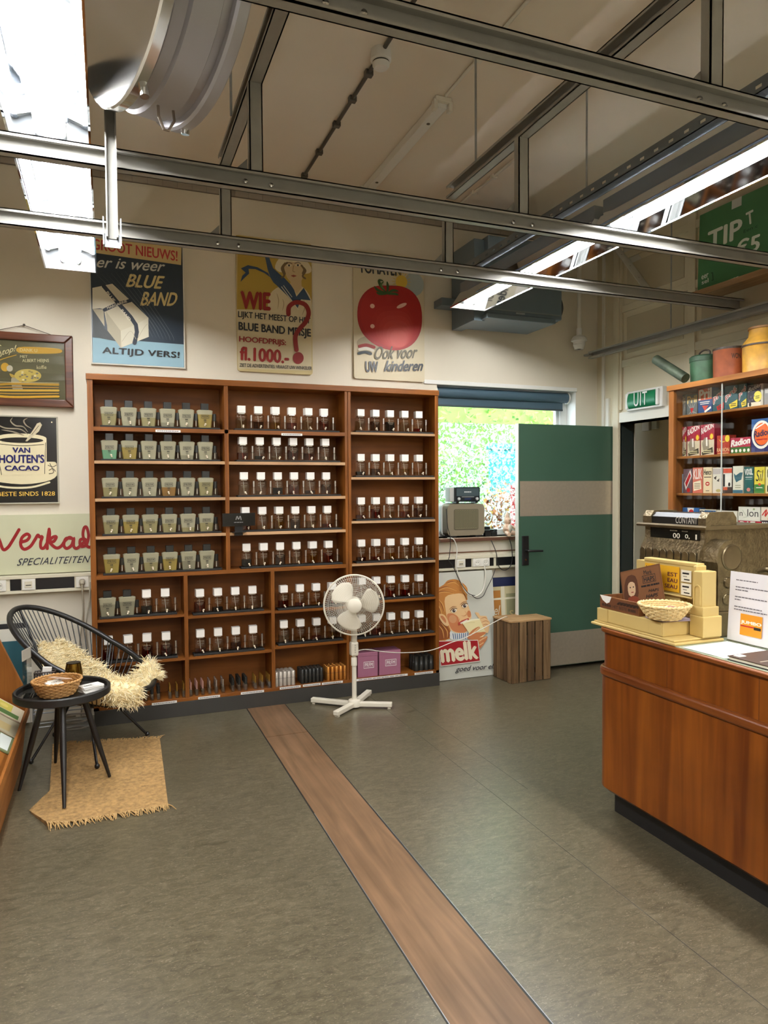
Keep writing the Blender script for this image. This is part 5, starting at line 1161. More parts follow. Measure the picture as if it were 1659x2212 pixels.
for (x, h, lab) in ((2.985, .085, 'black two part charger block on the sill, the taller one beside the speaker'), (3.045, .06, 'squat black charger block on the sill beside the figurine')):
    o = thing('charger_block', lab, 'charger', (x, 5.21, SZ)); MB().box(-.027, .027, -.02, .02, 0, h * .65).build('base', BLACK, o, bevel=.004)
    if h > .07: MB().box(-.027, .02, -.018, .018, h * .68, h).build('top', BLACK, o, bevel=.004)
    else: MB().box(-.027, -.008, -.018, .018, h * .65, h).box(.010, .027, -.018, .018, h * .65, h).build('cradle_arm', BLACK, o, bevel=.003)
PR = mat('figurine_peach', rgb(222, 186, 160), .35, noise=.1, nscale=40); PW = mat('figurine_white', rgb(238, 226, 212), .35)
fg = thing('cherub_figurine', 'peach and white seated figurine with a cone hat on the sill', 'figurine', (3.175, 5.2, SZ), .3)
mb = MB(); mb.sphere((0, 0, .062), (.042, .038, .05), 16, 10); mb.sphere((.0, -.005, .128), (.032, .030, .032), 16, 10); mb.lathe([(.026, 0), (.018, .03), (.0, .062)], 14, c=(.004, .004, .148))
for s_ in (-1, 1): mb.tube([(s_ * .03, -.01, .085), (s_ * .055, -.03, .065), (s_ * .04, -.05, .06)], [.014, .012, .011], 10); mb.tube([(s_ * .025, -.02, .03), (s_ * .05, -.055, .022), (s_ * .06, -.075, .018)], [.022, .018, .017], 10)
mb.build('body', PR, fg, smooth=60); MB().sphere((0, -.028, .066), (.026, .016, .036), 12, 8).build('apron', PW, fg, smooth=60); MB().sphere((.0, -.036, .122), (.007, .006, .007), 8, 6).build('nose', C(206, 140, 120), fg)
for x in (-.012, .012): MB().sphere((x, -.033, .135), .0035, 8, 6).build('eye', C(40, 34, 30), fg)
cord('thin_cable', 'thin black cable running down the side of the taupe speaker', [(2.575, 5.16, SZ + .24), (2.58, 5.145, SZ + .1), (2.60, 5.135, SZ + .0), (2.585, 5.122, 1.0), (2.572, 5.112, .96), (2.61, 5.100, .90), (2.66, 5.075, .78), (2.72, 5.052, .69), (2.78, 5.050, .668)], .003, BCAB)
cord('speaker_cable', 'white cable looping from under the speaker to the window socket', [(2.58, 5.15, SZ + .004), (2.63, 5.135, SZ - .01), (2.655, 5.125, 1.04), (2.635, 5.11, .93), (2.66, 5.095, .82), (2.71, 5.083, .70), (2.79, 5.078, .655), (2.87, 5.083, .70), (2.90, 5.09, .82), (2.895, 5.10, .905)], .005, WCAB)
cord('thin_cable', 'black cable looping from the charger blocks below the duct', [(2.985, 5.185, SZ + .003), (2.99, 5.138, 1.09), (3.02, 5.12, 1.0), (3.03, 5.118, .92), (3.06, 5.11, .865), (3.12, 5.11, .86), (3.17, 5.118, .92), (3.175, 5.13, 1.04), (3.155, 5.139, 1.12)], .0035, BCAB)
cord('thin_cable', 'black cable dipping from the duct across the milk poster', [(3.01, 5.118, .87), (2.95, 5.07, .80), (2.89, 5.052, .72), (2.85, 5.045, .66), (2.79, 5.040, .645), (2.74, 5.040, .68)], .003, BCAB)
# ================================================================== milk poster, rear sign
mk = thing('milk_poster', 'milk poster of a child drinking leaning against the wall beside the bookcase', 'poster', M=frame((2.425, 5.035, .003), (1, 0, 0), (0, .085, .86)))
MB().box(0, .555, 0, .862, -.012, 0).build('panel', C(206, 208, 198, .4), mk)
a = Art((70, 2140), (1180, 2012), (62, 12), .555, .862)
HR = C(196, 130, 62); HR2 = C(150, 84, 40); HR3 = C(224, 170, 96); SK = C(234, 196, 144); SK2 = C(206, 130, 84); SK3 = C(178, 96, 58)
a.poly([(75, 420), (120, 330), (260, 230), (340, 140), (480, 110), (600, 170), (690, 280), (680, 420), (640, 560), (300, 700), (330, 1000), (360, 1250), (280, 1320), (90, 1310)], HR, 3)
a.poly([(100, 980), (150, 870), (300, 1060), (350, 1250), (230, 1320), (95, 1300)], HR2, 3)
a.poly([(280, 480), (480, 400), (610, 410), (670, 560), (720, 720), (740, 880), (650, 960), (650, 1150), (500, 1190), (360, 1130), (310, 960), (280, 760)], SK, 3)
a.poly([(300, 820), (400, 800), (500, 870), (520, 1000), (640, 1010), (640, 1150), (520, 1180), (380, 1130), (320, 980)], SK2, 3); a.disc((400, 910), 70, 80, C(214, 156, 112)); a.disc((700, 800), 36, 70, SK2)
for s_ in (((110, 400), (250, 360), (420, 390)), ((150, 330), (300, 270), (470, 330)), ((300, 200), (420, 160), (520, 230)), ((120, 500), (200, 600), (240, 760)), ((90, 560), (160, 700), (180, 820)), ((500, 140), (600, 230), (650, 360)), ((540, 320), (620, 380), (660, 500)), ((110, 1020), (180, 1120), (200, 1280)), ((160, 980), (260, 1130), (260, 1270))): a.stroke(s_, 20, HR2, True); a.stroke([(x + 22, y + 14) for x, y in s_], 16, HR3, True)
a.poly([(140, 840), (200, 810), (270, 860), (320, 1020), (270, 1050), (200, 980)], SK, 3); a.poly([(175, 870), (220, 850), (270, 930), (260, 990)], SK2, 3)
for (x, y, k) in ((425, 742, 1), (625, 640, 1)):
    a.disc((x, y), 52, 34, C(244, 236, 220), rot=-.45); a.disc((x - 4, y), 28, 34, C(52, 34, 30)); a.disc((x + 4, y - 8), 8, 8, C(240, 236, 230)); a.stroke([(x - 64, y + 4), (x - 20, y - 48), (x + 54, y - 46)], 12, C(60, 38, 28)); a.stroke([(x - 90, y - 20), (x - 20, y - 80), (x + 50, y - 80)], 13, C(150, 96, 52), True)
a.stroke([(620, 740), (650, 800), (600, 840), (550, 830)], 10, SK2, True); a.poly([(480, 985), (560, 930), (680, 880), (690, 910), (600, 960), (500, 1030)], C(186, 70, 56)); a.poly([(520, 985), (660, 905), (660, 925), (540, 1000)], C(246, 240, 228)); a.stroke([(520, 880), (500, 960), (480, 1010)], 8, SK3, True)
a.poly([(340, 1150), (420, 1190), (660, 1180), (700, 1300), (360, 1320), (330, 1230)], C(224, 226, 226), 2)
for k in range(8): a.stroke([(385 + k * 38, 1200 - k * 2), (395 + k * 36, 1300)], 15, C(60, 100, 140), False, 2)
a.poly([(800, 770), (870, 770), (900, 830), (1010, 830), (1030, 900), (1070, 950), (1060, 1050), (1020, 1180), (940, 1100), (880, 900)], SK, 2)
for s_ in (((900, 890), (980, 860), (1030, 900)), ((915, 960), (1000, 930), (1060, 960)), ((930, 1020), (1000, 1000), (1050, 1030))): a.stroke(s_, 10, SK3, True)
a.poly([(555, 975), (720, 905), (880, 885), (990, 1180), (900, 1290), (700, 1220)], C(240, 228, 176)); a.poly([(560, 975), (720, 905), (880, 885), (885, 910), (730, 935), (575, 1000)], C(250, 244, 214)); a.stroke([(620, 980), (790, 965)], 6, C(206, 190, 130))
a.poly([(660, 1220), (740, 1120), (850, 1050), (880, 1080), (800, 1170), (960, 1150), (980, 1190), (860, 1270), (1000, 1240), (1000, 1300), (860, 1500), (840, 1360), (650, 1300)], SK2, 2); a.stroke([(700, 1230), (800, 1130), (860, 1070)], 20, SK); a.stroke([(860, 1340), (930, 1290), (990, 1260)], 18, SK); a.stroke([(860, 1420), (930, 1370)], 14, SK)
a.poly([(92, 1345), (835, 1315), (862, 1745), (140, 1845)], C(236, 232, 222)); a.poly([(104, 1358), (825, 1328), (850, 1733), (148, 1830)], C(164, 24, 34))
a.text('melk', ((150, 1785), (835, 1700), (125, 1400)), C(236, 226, 196), .05, 0, 1.0); a.text('goed voor elk', ((390, 1985), (1160, 1920), (400, 1850)), C(40, 40, 48), .01, .35)
a.build('printed_picture', mk)
rs2 = thing('menu_sign', 'tan sign with a navy top edge leaning behind the wooden crate', 'sign', M=frame((2.995, 5.10, .003), (1, 0, 0), (0, .06, .78)))
MB().box(0, .34, 0, .79, -.012, 0).build('panel', C(196, 186, 146), rs2); a = pane_art(.34, .79)
a.rect(0, 90, 100, 100, C(26, 34, 70)); a.rect(2, 20, 24, 86, C(180, 122, 56)); a.rect(26, 20, 36, 90, C(220, 214, 190)); a.rect(40, 20, 98, 82, C(150, 148, 112)); a.rect(2, 76, 98, 78, C(226, 220, 196)); a.text('Sc', ((48, 56), (72, 56), (48, 64)), C(206, 186, 130), .02); a.text('v', ((4, 46), (14, 46), (4, 54)), C(30, 30, 34), .02, .3); a.text('el', ((4, 60), (22, 60), (4, 70)), C(226, 220, 196), .0, .3); a.build('printed_picture', rs2)
# ================================================================== crate
cr = thing('wooden_crate', 'weathered slatted wooden crate standing on end before the green door', 'crate', (2.932, 4.746, 0), radians(1.5))
CRW = [wood('crate_slat_%d' % i, rgb(*c1), rgb(*c2), .75, axis=2, scale=3, stretch=16) for i, (c1, c2) in enumerate((((84, 62, 40), (122, 96, 66)), ((98, 76, 50), (140, 112, 80)), ((72, 54, 36), (106, 82, 56))))]
CH = .482
for k in range(5): MB().box(.006 + k * .0755, .006 + k * .0755 + .064, 0, .011, random.uniform(0, .004), CH - random.uniform(0, .006)).build('slat', CRW[k % 3], cr, bevel=.002)
for k in range(5): MB().box(-.002, .009, .014 + k * .051, .014 + k * .051 + .041, random.uniform(0, .004), CH - random.uniform(0, .006)).build('slat', CRW[(k + 1) % 3], cr, bevel=.002)
for k in range(5): MB().box(.374, .385, .014 + k * .051, .014 + k * .051 + .045, 0, CH).build('slat', CRW[k % 3], cr, bevel=.002)
CRT = wood('crate_top', rgb(150, 116, 78), rgb(190, 156, 112), .7, axis=0, scale=3, stretch=14)
for k in range(3): MB().box(-.004, .388, .002 + k * .090, .002 + k * .090 + .084, CH, CH + .014).build('top_board', CRT, cr, bevel=.002)
for z in (.02, CH - .04):
    MB().box(.012, .030, .012, .26, z, z + .03).build('batten', CRW[0], cr); MB().box(.352, .370, .012, .26, z, z + .03).build('batten', CRW[0], cr)
nl = MB().lathe([(.003, 0), (.003, .001), (0, .0012)], 6, M=Matrix.Rotation(radians(90), 4, 'X')).mesh('nail', C(40, 34, 30))
for k in range(5):
    for z in (.03, CH - .03): link('nail', nl, cr).location = (.04 + k * .0755, -.0005, z)
# ================================================================== fan
fn = thing('standing_fan', 'white standing fan with a cross foot before the bookcase', 'fan', (1.60, 4.665, 0))
FW_ = mat('fan_white', rgb(228, 222, 206), .4)
for (ex_, ey) in ((1.349, 4.880), (1.411, 4.508), (1.839, 4.546), (1.800, 4.905)):
    d = V((ex_ - 1.60, ey - 4.665, 0)); L = d.length; an = atan2(d.y, d.x); mm = Matrix.Rotation(an, 4, 'Z')
    l = MB().box(.03, L, -.021, .021, .012, .042, M=mm).build('foot_arm', FW_, fn, bevel=.004); MB().box(L - .03, L - .01, -.015, .015, 0, .012, M=mm).build('rubber_foot', FW_, l)
MB().lathe([(.045, .012), (.045, .05), (.04, .058), (.02, .062), (.02, .07)], 24).build('hub', FW_, fn, smooth=40)
MB().lathe([(.0165, .06), (.0165, .33)], 20).build('pole', FW_, fn, smooth=40); MB().lathe([(.0205, .30), (.021, .355), (.017, .36), (.014, .36), (.015, .40), (.03, .42)], 20).build('collar', FW_, fn, smooth=40)
hz = .745; V_ = (EYE - V((1.57, 4.60, hz + 0)))
face = V((V_.x * .85, V_.y, V_.z * .25)).normalized()
fu = V((0, 0, 1)).cross(face).normalized(); fv = face.cross(fu).normalized()
FM_ = frame((1.572 - 1.60, 4.575 - 4.665, hz), fu, fv)     # local z towards the viewer
MB().box(-.028, .028, -.028, .03, .37, .47).build('control_box', FW_, fn, bevel=.012)
for k in range(4): MB().lathe([(.005, 0), (.005, .004), (0, .004)], 10, M=Matrix.Translation((.0, -.029, .40 + k * .016)) @ Matrix.Rotation(radians(90), 4, 'X')).build('button', C(200, 196, 184), fn)
MB().tube([(0, 0, .46), (0, -.01, .56), (-.01, -.02, .70)], [.022, .020, .022], 14).build('neck', FW_, fn, smooth=50)
R_ = .207
mot = MB().lathe([(.0, -.115), (.035, -.11), (.05, -.09), (.054, -.03), (.045, -.02)], 24).build('motor_housing', FW_, fn, smooth=40, M=FM_)
cage = MB(); NW = 84
for sgn, zf in ((1, .052), (-1, -.04)):
    for i in range(NW):
        t = 2 * pi * i / NW; cage.tube([(.045 * cos(t), .045 * sin(t), zf), (.13 * cos(t + .05), .13 * sin(t + .05), zf * .95), (.185 * cos(t + .1), .185 * sin(t + .1), zf * .62), (R_ * cos(t + .12), R_ * sin(t + .12), 0)], .0008, 3, cap=False)
    for r in ([.05 + .0125 * k for k in range(13)] if sgn > 0 else (.09, .14, .18)):
        zz = zf * (1 - max(0, (r - .10) / (R_ - .10)) ** 2); cage.tube([(r * cos(2 * pi * i / 48), r * sin(2 * pi * i / 48), zz) for i in range(48)], .0008, 3, closed=True)
o = cage.build('cage_wires', FW_, fn, M=FM_); o['kind'] = 'stuff'
MB().tube([(R_ * cos(2 * pi * i / 72), R_ * sin(2 * pi * i / 72), 0) for i in range(72)], .006, 8, closed=True).build('cage_ring', FW_, fn, smooth=60, M=FM_)
MB().lathe([(.05, .046), (.05, .056), (.042, .062), (0, .064)], 32).build('centre_badge', FW_, fn, smooth=40, M=FM_)
for k in range(3):
    a0_ = radians(128 + 120 * k); bl_ = MB(); n1, n2 = 10, 8
    for i in range(n1 + 1):
        s_ = i / n1; r = .03 + .145 * s_; hw = (.20 + .62 * sin(pi * min(1, s_ * .62 + .12))) * (1.0 if s_ < .8 else sqrt(max(0.02, 1 - ((s_ - .8) / .2) ** 2 * .75)))
        for j in range(n2 + 1):
            q = (j / n2 - .5) * 2; an = a0_ + q * hw * .82 + .12 * s_; bl_.v.append((r * cos(an), r * sin(an), .004 + q * .016))
    bl_.f = [[i * (n2 + 1) + j, i * (n2 + 1) + j + 1, (i + 1) * (n2 + 1) + j + 1, (i + 1) * (n2 + 1) + j] for i in range(n1) for j in range(n2)]; bl_.m = [0] * len(bl_.f)
    o = bl_.build('blade', FW_, fn, smooth=60, M=FM_); o.modifiers.new('thickness', 'SOLIDIFY').thickness = .002
p0 = V((1.615, 4.655, .40)); e1 = at(1062, 1345, 'y', 4.84)
cord('fan_cord', 'white fan cord sagging across to the wooden crate', [p0, at(790, 1403, 'y', 4.72), at(830, 1408, 'y', 4.78), at(875, 1410, 'y', 4.84), at(930, 1405, 'y', 4.88), at(975, 1388, 'y', 4.89), at(1010, 1375, 'y', 4.90), V((2.93, 4.88, .50)), V((2.99, 4.90, .499))], .0035, WCAB)
# ================================================================== glass cabinet on the right
CBW = wood('cabinet_oak', rgb(134, 84, 38), rgb(168, 112, 58), .4, axis=1, scale=2, stretch=16); CBV = wood('cabinet_oak_post', rgb(126, 76, 34), rgb(156, 100, 48), .4, axis=2, scale=2, stretch=16)
CBK = wood('cabinet_back', rgb(78, 52, 30), rgb(100, 70, 42), .6, axis=2, scale=2, stretch=6)
CX0, CX1, CY0, CY1, CZ = 3.60, 4.03, 1.9, 3.80, 2.235
cb = thing('display_cabinet', 'oak display cabinet with glass front full of detergent boxes', 'cabinet', (CX0, CY1, 0))
def cbx(n, x0, x1, y0, y1, z0, z1, m, bevel=.002): return MB().box(x0 - CX0, x1 - CX0, y0 - CY1, y1 - CY1, z0, z1).build(n, m, cb, bevel=bevel)
cbx('top', CX0 - .01, CX1, CY0, CY1 + .01, CZ - .035, CZ, CBW); cbx('end_panel', CX0 + .03, CX1, CY1 - .02, CY1, 0, CZ - .035, CBV); cbx('end_panel', CX0 + .03, CX1, CY0, CY0 + .02, 0, CZ - .035, CBV)
cbx('front_post', CX0, CX0 + .03, CY1 - .045, CY1, 0, CZ - .035, CBV); cbx('front_post', CX0, CX0 + .03, CY0, CY0 + .045, 0, CZ - .035, CBV)
cbx('back_panel', CX1 - .01, CX1, CY0, CY1, .0, CZ - .035, CBK)
CSH = (2.030, 1.752, 1.502, 1.262)
for z in CSH:
    s_ = cbx('shelf', CX0 + .045, CX1 - .01, CY0 + .02, CY1 - .02, z - .016, z, CBW)
cbx('lower_case', CX0, CX1 - .01, CY0 + .02, CY1 - .02, 0, .80, CBV)
for k in range(3):
    d_ = cbx('door', CX0 - .018, CX0, CY0 + .03 + k * .615, CY0 + .63 + k * .615, .08, .78, CBV); MB().tube([(-.018, CY0 + .1 + k * .615 - CY1, .5), (-.036, CY0 + .1 + k * .615 - CY1, .5)], .012, 10).build('knob', C(60, 40, 26), d_)
CG = glassy('cabinet_glass', (.97, .98, .98), .015)
for (y0, y1, x) in ((3.36, CY1 - .045, .010), (CY0 + .05, 3.375, .022)): cbx('glass_door', CX0 + x, CX0 + x + .004, y0, y1, .82, CZ - .04, CG, 0)
cbx('glass_edge', CX0 + .008, CX0 + .016, 3.358, 3.362, .82, CZ - .04, C(196, 200, 196), 0)
# ---- detergent boxes
def dbox(nm, lab, zx0, zx1, ztop, shelf, side, off, deco, depth=.055, x=3.70, z0=None, grp='detergent boxes in the glass cabinet'):
    px0, px1 = 1440 + zx0 / 7.575, 1440 + zx1 / 7.575; py = off + ztop / 7.575
    y0 = min(at(px0, py, 'x', x).y, 3.776); y1 = at(px1, py, 'x', x).y; zt = at((px0 + px1) / 2, py, 'x', x).z; zb = CSH[shelf] if z0 is None else z0; w = y0 - y1 - .003; h = zt - zb
    r = thing(nm, lab, 'box', M=sideM(y0, zb + .0005, x), group=grp)
    MB().box(0, w, 0, h, -depth, 0).build('carton', C(*side), r); a = pane_art(w, h, .0006); deco(a); a.build('printed_front', r); return zt
WH, RD, OR, YL, TE, NV_, BKI = C(240, 236, 226), C(190, 36, 36), C(222, 112, 48), C(232, 206, 60), C(38, 96, 104), C(34, 38, 92), C(28, 26, 28)
def pril(c1, c2):
    def f(a):
        a.rect(0, 55, 100, 100, c1); a.text('Pril', ((4, 52), (98, 60), (4, 92)), WH, .05); a.text('Pril', ((6, 54), (96, 62), (6, 88)), OR, .02); a.poly([(20, 45), (70, 42), (50, 8)], RD); a.poly([(40, 8), (90, 26), (92, 18), (44, 0)], WH); a.rect(14, 46, 80, 48, c2)
    return f
dbox('detergent_box', 'grey striped box with slanted letters next to the cabinet post', 165, 320, 560, 0, (120, 124, 120), 780, lambda a: (a.rect(0, 0, 100, 100, C(118, 126, 124)), [a.stroke([(5 + k * 12, 2), (60 + k * 4, 55)], 4, C(180, 182, 176), True, 2) for k in range(8)], a.text('Pril', ((8, 56), (92, 64), (8, 92)), C(206, 186, 140), .04)))
dbox('detergent_box', 'grey rayed box with cream letters, second from the cabinet post', 330, 512, 545, 0, (110, 116, 112), 780, lambda a: (a.rect(0, 0, 100, 100, C(104, 114, 114)), [a.stroke([(50, 20), (5 + k * 13, 60 - 55 * (k % 2))], 3, C(186, 188, 182), True, 2) for k in range(8)], a.text('Pril', ((6, 56), (96, 60), (6, 92)), C(222, 198, 130), .04), a.poly([(34, 34), (68, 34), (50, 8)], RD)))
dbox('detergent_box', 'tall blue box with orange letters on the top cabinet shelf', 517, 752, 445, 0, (50, 84, 130), 780, lambda a: (a.rect(0, 0, 100, 54, C(46, 80, 128)), a.rect(0, 54, 100, 100, C(206, 96, 60)), a.text('Pril', ((6, 54), (98, 60), (6, 96)), WH, .05), a.rect(14, 44, 84, 47, WH), a.rect(16, 37, 78, 40, WH), a.poly([(30, 32), (76, 30), (50, 10)], C(206, 84, 66)), a.poly([(46, 10), (92, 26), (94, 18), (50, 2)], WH)))
def pre(lowc, t):
    def f(a): a.rect(0, 0, 100, 100, C(36, 84, 92)); a.text(t, ((6, 32), (96, 66), (-2, 66)), WH, .07); a.text(t, ((9, 36), (92, 68), (2, 64)), C(160, 46, 40), .015); a.poly([(44, 6), (96, 12), (98, 40), (34, 24)], lowc); a.rect(46, 16, 88, 19, BKI); a.rect(48, 23, 88, 26, BKI)
    return f
dbox('detergent_box', 'teal box with a red corner on the top cabinet shelf', 756, 950, 470, 0, (34, 80, 88), 780, pre(RD, 'pre'))
dbox('detergent_box', 'teal box with a yellow flag next to the red cornered one', 954, 1174, 400, 0, (34, 80, 88), 780, pre(YL, 'pr\u00e9'))
dbox('detergent_box', 'teal box with a yellow flag beside the black bubble box', 1178, 1320, 372, 0, (34, 80, 88), 780, pre(YL, 'pr\u00e9'))
dbox('detergent_box', 'black and cream box with bubbles and a yellow disc', 1328, 1586, 385, 0, (200, 196, 182), 780, lambda a: (a.rect(0, 22, 86, 100, C(52, 50, 62)), a.rect(0, 0, 86, 22, C(226, 216, 190)), a.disc((66, 46), 26, 24, C(226, 212, 92)), a.text('Budder', ((4, 70), (90, 88), (4, 88)), WH, .01, .3), [a.disc((14 + 9 * k, 30 + (k * 17) % 30), 5, 5, C(96, 92, 110)) for k in range(4)], a.rect(52, 46, 78, 49, BKI), a.rect(52, 38, 78, 41, BKI), a.disc((18, 14), 8, 9, BKI)))
dbox('detergent_box', 'plain grey box beside the black bubble box', 1602, 1780, 430, 0, (150, 148, 150), 780, lambda a: (a.rect(8, 70, 92, 90, C(190, 188, 186)),))
def radion(a):
    a.rect(0, 50, 100, 100, C(166, 40, 62)); a.rect(0, 0, 100, 50, C(214, 200, 170)); a.text('RADION', ((4, 68), (96, 88), (0, 88)), WH, .03, .15); a.disc((80, 60), 15, 11, C(206, 90, 30)); a.disc((80, 60), 11, 8, YL); a.poly([(30, 60), (44, 44), (60, 52), (64, 20), (20, 16), (10, 40)], C(150, 140, 120)); a.poly([(8, 10), (88, 26), (92, 8), (12, -2)], C(60, 58, 44)); a.rect(18, 8, 80, 11, C(206, 196, 150)); a.rect(18, 14, 80, 17, C(206, 196, 150)); a.poly([(38, 58), (50, 58), (52, 30), (40, 30)], C(236, 230, 220))
for k, (x0, x1, t, l) in enumerate(((166, 336, 1085, 'red and cream box next to the cabinet post on the second shelf'), (340, 556, 1062, 'red and cream box between two like it on the second shelf'), (562, 790, 1034, 'red and cream box beside the sunburst box on the second shelf'))): dbox('detergent_box', l, x0, x1, t, 1, (150, 36, 56), 780, radion)
dbox('detergent_box', 'orange red box with sunburst rays and cream letters', 824, 1040, 1215, 1, (160, 50, 34), 780, lambda a: (a.rect(0, 0, 100, 100, C(176, 56, 36)), a.disc((82, 82), 18, 18, YL), [a.stroke([(70 - 6 * k, 70 - 2 * k), (40 - 5 * k, 62 + 4 * k)], 3, YL, True, 2) for k in range(6)], a.text('RADION', ((2, 14), (98, 14), (2, 34)), C(232, 206, 150), .01), a.rect(8, 4, 92, 8, C(220, 170, 110))))
dbox('detergent_box', 'wide low box with white letters over a green band', 1046, 1384, 1250, 1, (140, 38, 52), 780, lambda a: (a.rect(0, 40, 100, 100, C(176, 44, 70)), a.rect(0, 0, 100, 40, C(56, 110, 44)), a.text('Radion', ((2, 42), (98, 58), (2, 86)), WH, .05, .15), [a.disc((10 + 20 * k, 18), 6, 10, WH) for k in range(5)]))
dbox('detergent_box', 'tall navy box with a white ring and orange disc', 1390, 1800, 935, 1, (36, 40, 96), 780, lambda a: (a.rect(0, 0, 100, 100, C(36, 40, 100)), a.rect(0, 70, 100, 100, C(44, 92, 150)), a.disc((42, 52), 40, 42, WH), a.disc((42, 52), 32, 34, C(30, 36, 80)), a.disc((44, 54), 31, 33, C(232, 104, 36)), a.text('Radion', ((12, 44), (78, 50), (12, 64)), C(44, 30, 70), .04), a.rect(20, 36, 66, 40, RD), a.stroke([(20, 72), (60, 88)], 4, WH)))
dbox('detergent_box', 'pale blue box next to the cabinet post on the third shelf', 164, 268, 335, 2, (150, 170, 184), 980, lambda a: (a.rect(0, 0, 100, 100, C(160, 182, 198)), a.rect(38, 30, 62, 80, C(110, 104, 90))))
dbox('detergent_box', 'grey box with a red and white diamond on the third shelf', 276, 424, 250, 2, (104, 88, 96), 980, lambda a: (a.rect(0, 0, 100, 100, C(118, 96, 104)), a.poly([(10, 40), (80, 96), (98, 70), (30, 12)], WH), a.poly([(22, 42), (74, 86), (88, 70), (36, 24)], C(196, 44, 50)), a.disc((60, 12), 20, 9, RD)))
dbox('detergent_box', 'salmon box with white letters and a note panel', 428, 598, 228, 2, (206, 110, 92), 980, lambda a: (a.rect(0, 0, 100, 100, C(212, 118, 98)), a.text('KLIK', ((8, 54), (92, 56), (8, 94)), WH, .02), a.poly([(12, 8), (88, 16), (82, 50), (6, 42)], C(240, 228, 196)), [a.rect(18, 18 + 6 * k, 76, 20 + 6 * k, C(120, 100, 80)) for k in range(4)]))
dbox('detergent_box', 'cream box with black heading and a red oval', 601, 752, 222, 2, (226, 206, 170), 980, lambda a: (a.rect(0, 0, 100, 100, C(232, 214, 174)), a.text('Henco', ((6, 70), (94, 70), (6, 92)), BKI, .04), a.rect(10, 60, 90, 63, BKI), a.disc((50, 36), 24, 8, C(190, 56, 48)), a.disc((50, 36), 14, 3, C(240, 220, 190)), a.rect(30, 8, 70, 10, BKI)))
dbox('detergent_box', 'white box with dark bird marks on the third shelf', 757, 922, 228, 2, (214, 206, 190), 980, lambda a: (a.rect(0, 0, 100, 100, C(226, 220, 202)), a.rect(0, 74, 100, 96, C(196, 186, 180)), a.poly([(10, 60), (40, 68), (34, 52), (20, 56)], BKI), a.poly([(40, 48), (70, 58), (66, 44)], C(70, 66, 60)), a.disc((60, 10), 26, 6, C(190, 180, 120))))
dbox('detergent_box', 'black and white box with a red top on the third shelf', 926, 1080, 226, 2, (60, 50, 50), 980, lambda a: (a.rect(0, 0, 100, 100, C(226, 222, 208)), a.rect(0, 78, 100, 96, C(214, 86, 60)), a.rect(0, 26, 22, 74, BKI), a.rect(30, 30, 80, 74, WH), a.rect(0, 0, 100, 24, C(70, 56, 50)), a.rect(0, 12, 50, 24, C(206, 96, 64)), a.disc((70, 34), 12, 8, BKI)))
dbox('detergent_box', 'white box with a teal shirt picture', 1086, 1262, 203, 2, (208, 206, 190), 980, lambda a: (a.rect(0, 0, 100, 100, C(222, 220, 200)), a.poly([(10, 74), (30, 66), (70, 76), (96, 76), (84, 50), (60, 46), (34, 40), (16, 56)], C(50, 100, 112)), a.rect(24, 28, 78, 30, C(110, 120, 80)), a.rect(24, 20, 78, 22, C(110, 120, 80)), a.rect(0, 0, 100, 12, C(60, 110, 128))))
dbox('detergent_box', 'dark teal box with tall white letters', 1270, 1430, 217, 2, (30, 86, 84), 980, lambda a: (a.rect(0, 0, 100, 100, C(30, 92, 88)), a.text('VIXIL', ((6, 68), (94, 70), (6, 92)), WH, .03), a.rect(14, 60, 86, 62, WH), a.rect(14, 52, 86, 54, C(150, 190, 180)), a.disc((50, 14), 20, 7, C(206, 130, 120))))
dbox('detergent_box', 'yellow and green box with black script', 1437, 1614, 217, 2, (206, 190, 60), 980, lambda a: (a.rect(0, 34, 100, 100, C(220, 204, 70)), a.rect(0, 0, 100, 34, C(60, 128, 60)), a.text('Sil', ((16, 46), (86, 46), (16, 88)), BKI, .0, .2), a.disc((52, 34), 14, 5, C(206, 90, 50)), a.rect(20, 20, 80, 23, WH)))
dbox('detergent_box', 'cream box with black blocks beside the yellow and green one', 1622, 1780, 215, 2, (216, 206, 150), 980, lambda a: (a.rect(0, 0, 100, 100, C(226, 214, 150)), a.rect(20, 60, 90, 90, BKI), a.rect(20, 6, 90, 30, BKI)))
dbox('detergent_box', 'blue and white box with a red disc on the lowest shelf', 262, 536, 885, 3, (60, 104, 156), 980, lambda a: (a.rect(0, 0, 100, 100, WH), a.poly([(0, 100), (30, 100), (40, 40), (0, 0)], C(52, 104, 164)), a.poly([(70, 100), (100, 100), (100, 0), (62, 40)], C(52, 104, 164)), a.disc((54, 80), 14, 12, RD)))
dbox('detergent_box', 'cream and blue box with large letters on the lowest shelf', 540, 818, 915, 3, (206, 200, 180), 980, lambda a: (a.rect(0, 0, 100, 100, C(226, 222, 206)), a.rect(30, 84, 98, 96, C(56, 96, 140)), a.text('Dreis', ((2, 70), (98, 72), (2, 94)), C(52, 50, 60), .05)))
z_ = dbox('detergent_box', 'red box with a white ring letter on the lowest shelf', 985, 1148, 1150, 3, (150, 46, 56), 980, lambda a: (a.rect(0, 0, 100, 100, C(166, 50, 60)), a.text('O', ((20, 16), (86, 16), (20, 90)), WH, .06), a.rect(0, 0, 100, 10, C(226, 150, 130))))
dbox('detergent_box', 'white box with black letters stacked on the red ring box', 822, 1165, 937, 3, (216, 212, 198), 980, lambda a: (a.rect(0, 0, 100, 100, C(228, 224, 208)), a.stroke([(34, 88), (14, 70), (12, 40), (30, 30)], 4, C(190, 50, 50)), a.text('astella', ((30, 34), (92, 30), (30, 74)), BKI, .0), a.rect(44, 12, 80, 20, C(40, 50, 40))), z0=z_ + .001)
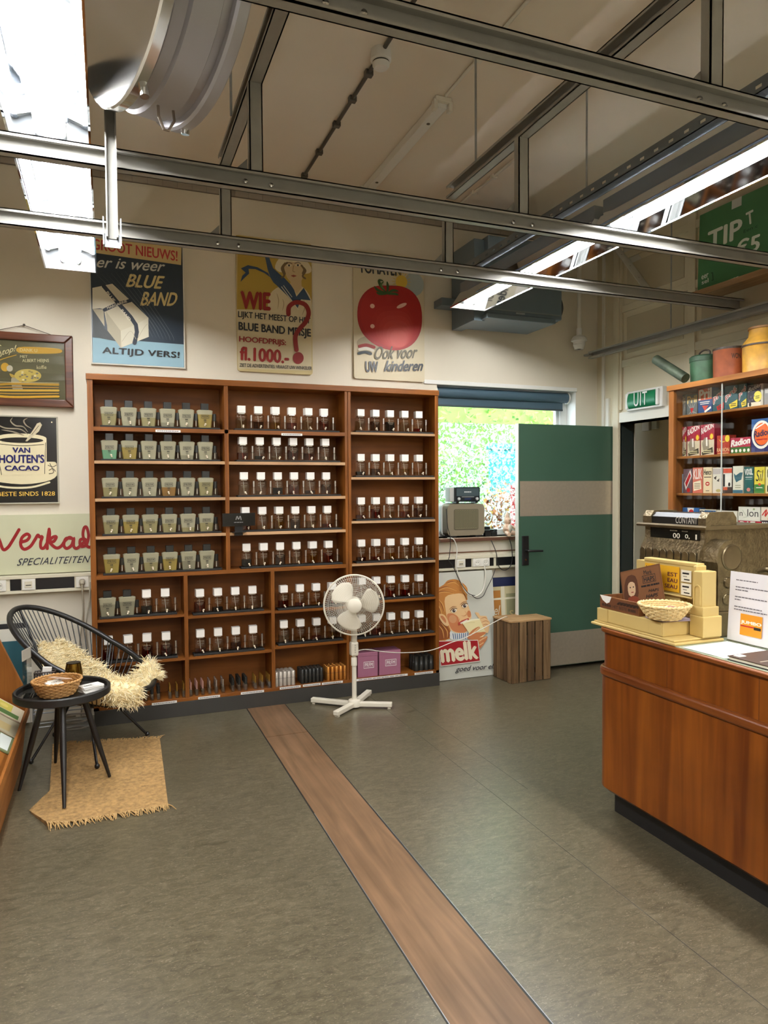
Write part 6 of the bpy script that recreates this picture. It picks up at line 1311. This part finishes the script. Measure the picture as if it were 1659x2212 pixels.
z_ = dbox('detergent_box', 'bright red box with large white letters on the lowest shelf', 1176, 1548, 1105, 3, (170, 24, 50), 980, lambda a: (a.rect(0, 0, 100, 100, C(178, 24, 54)), a.text('DAZ', ((10, 34), (80, 36), (10, 92)), BKI, .06), a.text('DAZ', ((7, 38), (77, 40), (7, 96)), WH, .04), a.poly([(0, 10), (60, 14), (90, 30), (60, 36), (4, 30)], C(206, 190, 50)), a.text('2', ((28, 10), (42, 10), (28, 34)), BKI, .05), [a.stroke([(70, 40 + 10 * k), (98, 50 + 12 * k)], 4, C(236, 190, 180), False, 2) for k in range(4)]))
dbox('detergent_box', 'white box with thin black letters stacked on the bright red box', 1176, 1540, 872, 3, (216, 214, 200), 980, lambda a: (a.rect(0, 0, 100, 100, C(228, 226, 212)), a.text('n', ((6, 34), (20, 34), (6, 62)), BKI, .0), a.text('lon', ((42, 32), (92, 30), (42, 84)), BKI, .0), a.stroke([(20, 76), (30, 50), (40, 30), (24, 22)], 3, C(186, 190, 170)), a.disc((72, 84), 5, 7, C(150, 170, 120))), z0=z_ + .001)
z_ = dbox('detergent_box', 'black and red patterned box at the end of the lowest shelf', 1556, 1780, 1100, 3, (60, 24, 40), 980, lambda a: (a.rect(0, 0, 100, 100, C(44, 30, 44)), a.rect(0, 30, 100, 66, C(196, 30, 60)), a.text('E', ((10, 34), (36, 34), (10, 62)), C(240, 180, 180), .04), [a.disc((8 + 14 * k, 84), 5, 5, WH) for k in range(6)]))
dbox('detergent_box', 'white box with red script at the end of the lowest shelf', 1548, 1780, 875, 3, (216, 206, 190), 980, lambda a: (a.rect(0, 0, 100, 100, C(228, 216, 196)), a.stroke([(10, 40), (40, 80), (30, 30), (70, 90), (60, 40)], 9, C(200, 50, 40)), a.rect(50, 6, 90, 20, C(196, 60, 50))), z0=z_ + .001)
# ================================================================== tins on the cabinet
def worn(n, c, c2): 
    return mat(n, rgb(*c), .45, noise=.28, nscale=14, bump=.1, bscale=40)
GT = worn('green_tin_paint', (60, 100, 72), 0); OT = worn('orange_tin_paint', (150, 80, 48), 0); YT = worn('yellow_tin_paint', (196, 148, 56), 0); DT = mat('dark_tin_rim', rgb(58, 46, 36), .5, noise=.2, nscale=20)
g = thing('green_bucket', 'green enamel bucket with a lid and handle on the cabinet', 'bucket', (3.79, 3.675, CZ))
MB().lathe([(0, 0), (.088, 0), (.092, .17), (.092, .172), (0, .172)], 32).build('pail', GT, g, smooth=40); MB().lathe([(.096, .155), (.097, .185), (.085, .195), (0, .198)], 32).build('lid', worn('green_lid_paint', (52, 84, 62), 0), g, smooth=40)
MB().tube(smoothpath([(0, .045, .192), (0, .042, .222), (0, 0, .235), (0, -.042, .222), (0, -.045, .192)], 5), .006, 8).build('lid_handle', DT, g, smooth=60)
g = thing('orange_tin', 'rusty orange round tin beside the green bucket', 'tin', (3.79, 3.465, CZ)); MB().lathe([(0, 0), (.100, 0), (.102, .185), (.104, .19), (.104, .20), (.0, .2)], 36).build('can', OT, g, smooth=40); MB().lathe([(.105, .192), (.105, .206), (.096, .206), (.096, .192)], 36).build('rim', DT, g)
TXM = MB()
def wraptext(t, R, z, hgt, a_c, width, m, parent):
    vs, fs, x0, x1, y0, y1 = textgeo(t, .03, 0, 1.0); b = MB(); out = []
    for (x, y, _) in vs:
        an = a_c + ((x - x0) / (x1 - x0) - .5) * width; out.append((R * cos(an), R * sin(an), z + (y - y0) / (y1 - y0) * hgt))
    b.add(out, fs); return b.build('lettering', m, parent, smooth='flatprint')
va = atan2(-3.465, -3.79)
wraptext('WON', .1035, .125, .035, va + .35, .55, C(60, 40, 30), g)
g = thing('yellow_churn', 'mustard yellow milk churn shaped tin at the end of the cabinet top', 'tin', (3.79, 3.215, CZ))
MB().lathe([(0, 0), (.118, 0), (.120, .012), (.116, .02), (.118, .17), (.122, .178), (.118, .188), (.112, .20), (.084, .235), (.08, .275), (.086, .283), (.08, .288), (0, .288)], 40).build('body', YT, g, smooth=40); MB().lathe([(.1235, .172), (.1235, .182), (.119, .182), (.119, .172)], 40).build('band', DT, g); MB().lathe([(.087, .278), (.087, .29), (.05, .292), (0, .292)], 40).build('lid', worn('churn_lid', (150, 108, 58), 0), g, smooth=40)
pa, pb = at(1419, 776, 'x', 3.67), at(1487, 816, 'x', 3.67)
pb.z = max(pb.z, CZ + .036); pb.y += .025; pa.y += .01
o = thing('metal_pipe', 'mottled green metal pipe lying against the green bucket', 'pipe', pa); _pd = pb - pa; MB().lathe([(.029, _pd.length), (.034, _pd.length), (.034, 0), (.029, 0), (.029, _pd.length)], 18, M=_pd.to_track_quat('Z', 'X').to_matrix().to_4x4()).build('pipe', mat('verdigris_pipe', rgb(70, 82, 66), .5, noise=.5, nscale=18, metal=.2), o, smooth=40)
# ================================================================== counter
CTW = wood('mahogany_counter', rgb(100, 46, 10), rgb(142, 78, 22), .3, axis=2, scale=1.0, stretch=16, coat=.25)
CTH = wood('mahogany_rail', rgb(98, 46, 16), rgb(136, 76, 30), .3, axis=1, scale=1.6, stretch=22, coat=.25)
KX0, KX1, KY0, KY1, KZ = 2.165, 2.98, .35, 2.765, .885
co = thing('shop_counter', 'reddish mahogany shop counter with rounded corner and black plinth', 'counter', ((KX0 + KX1) / 2, (KY0 + KY1) / 2, 0))
kw, kd = KX1 - KX0, KY1 - KY0
def slab(n, ins, z0, z1, m, r=.09, top=None, bevel=0.0): 
    p = rbox(kw - 2 * ins, kd - 2 * ins, max(.02, r - ins), 8); q = None if top is None else rbox(kw - 2 * top, kd - 2 * top, max(.02, r - top), 8)
    return MB().prism(p, z0, z1, top=q).build(n, m, co, smooth=35, bevel=bevel)
slab('plinth', .065, 0, .105, mat('black_plinth', rgb(22, 21, 22), .5)); slab('body_foot', .035, .10, .125, CTW, top=.006); slab('body', .006, .125, .655, CTW)
slab('ledge', -.004, .655, .70, CTH, bevel=.012); slab('upper_band', .016, .70, KZ - .022, CTW); slab('top_edge', .0, KZ - .022, KZ - .002, CTH, bevel=.005); slab('counter_top', .018, KZ - .004, KZ, mat('pale_green_counter_top', rgb(166, 176, 156), .25))
for y in (2.30, 1.85): MB().box(KX0 - (KX0 + KX1) / 2 + .0155, KX0 - (KX0 + KX1) / 2 + .018, y - (KY0 + KY1) / 2, y - (KY0 + KY1) / 2 + .002, .70, KZ - .022).build('joint', C(80, 34, 14), co)
# ================================================================== cream display stand
CD = mat('cream_card', rgb(200, 175, 112), .5, noise=.04, nscale=6)
st_ = thing('display_stand', 'cream stepped countertop display stand beside the cash register', 'display stand', (2.18, 2.78, KZ))
def sx(n, x0, x1, y0, y1, z0, z1, m=CD, bevel=.004): return MB().box(x0 - 2.18, x1 - 2.18, y0 - 2.78, y1 - 2.78, z0 - KZ, z1 - KZ).build(n, m, st_, bevel=bevel)
sx('plinth', 2.178, 2.45, 2.255, 2.80, KZ, KZ + .012); sx('plinth_step', 2.188, 2.445, 2.27, 2.79, KZ + .012, KZ + .02)
sx('lower_box', 2.20, 2.44, 2.345, 2.775, KZ + .02, .967); sx('front_pilaster', 2.195, 2.2005, 2.70, 2.775, KZ + .02, .967); sx('front_panel', 2.196, 2.2005, 2.35, 2.43, KZ + .022, .965)
tw_ = MB()
for b_ in ((2.385, 2.425, 2.345, 2.365, .967, 1.195), (2.385, 2.425, 2.44, 2.72, .967, 1.195), (2.385, 2.425, 2.365, 2.44, .967, .985), (2.385, 2.425, 2.365, 2.44, 1.05, 1.195)): tw_.box(b_[0] - 2.18, b_[1] - 2.18, b_[2] - 2.78, b_[3] - 2.78, b_[4] - KZ, b_[5] - KZ)
tw_.build('back_tower', CD, st_)
sx('tower_cap', 2.38, 2.425, 2.34, 2.665, 1.195, 1.212); sx('side_wing', 2.362, 2.42, 2.325, 2.345, .967, 1.205)
def arch_frame(w, h, M_):
    """raised arch moulding round a niche"""
    o_ = [(0, 0)] + [(w / 2 - w / 2 * cos(pi * i / 10), h + w / 2 * sin(pi * i / 10)) for i in range(11)] + [(w, 0)]; k = .82; q_ = [(w / 2 + (x - w / 2) * k, y * (.93 if y > 0 else 1)) for x, y in o_]; n = len(o_); mb_ = MB()
    mb_.add([(x, y, 0) for x, y in o_] + [(x, y, .006) for x, y in o_] + [(x, y, .006) for x, y in q_] + [(x, y, 0) for x, y in q_], [(i, i + 1, n + i + 1, n + i) for i in range(n - 1)] + [(n + i, n + i + 1, 2 * n + i + 1, 2 * n + i) for i in range(n - 1)] + [(2 * n + i, 2 * n + i + 1, 3 * n + i + 1, 3 * n + i) for i in range(n - 1)])
    mb_.v = [tuple(M_ @ V(v)) for v in mb_.v]; return mb_.build('niche', CD, st_)
arch_frame(.04, .075, sideM(2.70 - 2.78 + .012, .04 + .09, 2.385 - 2.18))
sx('pillar', 2.345, 2.425, 2.275, 2.325, .967, 1.185); sx('pillar_step', 2.34, 2.43, 2.265, 2.335, .96, 1.035); sx('pillar_base', 2.335, 2.44, 2.258, 2.335, KZ + .02, .995)
arch_frame(.036, .07, sideM(2.318 - 2.78, 1.04 - KZ, 2.345 - 2.18))
sx('compartment', 2.425, 2.43, 2.36, 2.445, .98, 1.055); sx('compartment_shelf', 2.368, 2.386, 2.355, 2.70, 1.055, 1.062)
def card(nm, lab, w, h, M_, bg, lines, cat='card'):
    o = thing(nm, lab, cat, M=M_); MB().box(0, w, 0, h, -.002, 0).build('card', bg, o); a = pane_art(w, h); lines(a); a.build('lettering', o); return o
card('yellow_card', 'yellow price card with purple letters in the cream display stand', .215, .115, sideM(2.655, 1.072, 2.378), C(232, 176, 36), lambda a: (a.text('MEL', ((4, 74), (26, 74), (4, 90)), C(90, 30, 60), .02), a.text('EST', ((68, 60), (96, 60), (68, 76)), C(90, 30, 60), .02), a.text('EAU', ((68, 36), (96, 36), (68, 52)), C(90, 30, 60), .02), a.text('SEAU', ((60, 12), (96, 12), (60, 28)), C(90, 30, 60), .02)))
for k, (z, l) in enumerate(((1.125, 'upper small white card with black lines in the cream stand'), (1.066, 'lower small white card with black lines in the cream stand'))): card('small_card', l, .058, .052, sideM(2.428, z, 2.378), C(232, 228, 212), lambda a: (a.rect(14, 66, 80, 80, BKI), a.rect(30, 16, 86, 26, BKI), a.rect(20, 44, 60, 50, C(120, 116, 108))))
# wooden sweets box with lid card
hb = thing('wooden_box', 'open brown wooden box with printed front on the cream stand', 'box', (2.205, 2.765, .968)); HBW = wood('box_wood', rgb(96, 58, 32), rgb(130, 84, 48), .5, axis=1, scale=4, stretch=10)
for n, b_ in (('front', (0, .008, -.27, 0, 0, .06)), ('rear', (.13, .138, -.27, 0, 0, .06)), ('side', (.008, .13, -.27, -.262, 0, .06)), ('side', (.008, .13, -.008, 0, 0, .06)), ('bottom', (.008, .13, -.262, -.008, 0, .006))): MB().box(*b_).build(n, HBW, hb, bevel=.001)
a = pane_art(.27, .06); a.rect(3, 10, 97, 90, C(104, 62, 36)); a.text('HET BESTE', ((34, 18), (70, 18), (34, 42)), C(54, 30, 18), .02); a.scribble(6, 31, 20, 40, C(54, 30, 18), 4); a.scribble(73, 92, 20, 40, C(54, 30, 18), 3); [a.stroke([(48 + 8 * k, 56), (54 + 8 * k, 76), (58 + 8 * k, 60)], 6, C(48, 28, 18)) for k in range(6)]; o = a.build('lettering', hb); o.matrix_local = sideM(0, 0, -.0006)
a = MB().add([(-.002, -.002, .062), (-.002, -.085, .062), (-.002, -.07, .034), (-.002, -.05, .026), (-.002, -.02, .04)], [(0, 1, 2, 3, 4)]); a.build('paper_scrap', PAPER, hb, smooth='flatprint')
_lu = V((.06, -.965, .262)).normalized(); _lv = V((.07, .0, 1)); _lv = (_lv - _lu * _lv.dot(_lu)).normalized()
lcM = frame((2.297, 2.702, .9755), _lu, _lv)
lc = card('printed_lid', 'brown lid card with a woman portrait standing in the wooden box', .255, .165, lcM, C(112, 72, 42), lambda a: (a.rect(3, 4, 97, 96, C(124, 82, 50)), a.poly([(4, 10), (8, 60), (20, 84), (38, 80), (42, 50), (36, 14)], C(84, 48, 28), 2), a.poly([(16, 30), (16, 56), (24, 66), (34, 60), (34, 36), (26, 24)], C(206, 176, 142), 2), a.disc((22, 50), 1.6, 2, BKI), a.disc((30, 50), 1.6, 2, BKI), a.rect(23, 34, 29, 37, C(150, 70, 60)), a.poly([(8, 4), (14, 22), (26, 26), (38, 20), (42, 4)], C(130, 60, 36)),
    a.text('Merk', ((60, 78), (80, 76), (60, 90)), BKI, .02), a.text('HAPS', ((58, 58), (84, 56), (58, 72)), BKI, .03), [a.rect(*r_, BKI) for r_ in ((55, 54, 87, 55.5), (55, 74, 87, 75.5), (55, 54, 56, 75), (86, 54, 87, 75))], a.scribble(50, 94, 44, 49, BKI, 5), a.text('HAPS', ((66, 28), (92, 26), (66, 36)), BKI, .02, .3), a.text('HAPS', ((58, 12), (88, 12), (58, 22)), BKI, .02, .3)), 'card')
# papers and pale basket
for k in range(3): o = thing('lilac_sheet', 'lilac printed sheet under the pale wicker basket', 'paper', M=Matrix.Translation((2.215, 2.47, .9685 + k * .0012)) @ Matrix.Rotation(-.15 + k * .12, 4, 'Z'), group='lilac sheets under the basket'); MB().box(0, .19, -.125, 0.0, 0, .001).build('sheet', C(186, 172, 190), o)
wicker('pale_basket', 'pale wicker basket of wrapped sweets on the cream stand', (2.235, 2.376, .973), .058, .105, .062, WICKP, rows=8, st=26)
for k in range(7):
    a_ = k * 2.4; o = thing('wrapped_sweet', 'wrapped sweet lying in the pale wicker basket', 'sweet', M=Matrix.Translation((2.24 + .03 * cos(a_), 2.376 + .03 * sin(a_), .973 + .034 + .005 * (k % 3))) @ Matrix.Rotation(a_ * 1.7, 4, 'Z') @ Matrix.Rotation(.3 * sin(k), 4, 'X'), group='sweets in the pale basket')
    MB().box(-.032, .032, -.016, .016, 0, .010).build('wrapper', C(*((176, 130, 110), (206, 186, 160), (150, 104, 88))[k % 3]), o, bevel=.004); MB().box(-.045, -.032, -.013, .013, .003, .006).box(.032, .045, -.013, .013, .003, .006).build('wrapper_end', C(214, 196, 172), o)
# ================================================================== cash register
BRZ = mat('ornate_bronze', rgb(116, 102, 76), .32, metal=.75, noise=.25, nscale=28, bump=.5, bscale=75); BRS = mat('plain_bronze', rgb(110, 96, 72), .28, metal=.75, noise=.12, nscale=20)
rg = thing('cash_register', 'antique ornate bronze cash register on the counter', 'cash register', (2.46, 2.40, KZ))
def rx(n, x0, x1, y0, y1, z0, z1, m=BRZ, bevel=.005): return MB().box(x0 - 2.46, x1 - 2.46, y0 - 2.40, y1 - 2.40, z0 - KZ, z1 - KZ).build(n, m, rg, bevel=bevel)
rx('drawer_base', 2.462, 2.90, 2.31, 2.74, KZ, 1.0, BRS, .008); rx('drawer_front', 2.455, 2.463, 2.32, 2.73, KZ + .02, .985, BRZ)
# curved body profile in xz
prof = [(2.88, 1.0), (2.465, 1.0), (2.455, 1.10), (2.452, 1.20), (2.458, 1.255), (2.478, 1.285), (2.485, 1.30), (2.485, 1.355), (2.88, 1.355)]
MP = Matrix(((1, 0, 0, -2.46), (0, 0, -1, 0), (0, 1, 0, -KZ), (0, 0, 0, 1)))
MB().prism(prof, -.375, .0, M=MP).build('body', BRZ, rg, smooth=30)
MB().prism([(2.885, 1.355), (2.455, 1.355), (2.45, 1.365), (2.462, 1.372), (2.885, 1.372)], -.40, .035, M=MP).build('cornice', BRS, rg)
for k in range(8): MB().prism([(0, 0), (.036, 0)] + [(.018 + .018 * cos(pi * i / 8), .07 + .018 * sin(pi * i / 8)) for i in range(9)], 0, .004, M=sideM(.370 - k * .0455, 1.165 - KZ, -.008)).build('arch_moulding', BRS, rg, bevel=.0015)
tp_ = MB().prism([(2.475, 1.372), (2.475, 1.405), (2.495, 1.425), (2.62, 1.425), (2.64, 1.405), (2.64, 1.372)], -.335, -.0, M=MP); tp_.build('top_box', mat('register_black_glass', rgb(16, 15, 14), .4), rg)
for (y0, y1) in ((-.372, -.318), (-.022, .022)): MB().prism([(2.468, 1.372), (2.468, 1.405), (2.49, 1.432), (2.63, 1.432), (2.65, 1.405), (2.65, 1.372)], y0, y1, M=MP).build('top_cap', BRZ, rg, smooth=30)
iw = rx('indicator_window', 2.4825, 2.4855, 2.425, 2.735, 1.302, 1.35, mat('indicator_black', rgb(10, 10, 10), .12), 0)
a = pane_art(.31, .048); a.text('CONTANT', ((54, 8), (96, 8), (54, 70)), C(206, 202, 192), .01); o = a.build('lettering', rg); o.matrix_local = sideM(.33, 1.373 - KZ, .0145)
a = pane_art(.31, .048); a.text('00', ((48, 8), (62, 8), (48, 58)), C(232, 228, 214), .01); a.text('0,', ((72, 8), (81, 8), (72, 54)), C(232, 228, 214), .01); a.text('1', ((92, 8), (95, 8), (92, 58)), C(232, 228, 214), .01); a.scribble(42, 58, 76, 86, C(130, 126, 116), 2); a.scribble(66, 78, 76, 86, C(130, 126, 116), 2); o = a.build('lettering', rg); o.matrix_local = sideM(.335, 1.302 - KZ, .0218)
# arched side casing with emblem
arch = [(2.475, 1.0), (2.475, 1.20), (2.468, 1.215)] + [(2.548 - .076 * cos(pi * i / 14), 1.235 + .076 * sin(pi * i / 14)) for i in range(15)] + [(2.628, 1.21), (2.70, 1.19), (2.74, 1.15), (2.74, 1.0)]
MB().prism(arch, .0, .085, M=MP).build('side_casing', BRZ, rg, smooth=30)
def disc(x, z, r, t, m, n='emblem'): MB().lathe([(r, 0), (r, .003), (r * .9, t), (r * .8, t * .6), (0, t)], 28, M=Matrix.Translation((x - 2.46, -.085, z - KZ)) @ Matrix.Rotation(radians(90), 4, 'X')).build(n, m, rg, smooth=40)
disc(2.552, 1.235, .058, .006, BRS); disc(2.532, 1.125, .026, .008, BRS); disc(2.528, 1.05, .026, .005, BRZ); disc(2.575, 1.09, .008, .01, CHROME, 'key_lock'); disc(2.55, 1.085, .005, .008, CHROME, 'key_lock')
MB().tube(smoothpath([(.25, -.06, .27), (.27, -.12, .29), (.28, -.16, .25), (.28, -.17, .18)], 5), .012, 10).build('crank', BRS, rg, smooth=60); MB().sphere((.28, -.172, .17), .02, 12, 8).build('crank_knob', BLACK, rg, smooth=60)
# ================================================================== sign and papers at the till
sg = thing('a4_sign', 'white printed sheet with an orange logo in a stand beside the register', 'sign', M=frame((2.472, 2.262, KZ + .004), (.01, -1, 0), (.06, 0, 1)))
MB().box(0, .212, 0, .298, -.003, -.0015).build('holder_sheet', ACR, sg); MB().box(.001, .211, .003, .296, -.0012, 0).build('paper', mat('sheet_paper', rgb(232, 230, 238), .6), sg); MB().box(0, .212, -.004, 0, -.06, .004).build('foot', ACR, sg)
a = pane_art(.21, .295); GY = C(96, 92, 104)
for y, x1 in ((88, 66), (78, 92), (74, 46), (64, 90), (60, 30), (50, 80), (46, 92)): a.scribble(15, x1, y, y + 1.3, GY, max(2, int((x1 - 15) / 9)))
a.rect(32, 12, 82, 42, C(226, 150, 34)); a.text('JUMBO', ((33, 27), (81, 27), (33, 33)), WH, .05); a.rect(33, 24, 64, 26, RD); a.rect(64, 22, 80, 26, BKI); a.build('lettering', sg)
for k, (p, rz, l) in enumerate((((2.19, 2.225), .04, 'white printed sheet lying on the counter before the register'), ((2.205, 2.205), -.06, 'pale sheet half hidden under the printed one on the counter'))):
    o = thing('paper_sheet', l, 'paper', M=Matrix.Translation((p[0], p[1], KZ + .0021 - k * .0014)) @ Matrix.Rotation(rz, 4, 'Z')); MB().box(0, .255, -.185, 0, 0, .0012).build('sheet', C(238, 236, 230) if k == 0 else C(206, 214, 200), o)
    if k == 0:
        a = pane_art(.255, .185, .0015); [a.rect(12, 14 + 11 * q, 88, 15 + 11 * q, C(190, 190, 192)) for q in range(7)]; q_ = a.build('lettering', o); q_.location = (0, -.185, 0)
bo = thing('guest_book', 'dark brown hardcover book lying on the counter', 'book', M=Matrix.Translation((2.195, 2.005, KZ + .0005)) @ Matrix.Rotation(.02, 4, 'Z'))
BRN = mat('brown_cover', rgb(72, 52, 42), .5, noise=.05, nscale=20); MB().box(0, .30, -.42, 0, 0, .003).build('back_cover', BLACK, bo); MB().box(.004, .295, -.415, -.004, .003, .013).build('pages', C(226, 220, 204), bo); MB().box(0, .30, -.42, 0, .013, .0165).build('front_cover', BRN, bo, bevel=.001)
a = pane_art(.30, .42, .0168); a.rect(8, 70, 70, 71.5, C(206, 196, 180)); q_ = a.build('lettering', bo); q_.location = (0, -.42, 0)
tq = thing('white_tissue', 'small white tissue corner lying on the guest book', 'tissue', (2.225, 1.975, KZ + .017)); MB().box(-.018, .018, -.014, .014, 0, .004).build('fold', PAPER, tq, bevel=.001)
